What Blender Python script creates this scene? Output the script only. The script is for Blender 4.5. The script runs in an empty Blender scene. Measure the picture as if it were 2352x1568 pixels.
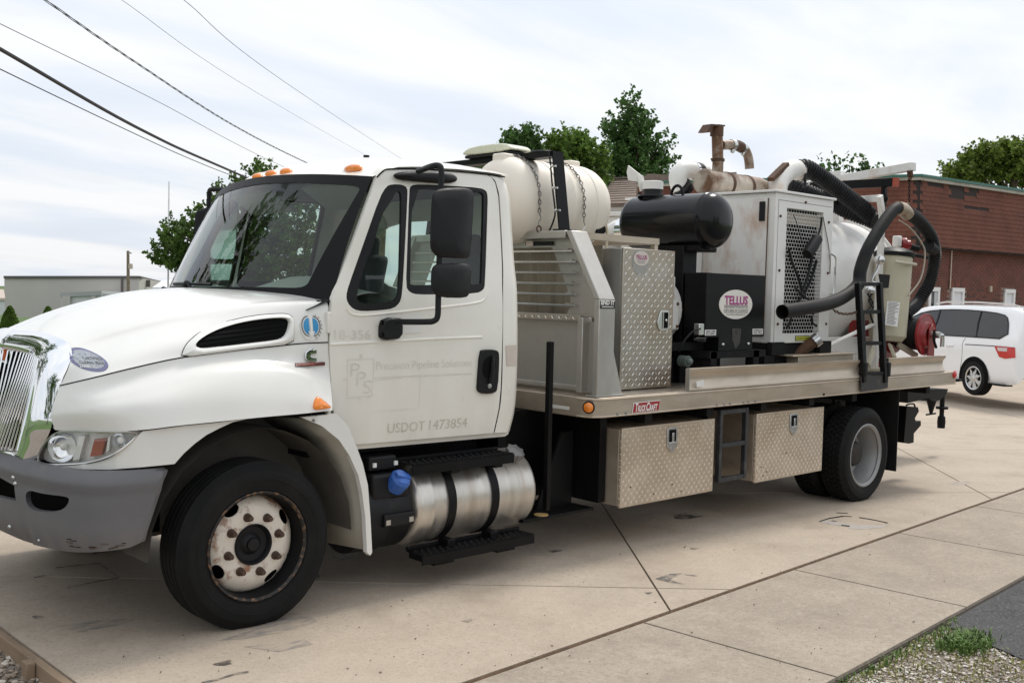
import bpy, bmesh, math, random
from mathutils import Vector, Matrix
from mathutils.geometry import delaunay_2d_cdt
from mathutils.bvhtree import BVHTree
random.seed(7)
R = math.radians
scene = bpy.context.scene

# ------------------------------------------------------------------ camera
YAW, PITCH, ROLL = R(46.5), R(2.75), R(1.5)
FPX, CX, CY = 2420.0, 1176.0, 784.0            # focal length and centre for a 2352 px wide frame
CAM = Vector((-2.82, -4.82, 1.8))
_f = Vector((math.cos(YAW)*math.cos(PITCH), math.sin(YAW)*math.cos(PITCH), -math.sin(PITCH)))
_r = Vector((math.sin(YAW), -math.cos(YAW), 0.0))
_u = _r.cross(_f)
RT = math.cos(ROLL)*_r + math.sin(ROLL)*_u
UP = -math.sin(ROLL)*_r + math.cos(ROLL)*_u
FW = _f
cd = bpy.data.cameras.new('camera'); cam = bpy.data.objects.new('camera', cd)
scene.collection.objects.link(cam)
cam.matrix_world = Matrix(((RT.x, UP.x, -FW.x, CAM.x), (RT.y, UP.y, -FW.y, CAM.y), (RT.z, UP.z, -FW.z, CAM.z), (0, 0, 0, 1)))
cd.sensor_width = 36.0; cd.lens = 36.0*FPX/2352.0
cd.clip_start = 0.1; cd.clip_end = 3000
scene.camera = cam
scene.render.resolution_x, scene.render.resolution_y = 1024, 682

# ------------------------------------------------------------------ sky and sun
SUN_EL, SUN_AZ = R(55), R(9)           # a veiled sun behind the truck, nearly in line with it
w = bpy.data.worlds.new('World'); scene.world = w; w.use_nodes = True
nt = w.node_tree; N = nt.nodes; L = nt.links
N.clear()
out = N.new('ShaderNodeOutputWorld'); bg = N.new('ShaderNodeBackground'); L.new(bg.outputs[0], out.inputs[0])
sky = N.new('ShaderNodeTexSky'); sky.sky_type = 'NISHITA'; sky.sun_disc = False
sky.sun_elevation = SUN_EL; sky.sun_rotation = R(90) - SUN_AZ
sky.air_density = 1.0; sky.dust_density = 2.5
tc = N.new('ShaderNodeTexCoord'); sep = N.new('ShaderNodeSeparateXYZ'); L.new(tc.outputs['Generated'], sep.inputs[0])
def wmath(op, a, b=None, clamp=False):
    n = N.new('ShaderNodeMath'); n.operation = op; n.use_clamp = clamp
    for i, q in enumerate((a, b)):
        if q is None: continue
        if isinstance(q, (int, float)): n.inputs[i].default_value = q
        else: L.new(q, n.inputs[i])
    return n.outputs[0]
zc = wmath('MAXIMUM', sep.outputs[2], 0.0)
dv = wmath('ADD', zc, 0.16)
cx_ = wmath('DIVIDE', sep.outputs[0], dv); cy_ = wmath('DIVIDE', sep.outputs[1], dv)
comb = N.new('ShaderNodeCombineXYZ'); L.new(cx_, comb.inputs[0]); L.new(cy_, comb.inputs[1])
mp = N.new('ShaderNodeMapping'); mp.inputs['Rotation'].default_value = (0, 0, R(-38)); mp.inputs['Scale'].default_value = (0.55, 1.25, 1)
L.new(comb.outputs[0], mp.inputs[0])
n1 = N.new('ShaderNodeTexNoise'); n1.inputs['Scale'].default_value = 1.5; n1.inputs['Detail'].default_value = 7; n1.inputs['Roughness'].default_value = 0.52; n1.inputs['Distortion'].default_value = 0.35
L.new(mp.outputs[0], n1.inputs[0])
r1 = N.new('ShaderNodeMapRange'); r1.inputs[1].default_value = 0.34; r1.inputs[2].default_value = 0.62; r1.inputs[3].default_value = 0.0; r1.inputs[4].default_value = 1.0; r1.interpolation_type = 'SMOOTHSTEP'
L.new(n1.outputs[0], r1.inputs[0])
n2 = N.new('ShaderNodeTexNoise'); n2.inputs['Scale'].default_value = 3.6; n2.inputs['Detail'].default_value = 6; L.new(mp.outputs[0], n2.inputs[0])
# cloud deck: grey-blue underside to white, brightening gently towards the zenith as an overcast sky does
cr = N.new('ShaderNodeMix'); cr.data_type = 'RGBA'
cr.inputs[6].default_value = (6.65, 7.15, 7.95, 1); cr.inputs[7].default_value = (8.2, 8.28, 8.4, 1)
L.new(r1.outputs[0], cr.inputs[0])
mxs = N.new('ShaderNodeMix'); mxs.data_type = 'RGBA'; mxs.inputs[0].default_value = 0.93
thin = wmath('ADD', wmath('MULTIPLY', n2.outputs[0], 0.16), 0.84)
L.new(thin, mxs.inputs[0])
L.new(sky.outputs[0], mxs.inputs[6]); L.new(cr.outputs[2], mxs.inputs[7])
gain = wmath('ADD', wmath('MULTIPLY', zc, 0.30), 0.96)
mulc = N.new('ShaderNodeVectorMath'); mulc.operation = 'SCALE'
L.new(mxs.outputs[2], mulc.inputs[0]); L.new(gain, mulc.inputs['Scale'])
L.new(mulc.outputs[0], bg.inputs[0]); bg.inputs[1].default_value = 0.1

sl = bpy.data.lights.new('sun', 'SUN'); sl.energy = 1.8; sl.angle = R(12); sl.color = (1.0, 0.95, 0.88)
so = bpy.data.objects.new('sun', sl); scene.collection.objects.link(so)
sd = Vector((math.cos(SUN_EL)*math.cos(SUN_AZ), math.cos(SUN_EL)*math.sin(SUN_AZ), math.sin(SUN_EL)))
so.rotation_euler = (-sd).to_track_quat('-Z', 'Y').to_euler(); so.location = (0, 0, 30)
scene.view_settings.view_transform = 'Standard'; scene.view_settings.look = 'None'
scene.view_settings.exposure = 0.32; scene.view_settings.gamma = 1.0; scene.view_settings.use_curve_mapping = False

# ------------------------------------------------------------------ helpers: measured pixel -> place, meshes, objects
def ray(px, py): return FW + (px-CX)/FPX*RT - (py-CY)/FPX*UP
def W(px, py, x=None, y=None, z=None, d=None):
    q = ray(px, py)
    t = (x-CAM.x)/q.x if x is not None else (y-CAM.y)/q.y if y is not None else (z-CAM.z)/q.z if z is not None else d
    return CAM + t*q
SLOPE = 0.011
def zg(x): return -SLOPE*x                      # the driveway falls gently towards the rear of the truck
def G(px, py, dz=0.0):
    q = ray(px, py); t = (dz-CAM.z-SLOPE*CAM.x)/(q.z+SLOPE*q.x); return CAM+t*q
YM = 1.19                                        # truck centre line
def mir(p): return Vector((p[0], 2*YM-p[1], p[2]))

class MB:
    def __init__(s): s.v = []; s.f = []
    def add(s, vs, fs):
        o = len(s.v); s.v += [tuple(p) for p in vs]; s.f += [tuple(i+o for i in q) for q in fs]; return s
    def box(s, x0, x1, y0, y1, z0, z1):
        x0, x1 = sorted((x0, x1)); y0, y1 = sorted((y0, y1)); z0, z1 = sorted((z0, z1))
        return s.add([(x0,y0,z0),(x1,y0,z0),(x1,y1,z0),(x0,y1,z0),(x0,y0,z1),(x1,y0,z1),(x1,y1,z1),(x0,y1,z1)],
                     [(3,2,1,0),(4,5,6,7),(0,1,5,4),(1,2,6,5),(2,3,7,6),(3,0,4,7)])
    def obox(s, c, a, b, d):                     # centre and three half-axis vectors
        c, a, b, d = map(Vector, (c, a, b, d))
        if a.cross(b).dot(d) < 0: a = -a
        vs = [c+i*a+j*b+k*d for k in (-1, 1) for i, j in ((-1,-1),(1,-1),(1,1),(-1,1))]
        return s.add(vs, [(3,2,1,0),(4,5,6,7),(0,1,5,4),(1,2,6,5),(2,3,7,6),(3,0,4,7)])
    def beam(s, p, q, wd, ht, up=(0,0,1)):       # rectangular bar from p to q
        p, q = Vector(p), Vector(q); t = (q-p); l = t.length; t.normalize()
        sd_ = t.cross(Vector(up)); sd_.normalize(); u = sd_.cross(t)
        return s.obox((p+q)/2, t*l/2, sd_*wd/2, u*ht/2)
    def tube(s, pts, r, n=10, closed=False, caps=True):
        pts = [Vector(p) for p in pts]; m = len(pts); rr = r if isinstance(r, (list, tuple)) else [r]*m
        tg = []
        for i in range(m):
            a = pts[(i-1) % m] if closed or i > 0 else pts[i]; b = pts[(i+1) % m] if closed or i < m-1 else pts[i]
            d = (b-a); d.normalize(); tg.append(d)
        nrm = tg[0].orthogonal().normalized(); rings = []
        for i in range(m):
            if i:
                nrm = nrm - tg[i]*nrm.dot(tg[i])
                if nrm.length < 1e-6: nrm = tg[i].orthogonal()
                nrm.normalize()
            b = tg[i].cross(nrm)
            rings.append([pts[i]+rr[i]*(math.cos(2*math.pi*k/n)*nrm+math.sin(2*math.pi*k/n)*b) for k in range(n)])
        vs = [p for q in rings for p in q]; fs = []
        for i in range(m if closed else m-1):
            j = (i+1) % m
            for k in range(n):
                k2 = (k+1) % n; fs.append((i*n+k, i*n+k2, j*n+k2, j*n+k))
        if caps and not closed:
            fs.append(tuple(reversed(range(n)))); fs.append(tuple((m-1)*n+k for k in range(n)))
        return s.add(vs, fs)
    def lathe(s, o, ax, prof, n=32):             # prof: (distance along the axis, radius)
        o, ax = Vector(o), Vector(ax).normalized(); a = ax.orthogonal().normalized(); b = ax.cross(a)
        vs, fs = [], []; m = len(prof)
        for t, r in prof:
            for k in range(n):
                q = 2*math.pi*k/n; vs.append(o+ax*t+(a*math.cos(q)+b*math.sin(q))*max(r, 1e-5))
        for i in range(m-1):
            for k in range(n):
                k2 = (k+1) % n; fs.append((i*n+k, i*n+k2, (i+1)*n+k2, (i+1)*n+k))
        return s.add(vs, fs)
    def cyl(s, p, q, r, n=16, r2=None):
        return s.tube([p, q], [r, r if r2 is None else r2], n)
    def prism(s, poly, vec):
        poly = [Vector(p) for p in poly]; vec = Vector(vec); n = len(poly)
        nn = Vector((0, 0, 0))
        for i in range(n): nn += poly[i].cross(poly[(i+1) % n])
        if nn.dot(vec) > 0: poly.reverse()
        vs = poly+[p+vec for p in poly]
        fs = [tuple(range(n)), tuple(reversed(range(n, 2*n)))]+[(i, i+n, (i+1) % n+n, (i+1) % n) for i in range(n)]
        return s.add(vs, fs)
    def grid(s, rows):                           # rows of points
        n = len(rows[0]); vs = [p for q in rows for p in q]
        fs = [(i*n+k, i*n+k+1, (i+1)*n+k+1, (i+1)*n+k) for i in range(len(rows)-1) for k in range(n-1)]
        return s.add(vs, fs)
    def ball(s, c, rx, ry=None, rz=None, n=16, m=10):
        c = Vector(c); ry = ry or rx; rz = rz or rx; rows = []
        for i in range(m+1):
            t = math.pi*i/m
            rows.append([c+Vector((rx*math.sin(t)*math.cos(2*math.pi*k/n), ry*math.sin(t)*math.sin(2*math.pi*k/n), rz*math.cos(t))) for k in range(n+1)])
        return s.grid(rows)

def new_obj(name, mesh, parent=None):
    o = bpy.data.objects.new(name, mesh); scene.collection.objects.link(o)
    if parent is not None:
        o.parent = parent
        if parent.type == 'EMPTY': o.matrix_parent_inverse = Matrix.Translation(-parent.location)
    return o
def part(name, mb, mat, parent=None, smooth=35, bevel=0, seg=2, label=None, kind=None, weld=False, fix=False, solid=None):
    me = bpy.data.meshes.new(name); me.from_pydata(mb.v, [], mb.f); me.update()
    if weld or fix:
        b = bmesh.new(); b.from_mesh(me)
        if weld: bmesh.ops.remove_doubles(b, verts=b.verts, dist=1e-4)
        if fix: bmesh.ops.recalc_face_normals(b, faces=b.faces)
        b.to_mesh(me); b.free()
    me.materials.append(mat)
    if smooth:
        me.polygons.foreach_set('use_smooth', [True]*len(me.polygons)); me.set_sharp_from_angle(angle=R(smooth))
    o = new_obj(name, me, parent)
    if solid:
        m = o.modifiers.new('thick', 'SOLIDIFY'); m.thickness = solid; m.offset = 0
    if bevel:
        m = o.modifiers.new('bevel', 'BEVEL'); m.width = bevel; m.segments = seg; m.limit_method = 'ANGLE'; m.angle_limit = R(40); m.harden_normals = False
    if label: o['label'] = label
    if kind: o['kind'] = kind
    return o
def thing(name, label, cat, loc, group=None):
    o = bpy.data.objects.new(name, None); scene.collection.objects.link(o); o.location = loc; o.empty_display_size = 0.3
    o['label'] = label; o['category'] = cat
    if group: o['group'] = group
    return o
def tag(o, label, cat, group=None):
    o['label'] = label; o['category'] = cat
    if group: o['group'] = group
    return o
def struct(o): o['kind'] = 'structure'; return o

def inpoly(x, y, P):
    c = False; j = len(P)-1
    for i in range(len(P)):
        if (P[i][1] > y) != (P[j][1] > y) and x < (P[j][0]-P[i][0])*(y-P[i][1])/(P[j][1]-P[i][1])+P[i][0]: c = not c
        j = i
    return c
def smoothpoly(P, it=2, closed=True):
    for _ in range(it):
        Q = []; n = len(P)
        for i in range(n if closed else n-1):
            a, b = Vector(P[i]), Vector(P[(i+1) % n]); Q += [a*.75+b*.25, a*.25+b*.75]
        if not closed: Q = [Vector(P[0])]+Q[1:-1]+[Vector(P[-1])]
        P = Q
    return P
def roundpoly(P, r, n=5):
    P = [Vector(p) for p in P]; o = []; m = len(P)
    for i in range(m):
        a, b, c = P[i-1], P[i], P[(i+1) % m]; k = min(r, (a-b).length*.45, (c-b).length*.45); p, q = b+(a-b).normalized()*k, b+(c-b).normalized()*k
        o += [p*(1-t)**2+b*2*t*(1-t)+q*t*t for t in [j/n for j in range(n+1)]]
    return o
def panel(outline, holes, mapf, step, thick=None):
    """flat outline with holes in (a, b), bent to 3-D by mapf; thick = offset vector for the back"""
    O = [(p[0], p[1]) for p in outline]; H = [[(p[0], p[1]) for p in h] for h in holes]
    pts, edges = [], []
    for loop in [O]+H:
        dense = []
        for i in range(len(loop)):
            a, b = loop[i], loop[(i+1) % len(loop)]; k = max(1, int(math.dist(a, b)/step))
            dense += [(a[0]+(b[0]-a[0])*j/k, a[1]+(b[1]-a[1])*j/k) for j in range(k)]
        o = len(pts); n = len(dense); pts += dense; edges += [(o+i, o+(i+1) % n) for i in range(n)]
    nb = len(pts)
    x0 = min(p[0] for p in O); x1 = max(p[0] for p in O); y0 = min(p[1] for p in O); y1 = max(p[1] for p in O)
    nx = max(1, int((x1-x0)/step)); ny = max(1, int((y1-y0)/step)); bd = pts[:nb]
    for i in range(1, nx):
        for j in range(1, ny):
            x, y = x0+(x1-x0)*i/nx, y0+(y1-y0)*j/ny
            if inpoly(x, y, O) and not any(inpoly(x, y, h) for h in H) and all((x-p[0])**2+(y-p[1])**2 > (0.45*step)**2 for p in bd): pts.append((x, y))
    r = delaunay_2d_cdt([Vector(p) for p in pts], edges, [], 0, 1e-6)
    V = r[0]; F = []
    for f in r[2]:
        cx = sum(V[i].x for i in f)/len(f); cy = sum(V[i].y for i in f)/len(f)
        if inpoly(cx, cy, O) and not any(inpoly(cx, cy, h) for h in H): F.append(tuple(f))
    mb = MB(); P3 = [Vector(mapf(p.x, p.y)) for p in V]
    mb.add(P3, F)
    if thick is not None:
        t = Vector(thick); n = len(P3); cnt = {}
        for f in F:
            for i in range(len(f)): cnt[(f[i], f[(i+1) % len(f)])] = 1
        side = [(a, a+n, b+n, b) for (a, b) in cnt if (b, a) not in cnt]
        mb.v += [tuple(p+t) for p in P3]
        mb.f += [tuple(i+n for i in reversed(f)) for f in F]+side
    return mb
def cr1(p0, p1, p2, p3, t):
    return 0.5*((2*p1)+(p2-p0)*t+(2*p0-5*p1+4*p2-p3)*t*t+(3*p1-p0-3*p2+p3)*t**3)
def crline(P, k):
    P = [Vector(p) for p in P]; o = []; n = len(P)
    for i in range(n-1):
        a = P[i-1] if i else 2*P[0]-P[1]; d = P[i+2] if i+2 < n else 2*P[-1]-P[-2]
        o += [cr1(a, P[i], P[i+1], d, j/k) for j in range(k)]
    return o+[P[-1]]
def crpatch(rows, ku, kv):                       # interpolating surface through rows of control points
    fine = [crline(r, ku) for r in rows]; cols = list(zip(*fine))
    cols = [crline(c, kv) for c in cols]
    return [list(r) for r in zip(*cols)]
def mirror_mb(mb):
    m = MB(); m.v = [(p[0], 2*YM-p[1], p[2]) for p in mb.v]; m.f = [tuple(reversed(f)) for f in mb.f]; return m
def text_mb(txt, mapf, w=None, h=None, bold=0.0, shear=0.0, space=1.0):
    """lettering laid out in a unit frame: width w, cap height h, then placed by mapf(a, b)"""
    c = bpy.data.curves.new('t', 'FONT'); c.body = txt; c.size = 1; c.offset = bold; c.shear = shear; c.space_character = space; c.resolution_u = 3
    o = bpy.data.objects.new('t', c); scene.collection.objects.link(o)
    dg = bpy.context.evaluated_depsgraph_get(); me = bpy.data.meshes.new_from_object(o.evaluated_get(dg))
    xs = [v.co.x for v in me.vertices]; ys = [v.co.y for v in me.vertices]
    x0, x1, y0, y1 = min(xs), max(xs), min(ys), max(ys)
    mb = MB(); sx = (w/(x1-x0)) if w else h/(y1-y0); sy = (h/(y1-y0)) if h else sx
    mb.add([mapf((v.co.x-x0)*sx, (v.co.y-y0)*sy) for v in me.vertices], [tuple(p.vertices) for p in me.polygons])
    bpy.data.objects.remove(o); bpy.data.curves.remove(c); bpy.data.meshes.remove(me)
    return mb
def ellipse(cx, cy, a, b, n=28): return [(cx+a*math.cos(2*math.pi*i/n), cy+b*math.sin(2*math.pi*i/n)) for i in range(n)]

# ------------------------------------------------------------------ materials
def mat(name, col, rough=0.5, metal=0.0, coat=0.0, var=0.0, vscale=3.0, dirt=None, damt=0.0, dscale=2.0, dlo=0.5, dhi=0.7, bump=0.0, bscale=60.0,
        rvar=0.0, emis=None, stretch=None, sub=0.0, spec=0.5, bdist=0.005, detail=5):
    m = bpy.data.materials.new(name); m.use_nodes = True; t = m.node_tree; n = t.nodes; l = t.links
    p = n['Principled BSDF']
    p.inputs['Base Color'].default_value = (*col, 1); p.inputs['Roughness'].default_value = rough; p.inputs['Metallic'].default_value = metal
    p.inputs['Coat Weight'].default_value = coat; p.inputs['Coat Roughness'].default_value = 0.06; p.inputs['Specular IOR Level'].default_value = spec
    if sub: p.inputs['Subsurface Weight'].default_value = sub; p.inputs['Subsurface Radius'].default_value = (0.05, 0.04, 0.03)
    tc = n.new('ShaderNodeTexCoord'); src = tc.outputs['Object']
    if stretch:
        mp = n.new('ShaderNodeMapping'); mp.inputs['Scale'].default_value = stretch; l.new(src, mp.inputs[0]); src = mp.outputs[0]
    cur = None
    def noise(sc, det=detail, rg=0.6):
        q = n.new('ShaderNodeTexNoise'); q.inputs['Scale'].default_value = sc; q.inputs['Detail'].default_value = det; q.inputs['Roughness'].default_value = rg; l.new(src, q.inputs[0]); return q.outputs[0]
    def rng(s, a, b, c, d):
        q = n.new('ShaderNodeMapRange'); q.inputs[1].default_value = a; q.inputs[2].default_value = b; q.inputs[3].default_value = c; q.inputs[4].default_value = d; l.new(s, q.inputs[0]); return q.outputs[0]
    if var:
        q = n.new('ShaderNodeMix'); q.data_type = 'RGBA'
        q.inputs[6].default_value = (*[c*(1-var) for c in col], 1); q.inputs[7].default_value = (*[min(1, c*(1+var)) for c in col], 1)
        l.new(rng(noise(vscale), .3, .7, 0, 1), q.inputs[0]); cur = q.outputs[2]
    if dirt:
        q = n.new('ShaderNodeMix'); q.data_type = 'RGBA'; q.inputs[7].default_value = (*dirt, 1)
        if cur: l.new(cur, q.inputs[6])
        else: q.inputs[6].default_value = (*col, 1)
        l.new(rng(noise(dscale, 8, .65), dlo, dhi, 0, damt), q.inputs[0]); cur = q.outputs[2]
    if cur: l.new(cur, p.inputs['Base Color'])
    if rvar: l.new(rng(noise(vscale*2.3), .3, .7, max(0, rough-rvar), min(1, rough+rvar)), p.inputs['Roughness'])
    if bump:
        q = n.new('ShaderNodeBump'); q.inputs['Strength'].default_value = bump; q.inputs['Distance'].default_value = bdist
        l.new(noise(bscale, 4), q.inputs['Height']); l.new(q.outputs[0], p.inputs['Normal'])
    if emis: p.inputs['Emission Color'].default_value = (*emis, 1); p.inputs['Emission Strength'].default_value = 1
    return m
def glass(name, tint, gloss=0.9, base=0.03):
    m = bpy.data.materials.new(name); m.use_nodes = True; t = m.node_tree; n = t.nodes; l = t.links; n.clear()
    o = n.new('ShaderNodeOutputMaterial'); mx = n.new('ShaderNodeMixShader'); tr = n.new('ShaderNodeBsdfTransparent'); gl = n.new('ShaderNodeBsdfGlossy')
    tr.inputs[0].default_value = (*tint, 1); gl.inputs['Roughness'].default_value = 0.015; gl.inputs[0].default_value = (gloss,)*3+(1,)
    fr = n.new('ShaderNodeLayerWeight'); fr.inputs[0].default_value = 0.5
    pw = n.new('ShaderNodeMath'); pw.operation = 'POWER'; pw.inputs[1].default_value = 5.0; l.new(fr.outputs['Facing'], pw.inputs[0])
    ad = n.new('ShaderNodeMath'); ad.operation = 'MULTIPLY_ADD'; ad.inputs[1].default_value = .92; ad.inputs[2].default_value = .045+base; l.new(pw.outputs[0], ad.inputs[0])
    l.new(ad.outputs[0], mx.inputs[0]); l.new(tr.outputs[0], mx.inputs[1]); l.new(gl.outputs[0], mx.inputs[2]); l.new(mx.outputs[0], o.inputs[0])
    return m
M = {}
M['white'] = mat('white_paint', (.82,.795,.725), .32, coat=.45, var=.03, vscale=2.5, dirt=(.60,.56,.48), damt=.30, dscale=1.6, dlo=.5, dhi=.78, rvar=.06)
M['hoodw'] = mat('white_hood_paint', (.76,.748,.705), .25, coat=.6, var=.02, vscale=2, dirt=(.66,.63,.56), damt=.18, dscale=2.2, dlo=.55, dhi=.8)
M['equipw'] = mat('white_equipment_paint', (.76,.74,.70), .38, coat=.2, var=.05, vscale=3, dirt=(.42,.33,.24), damt=.5, dscale=2.4, dlo=.6, dhi=.82)
M['rustw'] = mat('rusting_white_paint', (.76,.74,.70), .45, var=.05, vscale=4, dirt=(.42,.19,.055), damt=.82, dscale=3.1, dlo=.49, dhi=.73, stretch=(1,1,.55))
M['black'] = mat('black_plastic', (.009,.009,.010), .5, var=.15, vscale=5, bump=.08, bscale=180, rvar=.08, spec=.28)
M['rubber'] = mat('tyre_rubber', (.0085,.0085,.0085), .75, var=.25, vscale=7, dirt=(.022,.020,.018), damt=.5, dscale=3, bump=.15, bscale=90, spec=.2)
M['blackpaint'] = mat('black_paint', (.005,.005,.0055), .46, var=.2, vscale=6, dirt=(.034,.028,.022), damt=.35, dscale=3.5, dlo=.55, dhi=.75, spec=.17)
M['chassis'] = mat('chassis_black', (.007,.007,.0075), .7, var=.3, vscale=5, dirt=(.022,.019,.017), damt=.6, dscale=3, spec=.2)
M['gloss'] = mat('black_gloss', (.005,.005,.006), .17, dirt=(.03,.028,.025), damt=.3, dscale=4, dlo=.5, dhi=.8, rvar=.06, spec=.30)
M['chrome'] = mat('chrome', (.86,.87,.88), .06, 1.0, var=.03)
M['steel'] = mat('bright_steel', (.62,.62,.61), .28, 1.0, var=.1, vscale=8)
M['alu'] = mat('aluminium', (.52,.445,.355), .42, .55, var=.12, vscale=3, dirt=(.28,.205,.13), damt=.55, dscale=1.7, dlo=.45, dhi=.72, bump=.06, bscale=120, rvar=.1, stretch=(.6,1,2.2))  # base colour also holds the tan ground mirrored in the metal
M['alug'] = mat('grey_aluminium', (.50,.485,.455), .40, .68, var=.10, vscale=3, dirt=(.30,.26,.21), damt=.5, dscale=1.7, dlo=.45, dhi=.72, bump=.06, bscale=120, rvar=.1, stretch=(1,1,.5))
M['tread'] = mat('tread_plate', (.46,.43,.385), .36, .75, var=.10, vscale=4, dirt=(.30,.215,.13), damt=.7, dscale=1.3, dlo=.45, dhi=.7, rvar=.1)
M['lug'] = mat('tread_plate_lug', (.66,.63,.57), .26, .8, var=.05)
M['treadtan'] = mat('dirty_tread_plate', (.56,.475,.375), .42, .5, var=.10, vscale=4, dirt=(.37,.265,.16), damt=.7, dscale=1.3, dlo=.42, dhi=.7, rvar=.1)
M['lugtan'] = mat('dirty_tread_lug', (.62,.535,.43), .30, .6, var=.08)
M['brushed'] = mat('brushed_tank_aluminium', (.63,.60,.55), .36, .85, var=.10, vscale=2.0, dirt=(.42,.33,.23), damt=.5, dscale=1.5, rvar=.1, stretch=(8,1,1))
M['poly'] = mat('cream_polyethylene', (.81,.745,.645), .48, var=.03, vscale=2, dirt=(.50,.36,.22), damt=.4, dscale=2.0, dlo=.58, dhi=.85, sub=.15)
M['bumper'] = mat('grey_bumper_plastic', (.125,.122,.127), .45, var=.06, vscale=4, dirt=(.30,.26,.22), damt=.3, dscale=3, dlo=.6, dhi=.8, bump=.06, bscale=150)
M['amber'] = mat('amber_lens', (.85,.24,.02), .15, coat=.6, var=.1, vscale=20)
M['red'] = mat('red_lens', (.55,.02,.015), .18, coat=.5)
M['redpaint'] = mat('red_reel_paint', (.27,.012,.014), .4, coat=.2, var=.12, vscale=5, dirt=(.10,.03,.025), damt=.5, dscale=4)
M['tan'] = mat('tan_canister_paint', (.50,.46,.34), .45, var=.06, vscale=3, dirt=(.27,.21,.13), damt=.5, dscale=3, dlo=.5, dhi=.75)
M['exhaust'] = mat('rusty_exhaust', (.46,.40,.33), .5, .25, var=.12, vscale=4, dirt=(.13,.055,.02), damt=.95, dscale=3.2, dlo=.42, dhi=.6)
M['rust'] = mat('dark_rust', (.09,.045,.022), .75, .1, var=.4, vscale=9)
M['wheelw'] = mat('rusty_white_wheel', (.70,.635,.545), .45, var=.08, vscale=6, dirt=(.26,.10,.035), damt=.9, dscale=11, dlo=.53, dhi=.66)
M['wheelg'] = mat('grey_wheel_steel', (.26,.26,.255), .42, .3, var=.08, vscale=5, dirt=(.2,.17,.13), damt=.5, dscale=3)
M['lug_nut'] = mat('rusty_nut', (.075,.042,.028), .65, .2, var=.3, vscale=30)
M['hose'] = mat('black_hose', (.011,.011,.012), .55, var=.25, vscale=8, dirt=(.035,.032,.03), damt=.5, dscale=4, spec=.3)
M['hosegrey'] = mat('weathered_grey_hose', (.010,.0098,.0095), .6, var=.2, vscale=8, dirt=(.030,.027,.024), damt=.5, dscale=5, spec=.2)
M['capgrey'] = mat('dull_cap_metal', (.20,.195,.19), .5, .5, var=.15, vscale=14)
M['frit'] = mat('black_glass_edge', (.006,.006,.0065), .45, spec=.14)
M['seam'] = mat('dark_gap', (.006,.006,.006), .85, spec=.1)
M['glass'] = glass('cab_glass', (.70,.80,.75), .95, .0)
M['glassd'] = glass('tinted_glass', (.10,.12,.12), .9, .04)
M['lens'] = glass('lamp_lens', (.97,.97,.96), .9, .02)
M['dash'] = mat('grey_dash', (.28,.29,.26), .6, var=.05)
M['seat'] = mat('grey_cloth', (.085,.088,.09), .9, var=.1, vscale=12)
M['label'] = mat('white_label', (.74,.73,.70), .5, var=.03)
M['ghost'] = mat('adhesive_residue', (.68,.65,.58), .55, var=.10, vscale=18)
M['tanpatch'] = mat('faded_tan_patch', (.60,.53,.46), .6, var=.08, vscale=14)
M['ink'] = mat('black_ink', (.02,.02,.02), .6)
M['blue'] = mat('blue_cap', (.035,.12,.42), .45, var=.1, vscale=9, dirt=(.12,.16,.25), damt=.4, dscale=7)
M['bluedecal'] = mat('blue_decal', (.03,.26,.52), .4)
M['purple'] = mat('magenta_print', (.36,.03,.20), .45)
M['ylabel'] = mat('yellow_green_label', (.52,.52,.05), .5)
M['redplate'] = mat('red_name_plate', (.33,.014,.018), .35, coat=.3)

def add_film(m, col, z0, z1, amt, sc=(.5,.5,.12)):
    """road film: thin dirt that thickens towards the bottom of a vehicle, broken up by streaky noise"""
    t = m.node_tree; n = t.nodes; l = t.links; p = n['Principled BSDF']; src = p.inputs['Base Color'].links[0].from_socket
    tcn = [k for k in n if k.type == 'TEX_COORD'][0]; sp_ = n.new('ShaderNodeSeparateXYZ'); l.new(tcn.outputs['Object'], sp_.inputs[0])
    a = n.new('ShaderNodeMapRange'); a.inputs[1].default_value = z0; a.inputs[2].default_value = z1; a.inputs[3].default_value = amt; a.inputs[4].default_value = 0; l.new(sp_.outputs[2], a.inputs[0])
    mp_ = n.new('ShaderNodeMapping'); mp_.inputs['Scale'].default_value = sc; l.new(tcn.outputs['Object'], mp_.inputs[0])
    q = n.new('ShaderNodeTexNoise'); q.inputs['Scale'].default_value = 14; q.inputs['Detail'].default_value = 6; l.new(mp_.outputs[0], q.inputs[0])
    r_ = n.new('ShaderNodeMapRange'); r_.inputs[1].default_value = .35; r_.inputs[2].default_value = .7; r_.inputs[3].default_value = .25; r_.inputs[4].default_value = 1; l.new(q.outputs[0], r_.inputs[0])
    mu = n.new('ShaderNodeMath'); mu.operation = 'MULTIPLY'; l.new(a.outputs[0], mu.inputs[0]); l.new(r_.outputs[0], mu.inputs[1])
    x = n.new('ShaderNodeMix'); x.data_type = 'RGBA'; x.inputs[7].default_value = (*col, 1); l.new(mu.outputs[0], x.inputs[0]); l.new(src, x.inputs[6]); l.new(x.outputs[2], p.inputs['Base Color'])
add_film(M['white'], (.50,.44,.35), .85, 1.7, .28)
add_film(M['bumper'], (.24,.205,.17), .45, .68, .5, (1,1,.5))

# ================================================================== THE TRUCK
truck = thing('flatbed_truck', 'white single-cab flatbed truck with chrome grille and grey bumper on the driveway', 'truck', (2.6, YM, zg(2.6)))

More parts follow.
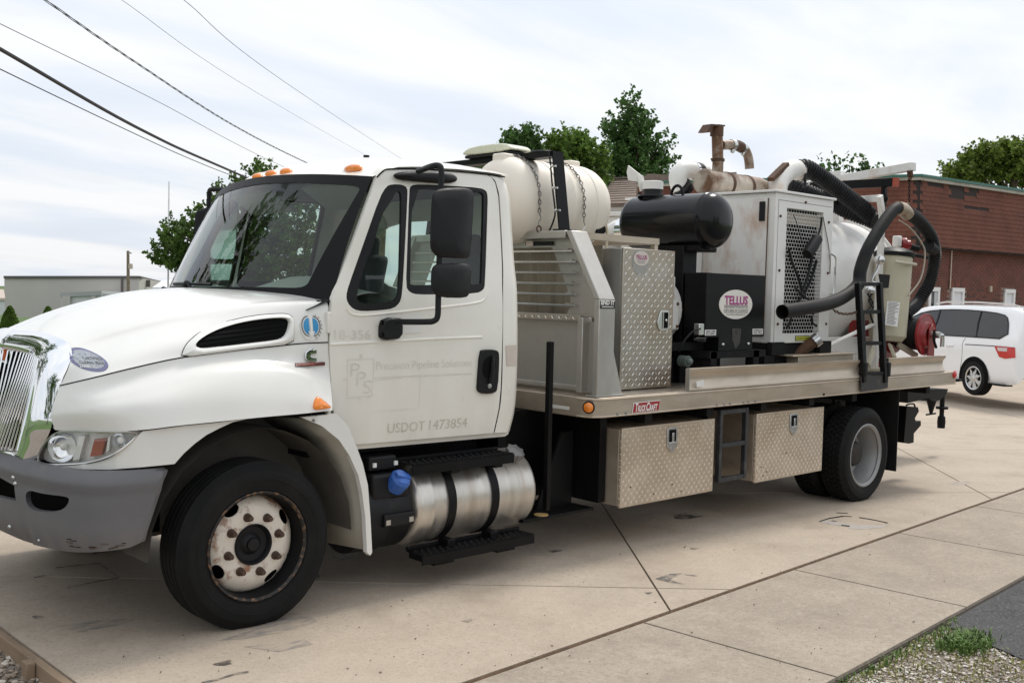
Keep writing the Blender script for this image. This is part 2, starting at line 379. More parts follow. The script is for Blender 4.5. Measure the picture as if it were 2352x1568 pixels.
# ---- wheels
def tyre_mb(cx, yo, cz, Rt, w, s, lugs=False):
    """yo = y of the outer face, s = +1 when the wheel's inside lies towards +y"""
    prof = [(.030,.283),(.012,.290),(.006,.296),(.001,.299),(.003,.303),(-.002,.33),(-.005,.352),(-.008,.355),(-.006,.358),(-.006,.385),(-.003,.398),(-.001,.401),(.004,.404),(.018,.422),(.034,Rt-.008)]
    gro = [(.036,Rt)]
    for g in (.27, .42, .58, .73):
        t = w*g; gro += [(t-.007,Rt),(t-.004,Rt-.012),(t+.004,Rt-.012),(t+.007,Rt)]
    if lugs: gro = [(.036,Rt-.012),(w-.036,Rt-.012)]
    else: gro += [(w-.036,Rt)]
    prof = prof+gro+[(w-t, r) for t, r in reversed(prof)]
    m = MB().lathe((cx, yo, cz), (0, s, 0), prof, 64)
    return m
def tread_mb(cx, yo, cz, Rt, w, s):
    m = MB(); n = 52
    for row in range(5):
        y0 = .034+(w-.068)*row/5; y1 = .034+(w-.068)*(row+1)/5-.006
        for k in range(n):
            a0 = 2*math.pi*(k+.5*(row % 2))/n; a1 = a0+2*math.pi/n*.80; sk = .05*(1 if row % 2 else -1)
            vs = []
            for r in (Rt-.016, Rt):
                for a, yy in ((a0, y0), (a1, y0), (a1+sk*.4, y1), (a0+sk*.4, y1)):
                    vs.append((cx+r*math.cos(a), yo+s*yy, cz+r*math.sin(a)))
            m.add(vs, [(4,5,6,7),(0,1,5,4),(1,2,6,5),(2,3,7,6),(3,0,4,7)])
    return m
def front_wheel(cx, yo, cz, s):
    m = MB().lathe((cx,yo,cz), (0,s,0), [(.016,.272),(.004,.279),(.000,.286),(.004,.291),(.012,.292)], 48)
    wh = part('wheel', m, mat('rust_edged_black', (.012,.011,.010), .6, dirt=(.22,.12,.06), damt=.9, dscale=26, dlo=.5, dhi=.62), truck, label='rusty front wheel')
    part('rim_barrel', MB().lathe((cx,yo,cz), (0,s,0), [(.012,.272),(.05,.266),(.12,.262),(.2,.25),(.2,.02)], 48), M['chassis'], wh)
    prof = [(.105,.064),(.15,.060),(.195,.062),(.213,.072),(.240,.086),(.257,.104),(.268,.13)]
    def depth(r):
        for (r0,t0),(r1,t1) in zip(prof, prof[1:]):
            if r <= r1: return t0+(t1-t0)*max(0,(r-r0))/(r1-r0)
        return prof[-1][1]
    holes = [ellipse(0,0,.108,.108,40)]
    for k in range(4):
        a = R(32+90*k); holes.append([(.226*math.cos(a)+p[0]*math.cos(a)-p[1]*math.sin(a), .226*math.sin(a)+p[0]*math.sin(a)+p[1]*math.cos(a)) for p in ellipse(0,0,.026,.046,20)])
    def mp(a, b): return (cx+a, yo+s*depth(math.hypot(a,b)), cz+b)
    d = panel(ellipse(0,0,.266,.266,64), holes, mp, .022, (0,s*.008,0))
    part('wheel_disc', d, M['wheelw'], wh, smooth=50)
    hub = MB().lathe((cx,yo,cz), (0,s,0), [(.058,.110),(.050,.106),(.058,.099),(.085,.092),(.09,.06),(.07,.035),(.055,.033),(.053,.0)], 36)
    part('hub', hub, M['black'], wh)
    nut = MB()
    nut.lathe((0,0,0), (0,-1,0), [(-.01,.024),(.004,.024),(.008,.019),(.03,.0185),(.036,.014),(.046,.013),(.048,.0)], 8)
    me = None
    for k in range(8):
        a = R(22.5+45*k-8)
        c = Vector((cx+.153*math.cos(a), yo+s*.060, cz+.153*math.sin(a)))
        mm = MB().lathe(c, (0,-s,0), [(-.01,.024),(.004,.024),(.008,.019),(.03,.0185),(.036,.014),(.046,.013),(.048,.0)], 10)
        part('lug_nut', mm, M['lug_nut'], wh)
    part('tyre', tyre_mb(cx,yo,cz,.445,.255,s), M['rubber'], wh, smooth=30)
def rear_wheel(cx, yo, cz, s):
    m = MB().lathe((cx,yo,cz), (0,s,0), [(.012,.297),(.004,.296),(.000,.285),(.006,.272),(.02,.262),(.035,.268),(.05,.262),(.09,.245),(.16,.235),(.20,.225),(.225,.17),(.215,.13),(.215,.10)], 48)
    wh = part('wheel', m, M['wheelg'], truck, label='deep-dish grey rear wheel')
    part('hub', MB().lathe((cx,yo,cz), (0,s,0), [(.22,.125),(.13,.12),(.10,.105),(.085,.07),(.083,.0)], 28), mat('dark_hub', (.02,.016,.013), .7, dirt=(.07,.04,.025), damt=.6, dscale=12), wh)
    for k in range(8):
        a = R(10+45*k); c = Vector((cx+.145*math.cos(a), yo+s*.216, cz+.155*math.sin(a)))
        part('lug_nut', MB().lathe(c, (0,-s,0), [(-.01,.02),(.03,.018),(.034,.012),(.05,.011),(.05,.0)], 8), M['lug_nut'], wh)
    for i, dy in enumerate((0, .30)):
        part('tyre', tyre_mb(cx,yo+s*dy,cz,.445,.26,s,True), M['rubber'], wh, smooth=30)
        part('tread_blocks', tread_mb(cx,yo+s*dy,cz,.445,.26,s), M['rubber'], wh, smooth=0, kind='stuff')
FZ, RX, RZ = .428, 6.30, .428+zg(6.30)
front_wheel(0, .035, FZ, 1); front_wheel(0, 2*YM-.035, FZ, -1)
rear_wheel(RX, -.04, RZ, 1); rear_wheel(RX, 2*YM+.04, RZ, -1)

# ---- chassis
ch = MB()
for y in (.76, 1.62): ch.box(-.75, 8.0, y-.04, y+.04, .60, .86)
for x in (-.5, 1.4, 2.6, 4.0, 5.2, 7.2, 7.95): ch.box(x-.05, x+.05, .80, 1.58, .62, .84)
fr = part('chassis_frame', ch, M['chassis'], truck, bevel=.008)
ax = MB().cyl((0,.25,.40),(0,2.1,.40),.06).cyl((RX,.2,RZ),(RX,2.2,RZ),.085); ax.ball((RX,YM,RZ),.2,.22,.2)
ax.cyl((1.6,YM,.55),(RX-.1,YM,RZ+.05),.05)
part('axle', ax, M['chassis'], truck)
en = MB().box(-.62,.75,.80,1.6,.45,1.25).box(-.78,-.68,.5,1.88,.62,1.35).box(.6,1.6,.85,1.5,.4,.8)
part('engine_block', en, M['chassis'], truck, bevel=.03)
part('front_dark_block', MB().box(-.60,-.30,.50,1.88,.44,.62), M['chassis'], truck, bevel=.03)  # dark box added to keep the lit far splash liner from showing
sp = MB()
for y in (.72, 1.66):
    sp.tube(crline([(-.75,y,.62),(-.3,y,.5),(0,y,.47),(.3,y,.5),(.75,y,.62)],5), .035, 8)
    sp.tube(crline([(RX-.8,y,.72),(RX-.3,y,.55),(RX,y,.5),(RX+.3,y,.55),(RX+.8,y,.72)],5), .045, 8)
part('leaf_spring', sp, M['chassis'], truck)
# inner wheel well behind the front tyre: grey liner that shows over the wheel
lin = MB(); rows = []
for i in range(13):
    a = math.pi*(i/12); rows.append([(.02+.60*math.cos(a), y, .42+.62*math.sin(a)) for y in (.09,.3,.52)])
lin.grid(rows); lin.box(-.62,.66,.50,.53,.45,1.25)
part('wheel_arch_liner', lin, mat('arch_liner', (.11,.10,.085), .8, var=.3, vscale=4, dirt=(.03,.03,.03), damt=.7), truck)
part('wheel_arch_liner', mirror_mb(lin), bpy.data.materials['arch_liner'], truck)

# ---- hood and fenders: rows of measured (px, py, y) from the wheel lip up to the hood side, rear to front
def row(pts): return [W(a, b, y=c) for a, b, c in pts]
v0 = row([(764,942,.015),(690,950,-.022),(610,957,-.035),(500,968,-.03),(410,977,-.015),(324,987,.04),(225,991,.20),(127,987,.47)])
v1 = row([(763,928,.035),(700,912,.0),(608,902,-.005),(500,905,.0),(405,918,.02),(315,935,.068),(215,950,.20),(117,958,.49)])
v2 = row([(761,900,.09),(705,866,.058),(605,852,.052),(497,857,.06),(400,878,.085),(308,903,.125),(210,922,.24),(122,930,.49)])
v3 = row([(758,865,.14),(697,836,.13),(602,824,.125),(496,830,.13),(397,848,.155),(305,872,.195),(210,896,.29),(130,907,.49)])
v4 = row([(753,786,.15),(690,789,.15),(605,798,.148),(500,809,.155),(400,824,.175),(300,846,.22),(215,867,.31),(139,885,.49)])
fen = crpatch([v0,v1,v2,v3,v4], 8, 7)
fmb = MB().grid(fen)
# lip turned inwards along the lower edge
lip = [[p for p in fen[0]], [p+Vector((0,.04,.012)) for p in fen[0]]]
fmb.grid(list(reversed(lip)))
# rear edge turned inwards
col0 = [r[0] for r in fen]; fmb.grid([col0, [p+Vector((-.01,.06,0)) for p in col0]])
part('fender', fmb, M['hoodw'], truck, smooth=50, weld=True)
part('fender', mirror_mb(fmb), M['hoodw'], truck, smooth=50, weld=True)
v5 = row([(753,745,.158),(680,748,.16),(595,756,.172),(495,770,.195),(397,787,.235),(303,810,.30),(222,830,.39),(158,842,.49)])
v6 = row([(752,696,.185),(674,699,.205),(588,707,.245),(488,728,.32),(392,746,.40),(303,768,.47),(225,790,.53),(165,808,.56)])
CXs = [.13,.0,-.16,-.33,-.49,-.63,-.75,-.86]; CZs = [1.768,1.757,1.735,1.695,1.652,1.602,1.548,1.495]
top = []
for t, h in ((.09,.36),(.24,.66),(.5,.88),(.8,.985),(1,1)):
    r = []
    for s in range(8):
        n = v6[s]; r.append(Vector((n.x+(CXs[s]-n.x)*t, n.y+(YM-n.y)*t, n.z+(CZs[s]-n.z)*h)))
    top.append(r)
hood = crpatch([v4,v5,v6]+top, 8, 6)
hm = MB().grid(hood); m2 = mirror_mb(hm); hm.add(m2.v, m2.f)
col0 = [r[0] for r in hood]; c2 = [p+Vector((0,.0,-.05)) for p in col0]; hm.grid([col0, c2]); hm.grid([[mir(p) for p in c2], [mir(p) for p in col0]])
hoodo = part('hood', hm, M['hoodw'], truck, smooth=50, weld=True)
def surf_y(grid_):
    pts = [p for r in grid_ for p in r]; q = MB().grid(grid_); bvh = BVHTree.FromPolygons([Vector(v) for v in q.v], q.f)
    def f(x, z):
        h = bvh.ray_cast(Vector((x, -3, z)), Vector((0, 1, 0)))
        return h[0].y if h[0] is not None else min(pts, key=lambda p: (p.x-x)**2+(p.z-z)**2).y
    return f
hoody = surf_y(hood[:40]); fendy = surf_y(fen)
seam = MB().tube([p+Vector((0,-.001,0)) for p in hood[0]], .0035, 6)
part('hood_seam', seam, M['seam'], truck)
# crease lines on the hood top
# ---- side vent in the hood
def onhood(px, py, off=0.0):
    y = .16
    for _ in range(4): q = W(px, py, y=y); y = hoody(q.x, q.z)
    return q+Vector((0,-off,0))
def hc(cx, cy): return (242+.23148*cx, 665.4+.23148*cy)      # enlarged crop -> frame pixel
outer = [hc(*p) for p in ((745,672),(775,580),(820,510),(950,405),(1150,325),(1450,255),(1750,232),(1830,245),(1868,290),(1866,420),(1862,538),(1500,575),(1100,628))]
inner = [hc(*p) for p in ((878,550),(900,505),(1000,440),(1150,375),(1350,320),(1600,285),(1780,280),(1812,310),(1800,380),(1770,460),(1700,495),(1400,530),(1100,565),(930,582))]
so_ = smoothpoly([Vector(p) for p in outer], 1); si_ = smoothpoly([Vector(p) for p in inner], 2)
def ring(outer_, inner_, n):
    def resample(P):
        Lc = [0]
        for i in range(len(P)): Lc.append(Lc[-1]+(P[(i+1) % len(P)]-P[i]).length)
        o = []
        for k in range(n):
            d = Lc[-1]*k/n; i = max(j for j in range(len(P)) if Lc[j] <= d); o.append(P[i].lerp(P[(i+1) % len(P)], (d-Lc[i])/max(1e-6, Lc[i+1]-Lc[i])))
        return o
    A, B = resample(outer_), resample(inner_)
    k0 = min(range(n), key=lambda k: sum((A[i]-B[(i+k) % n]).length for i in range(0, n, 4)))
    return A, B[k0:]+B[:k0]
A, B = ring(so_, si_, 56)
rings = []
for t, off in ((0,.002),(.10,.014),(.45,.030),(.78,.030),(.93,.022),(1.0,.006)):
    rr = [onhood(*(a.lerp(b, t)), off) for a, b in zip(A, B)]; rings.append(rr+[rr[0]])
bz = MB().grid(rings); bezel = part('vent_bezel', bz, M['hoodw'], hoodo, smooth=60, fix=True)
vp = MB(); pb = [(p.x, p.y) for p in B]; vp = panel(pb, [], lambda a, b: onhood(a, b, .005), 9); part('vent_mesh', vp, M['seam'], hoodo, fix=True)
lv = MB()
for k in range(7):
    y0 = 737+9.5*k
    xs = [x for x in range(440, 665, 6) if inpoly(x, y0+ (660-x)*.13, [(p.x, p.y) for p in si_])]
    if len(xs) > 2: lv.tube([onhood(x, y0+(660-x)*.13, .007) for x in xs], .0035, 5)
part('vent_louvre', lv, M['seam'], hoodo)
part('vent_seam', MB().tube([onhood(*a, .003) for a in A], .0025, 5, closed=True), M['seam'], hoodo)
# ---- badges and stickers on hood and fender
def sticker(name, cx, cy, a, b, fy, mt, off=.003, n=36, parent=None, rot=0):
    q = W(cx, cy, y=.17)
    for _ in range(4): q = W(cx, cy, y=fy(q.x, q.z))
    pts = [(q.x+a*math.cos(t)*math.cos(rot)-b*math.sin(t)*math.sin(rot), q.z+b*math.sin(t)*math.cos(rot)+a*math.cos(t)*math.sin(rot)) for t in [2*math.pi*k/n for k in range(n)]]
    return part(name, panel(pts, [], lambda x, z: (x, fy(x,z)-off, z), .018), mt, parent or hoodo, fix=True), q
st, q = sticker('idle_sticker', 223, 829, .058, .053, hoody, mat('holographic_sticker', (.17,.17,.28), .3, .3, var=.2, vscale=30), .004)
sticker('sticker_field', 223, 828, .048, .041, hoody, mat('sticker_field', (.36,.38,.40), .35, .3, var=.15, vscale=25), .006, parent=hoodo)
def hood_text(txt, px, py, w_, h_, mt, off=.008, fy=hoody, bold=0.01, parent=hoodo, slope=0.0):
    q = W(px, py, y=.2)
    for _ in range(4): q = W(px, py, y=fy(q.x, q.z))
    return part('lettering', text_mb(txt, lambda a, b: (q.x+a, fy(q.x+a, q.z+b)-off, q.z+b+a*slope), w_, h_, bold), mt, parent, smooth=0)
hood_text('CERTIFIED', 206, 827, .058, .012, M['ink']); hood_text('CLEAN  IDLE', 201, 837, .074, .012, M['ink']); hood_text('2008  C', 210, 848, .05, .012, M['label'])
st, q = sticker('round_decal', 713.5, 752, .066, .071, hoody, mat('decal_white', (.78,.77,.74), .4), .004)
for s_ in (-1, 1):
    pts = [(q.x+s_*(.012+.036*math.sin(t)), q.z+.008+.045*math.cos(t)) for t in [math.pi*k/12 for k in range(13)]]
    part('decal_half', panel(pts, [], lambda x, z: (x, hoody(x,z)-.007, z), .015), M['bluedecal'], hoodo, fix=True)
    arc = [(q.x+s_*(.016+.042*math.sin(t)), q.z+.008+.054*math.cos(t)) for t in [math.pi*k/12 for k in range(13)]]
    part('decal_arc', MB().tube([(x, hoody(x,z)-.005, z) for x, z in arc], .0025, 5), M['ink'], hoodo)
part('decal_bolt', panel([(q.x+a, q.z+b) for a, b in ((-.006,.055),(.008,.055),(.008,-.02),(.022,-.02),(0,-.06),(-.022,-.02),(-.006,-.02))], [], lambda x, z: (x, hoody(x,z)-.009, z), .015), bpy.data.materials['decal_white'], hoodo, fix=True)
for k, chn in enumerate('STANDARD'):
    a = R(62-17*k); c = (q.x+.064*math.cos(a)-.003, q.z+.006+.066*math.sin(a))
    part('lettering', text_mb(chn, lambda u, v, c=c, a=a: (c[0]+u*math.sin(a)+v*math.cos(a), hoody(c[0],c[1])-.0075, c[1]-u*math.cos(a)+v*math.sin(a)), None, .011, .01), M['ink'], hoodo, smooth=0)
# chrome engine badge: rounded letter C with a red plate below
def onfen(px, py, off=0):
    q = W(px, py, y=.15)
    for _ in range(3): q = W(px, py, y=fendy(q.x, q.z))
    return q+Vector((0,-off,0))
ce = [(2085,588),(2010,590),(1975,620),(1970,660),(1985,700),(2030,712),(2085,712),(2085,668),(2040,666),(2022,655),(2030,638),(2085,634)]
badge = part('engine_badge', MB().prism([onfen(*hc(*p), .004) for p in ce], (0,-.012,0)), M['chrome'], truck, bevel=.003)
part('badge_plate', MB().prism([onfen(*hc(*p), .003) for p in ((1880,724),(2172,714),(2172,748),(1880,758))], (0,-.005,0)), mat('dark_red_plate', (.10,.015,.012), .4), badge)
q = onfen(*hc(1890,752), .0095)
part('lettering', text_mb('TURBO DIESEL', lambda a, b: (q.x+a, q.y, q.z+b+a*.012), .118, .010, .02), mat('badge_red', (.5,.08,.06), .4), badge, smooth=0)
q2 = onfen(*hc(1992,640), .0175)
part('lettering', text_mb('Cummins', lambda a, b: (q2.x+a*.8-b*.55, q2.y, q2.z+a*.55+b*.8), .052, .012, .01), M['ink'], badge, smooth=0)
# amber side marker at the rear tip of the fender
mk = [hc(*p) for p in ((2024,1150),(2040,1100),(2080,1057),(2110,1058),(2170,1100),(2215,1140),(2236,1165),(2150,1178),(2045,1186),(2028,1170))]
mk = smoothpoly([Vector(p) for p in mk], 1)
def onf2(px, py, off=0): q = W(px, py, y=.03); return Vector((q.x, fendy(q.x, q.z)-off, q.z))
c = sum((Vector(p) for p in mk), Vector((0,0)))/len(mk)
rg = [[onf2(*(Vector(p).lerp(c, t)), o) for p in mk] for t, o in ((0,.0),(.08,.012),(.35,.018),(.99,.02))]
for r_ in rg: r_.append(r_[0])
part('side_marker', MB().grid(rg), M['amber'], truck, fix=True)

# ---- lower front fender, splash panel, headlamp
def ynose(px):
    T = [(83,.62),(127,.47),(193,.25),(225,.19),(270,.10),(330,.045),(430,.0),(800,.0)]
    for (a, b), (c, d) in zip(T, T[1:]):
        if px <= c: return b+(d-b)*max(0,(px-a))/(c-a)
    return 0
low = [(328,990),(420,978),(500,970),(566,962),(535,969),(504,983),(475,998),(449,1017),(423,1040),(401,1065),(330,1072),(250,1078),(185,1077),(150,1072),(120,1066),(196,1064),(230,1056),(262,1044),(290,1025),(312,1004)]
lm = panel(low, [], lambda a, b: W(a, b, y=ynose(a)), 10, (.006,.012,0))
part('lower_fender', lm, M['hoodw'], truck, fix=True, smooth=40); part('lower_fender', mirror_mb(lm), M['hoodw'], truck, fix=True, smooth=40)
hl = smoothpoly([Vector(p) for p in ((83,1054),(100,1020),(127,992),(160,990),(250,993),(316,991),(312,1004),(290,1025),(262,1044),(230,1056),(193,1064),(140,1067),(100,1066))], 1)
hlp = [(p.x, p.y) for p in hl]
cen = (200, 1028)
def lampmap(off, sh=1.0):
    def f(a, b):
        d = min(1, math.hypot((a-cen[0])/115, (b-cen[1])/36)); bulge = .022*(1-d*d)*(1 if off <= 0 else 0)
        q = W(cen[0]+(a-cen[0])*sh, cen[1]+(b-cen[1])*sh, y=ynose(a)); return q+Vector((-bulge*.7+off*.75, -bulge*.7+off*.65, 0))
    return f
for flip in (False, True):
    mm = (lambda m: mirror_mb(m)) if flip else (lambda m: m)
    lamp = part('headlamp', mm(panel(hlp, [], lampmap(0), 12)), M['lens'], truck, smooth=60, fix=True, label='clear wraparound headlamp')
    part('lamp_housing', mm(panel(hlp, [], lampmap(.055), 12)), mat('lamp_back', (.85,.84,.82), .35, .1, var=.1, vscale=15), lamp, smooth=60, fix=True)
    rim = MB().tube([lampmap(-.004)(*p)+Vector((.004,.004,0)) for p in hlp], .006, 6, closed=True); part('lamp_trim', mm(rim), M['steel'], lamp)
    for (x, y, a, nm, mt) in ((140,1027,.075,'reflector_bowl','chrome'),(272,1012,.035,'reflector_bowl','chrome')):
        p = lampmap(.03)(x, y); part(nm, mm(MB().lathe(p, (.75,.6,0), [(-.02,a),(-.01,a*.96),(.02,a*.6),(.03,a*.2),(.03,0)], 20)), M[mt], lamp)
        part('bulb', mm(MB().ball(p, .02, n=10, m=6)), M['label'], lamp)
    p = [lampmap(.02)(*c_) for c_ in ((212,1010),(238,1008),(228,1046),(202,1050))]
    part('turn_reflector', mm(MB().prism(p, (.03,.03,0))), mat('turn_red', (.33,.10,.07), .3), lamp)
    for c_ in (((178,1002),(192,1002),(178,1056),(163,1058)),((245,1004),(250,1004),(246,1036),(240,1040))):
        part('lamp_divider', mm(MB().prism([lampmap(.015)(*k) for k in c_], (.03,.03,0))), M['label'], lamp)
# rear splash panel of the front wheel well
spl_o = [(693,958),(773,950),(800,978),(816,1017),(833,1063),(845,1113),(851,1190),(855,1268),(850,1275),(843,1268),(839,1185),(831,1125),(823,1091),(803,1046),(779,1010),(740,978)]
def ysp(px): return .02
sm_ = panel(spl_o, [], lambda a, b: W(a, b, y=.02+ (0.02 if a < 720 else 0)), 12, (-.004,.03,0))
part('splash_panel', sm_, M['hoodw'], truck, fix=True, smooth=40); part('splash_panel', mirror_mb(sm_), M['hoodw'], truck, fix=True, smooth=40)
inn = [W(*p, y=.03) for p in ((720,964),(779,1010),(803,1046),(823,1091),(831,1125),(839,1185),(843,1262))]
rw = [inn, [p+Vector((-.06,.45,-.02)) for p in inn]]
wm = MB().grid(rw); ml = mat('splash_inner', (.30,.28,.235), .7, var=.15, vscale=3, dirt=(.10,.09,.07), damt=.6)
part('splash_liner', wm, ml, truck, solid=.012); part('splash_liner', mirror_mb(wm), ml, truck, solid=.012)

# ---- chrome grille surround and slats
O = [W(84,1062,y=.63), W(101,1020,y=.57), W(118,979,y=.50), W(139,885,y=.495), W(155,845,y=.50), W(165,815,y=.53), W(158,790,y=.60), W(130,774,y=.74), W(95,764,y=.92), W(35,760,y=1.19)]
I = [W(52,1035,y=.76), W(62,995,y=.75), W(72,950,y=.74), W(88,880,y=.715), W(95,845,y=.71), W(97,832,y=.725), W(92,824,y=.76), W(78,818,y=.87), W(55,812,y=1.0), W(18,806,y=1.19)]
for k in (8, 9): O[k].z = .5*(O[k].z+O[7].z+.02)
secs = []
for t, bul in ((0,.0),(.15,.022),(.45,.045),(.8,.042),(.95,.02),(1.0,-.02)):
    secs.append(crline([Vector((o.x+(i.x-o.x)*t-bul, o.y+(i.y-o.y)*t, o.z+(i.z-o.z)*t)) for o, i in zip(O, I)], 5))
sm = MB().grid(secs); m2 = mirror_mb(sm); sm.add(m2.v, m2.f)
# bottom bar
bO = [W(81,1060,y=.64), Vector((-.93, YM, .80))]; bI = [W(52,1035,y=.76), Vector((-.955, YM, .885))]
gs = part('grille_surround', sm, M['chrome'], truck, smooth=60, weld=True)
bb = MB()
r0 = [bO[0], bO[0].lerp(bO[1], .5)+Vector((-.03,0,-.01)), bO[1]]; r1 = [bI[0], bI[0].lerp(bI[1], .5)+Vector((-.03,0,-.0)), bI[1]]
rb = [crline(r0, 6), [p+Vector((-.02,0,0)) for p in crline([a.lerp(b, .5) for a, b in zip(r0, r1)], 6)], crline(r1, 6)]
bb.grid(rb); m2 = mirror_mb(bb); bb.add(m2.v, m2.f); part('lower_grille_bar', bb, M['chrome'], gs, weld=True, smooth=60)
tI = crline(I[5:], 6); bI2 = crline([W(52,1035,y=.76)]+[bI[0].lerp(bI[1], .5)+Vector((-.03,0,0)), bI[1]], 9)
def along(P, t): i = min(int(t*(len(P)-1)), len(P)-2); return P[i].lerp(P[i+1], t*(len(P)-1)-i)
for k in range(13):
    t = (k+.3)/13
    a, b = along(tI, .12+t*.88), along(bI2, t)
    for fl in ((False, True)):
        a_, b_ = (mir(a), mir(b)) if fl else (a, b)
        s1 = MB().beam(a_+Vector((.004,0,.01)), b_+Vector((-.012,0,-.005)), .013, .045, (-1,0,0))
        part('grille_slat', s1, M['chrome'], gs, bevel=.005)
bk = MB(); bk.add([tI[0]+Vector((.06,0,0)), tI[-1]+Vector((.06,0,0)), mir(tI[0])+Vector((.06,0,0)), mir(bI2[0])+Vector((.06,0,0)), bI2[-1]+Vector((.06,0,0)), bI2[0]+Vector((.06,0,0))], [(0,1,2,3,4,5)])
part('grille_back', bk, M['seam'], gs)
em = MB().box(-.885,-.865,YM-.05,YM+.05,1.33,1.47); part('grille_emblem', em, M['chrome'], gs, bevel=.02)
part('emblem_bar', MB().box(-.90,-.884,YM-.012,YM+.012,1.35,1.45), mat('orange_emblem', (.6,.10,.02), .3), gs, bevel=.004)

# ---- bumper: plan path wrapped round the nose, openings cut out
plan = [(-.545,.02),(-.66,.028),(-.78,.055),(-.87,.12),(-.93,.24),(-.975,.42),(-1.005,.65),(-1.02,.92),(-1.025,YM)]
pl = crline([Vector((a, b, 0)) for a, b in plan], 6)
cum = [0]
for a, b in zip(pl, pl[1:]): cum.append(cum[-1]+(b-a).length)
SL = cum[-1]
def bmap(s, z):
    m_ = False
    if s > SL: s = 2*SL-s; m_ = True
    s = max(0, min(SL-1e-6, s)); i = max(j for j in range(len(cum)-1) if cum[j] <= s); p = pl[i].lerp(pl[i+1], (s-cum[i])/(cum[i+1]-cum[i]))
    k = max(0, (z-.82)/.07); k2 = max(0, (.62-z)/.12)
    ins = .035*k*k+.03*k2*k2
    d = Vector((.6,.55,0)) if s < SL*.55 else Vector((1,.0,0))
    ridge = -.010*math.exp(-((z-.83)/.03)**2)+.007*math.exp(-((z-.785)/.02)**2)
    q = p+d*(ins+ridge); q.z = z
    return mir(q) if m_ else q
def spx(px, py):                                  # measured pixel -> bumper coordinates
    best = None
    for i in range(120):
        s = SL*i/119
        for j in range(40):
            z = .48+.42*j/39; p = bmap(s, z)-CAM; dd = p.dot(FW)
            e = (CX+FPX*p.dot(RT)/dd-px)**2+(CY-FPX*p.dot(UP)/dd-py)**2
            if best is None or e < best[0]: best = (e, s, z)
    return best[1:]
op1 = [spx(*p) for p in ((57,1122),(100,1132),(158,1141),(160,1152),(149,1167),(115,1177),(62,1170))]
op2 = [spx(*p) for p in ((1,1088),(34,1112),(36,1150),(1,1132))]
outl = [(.105,.545),(.0,.86),(.0,.88),(.03,.895),(SL,.89),(2*SL-.03,.895),(2*SL,.88),(2*SL,.86),(2*SL-.105,.545),(2*SL-.16,.525),(2*SL-.45,.50),(SL+.5,.475),(SL,.47),(SL-.5,.475),(.45,.50),(.16,.525)]
o1 = smoothpoly([Vector(p) for p in op1], 2); s_lo = max(p[0] for p in op2)
op2b = [(SL-.03, .79), (op2[1][0]+.0, op2[1][1]), (op2[2][0], op2[2][1]), (SL-.03, .655)] if op2[1][0] < SL-.06 else None
holes = [[tuple(p) for p in o1], [(2*SL-p[0], p[1]) for p in o1]]
if op2b: holes += [op2b, [(2*SL-p[0], p[1]) for p in op2b]]
bm_ = panel(outl, holes, bmap, .024, (.03,.02,0))
bmp = part('bumper', bm_, M['bumper'], truck, smooth=40, fix=True)
part('bumper_cavity', MB().box(-.80,-.72,.2,2.18,.48,.86), M['seam'], bmp)
for p in ((35,1111),(24,1208)):
    s_, z_ = spx(*p); part('bolt', MB().ball(bmap(s_, z_), .013, n=10, m=6), M['steel'], bmp)
rs_ = random.Random(4)
for k in range(14):
    s_ = .16+.30*rs_.random(); z_ = .53+.05*rs_.random()**2; l_ = .01+.035*rs_.random(); part('scratch', MB().tube([bmap(s_, z_)+Vector((-.001,-.002,0)), bmap(s_+l_, z_+rs_.uniform(-.006,.006))+Vector((-.001,-.002,0))], .0018, 4), M['rust'] if k % 2 else M['seam'], bmp)
for s_, z_, r_ in ((.95,.80,.012),(1.15,.60,.010),(.70,.52,.008)): part('bolt', MB().ball(bmap(s_, z_), r_, n=8, m=5), M['steel'], bmp)
part('bumper_gap_filler', MB().box(-.80,-.5,.40,1.98,.80,.87), M['seam'], truck)

# ================================================================== CAB
def yc(z):
    if z < 1.0: return .15+(1.0-z)*.10
    if z < 1.72: return .15-.012*math.sin(math.pi*(z-1.0)/.72)
    return .15+(z-1.72)*.135
def WC(px, py):
    y = .15
    for _ in range(8): q = W(px, py, y=y); y = yc(q.z)
    return q
def cc(cx, cy): q = WC(725.9+.27006*cx, 332.7+.27006*cy); return (q.x, q.z)     # enlarged crops of the door -> (x, z)
def dd(cx, cy): q = WC(695.7+.25074*cx, 665.4+.25074*cy); return (q.x, q.z)
def cabmap(x, z): return (x, yc(z), z)
door_o = [cc(515,275), cc(535,243), cc(575,220), cc(640,208), cc(850,207), cc(1150,225), cc(1440,252), cc(1490,275), cc(1523,325), cc(1545,420), cc(1555,520), cc(1580,1000),
          dd(1825,0), dd(1822,600), dd(1812,900), dd(1795,1080), dd(1745,1310), dd(490,1415), dd(400,1280), dd(290,1150), dd(258,1000), dd(245,500), dd(265,150), cc(140,1300), cc(335,780)]
qw = smoothpoly([Vector(cc(*p)) for p in ((600,350),(650,335),(735,338),(778,365),(780,440),(757,900),(735,1270),(715,1345),(660,1392),(560,1406),(400,1416),(320,1400),(268,1345),(255,1285),(275,1200),(400,850),(540,450))], 1)
dw = smoothpoly([Vector(cc(*p)) for p in ((792,390),(805,345),(880,335),(1180,350),(1395,366),(1450,390),(1462,440),(1461,520),(1440,1180),(1428,1232),(1370,1264),(1100,1270),(860,1274),(795,1252),(764,1205),(775,900))], 1)
dpan = panel(door_o, [qw, dw], cabmap, .06, (0,.028,0))
door = part('door', dpan, M['white'], truck, smooth=35, fix=True, label='white driver door with ghosted lettering')
fdoor = part('door', mirror_mb(dpan), M['white'], truck, smooth=35, fix=True)
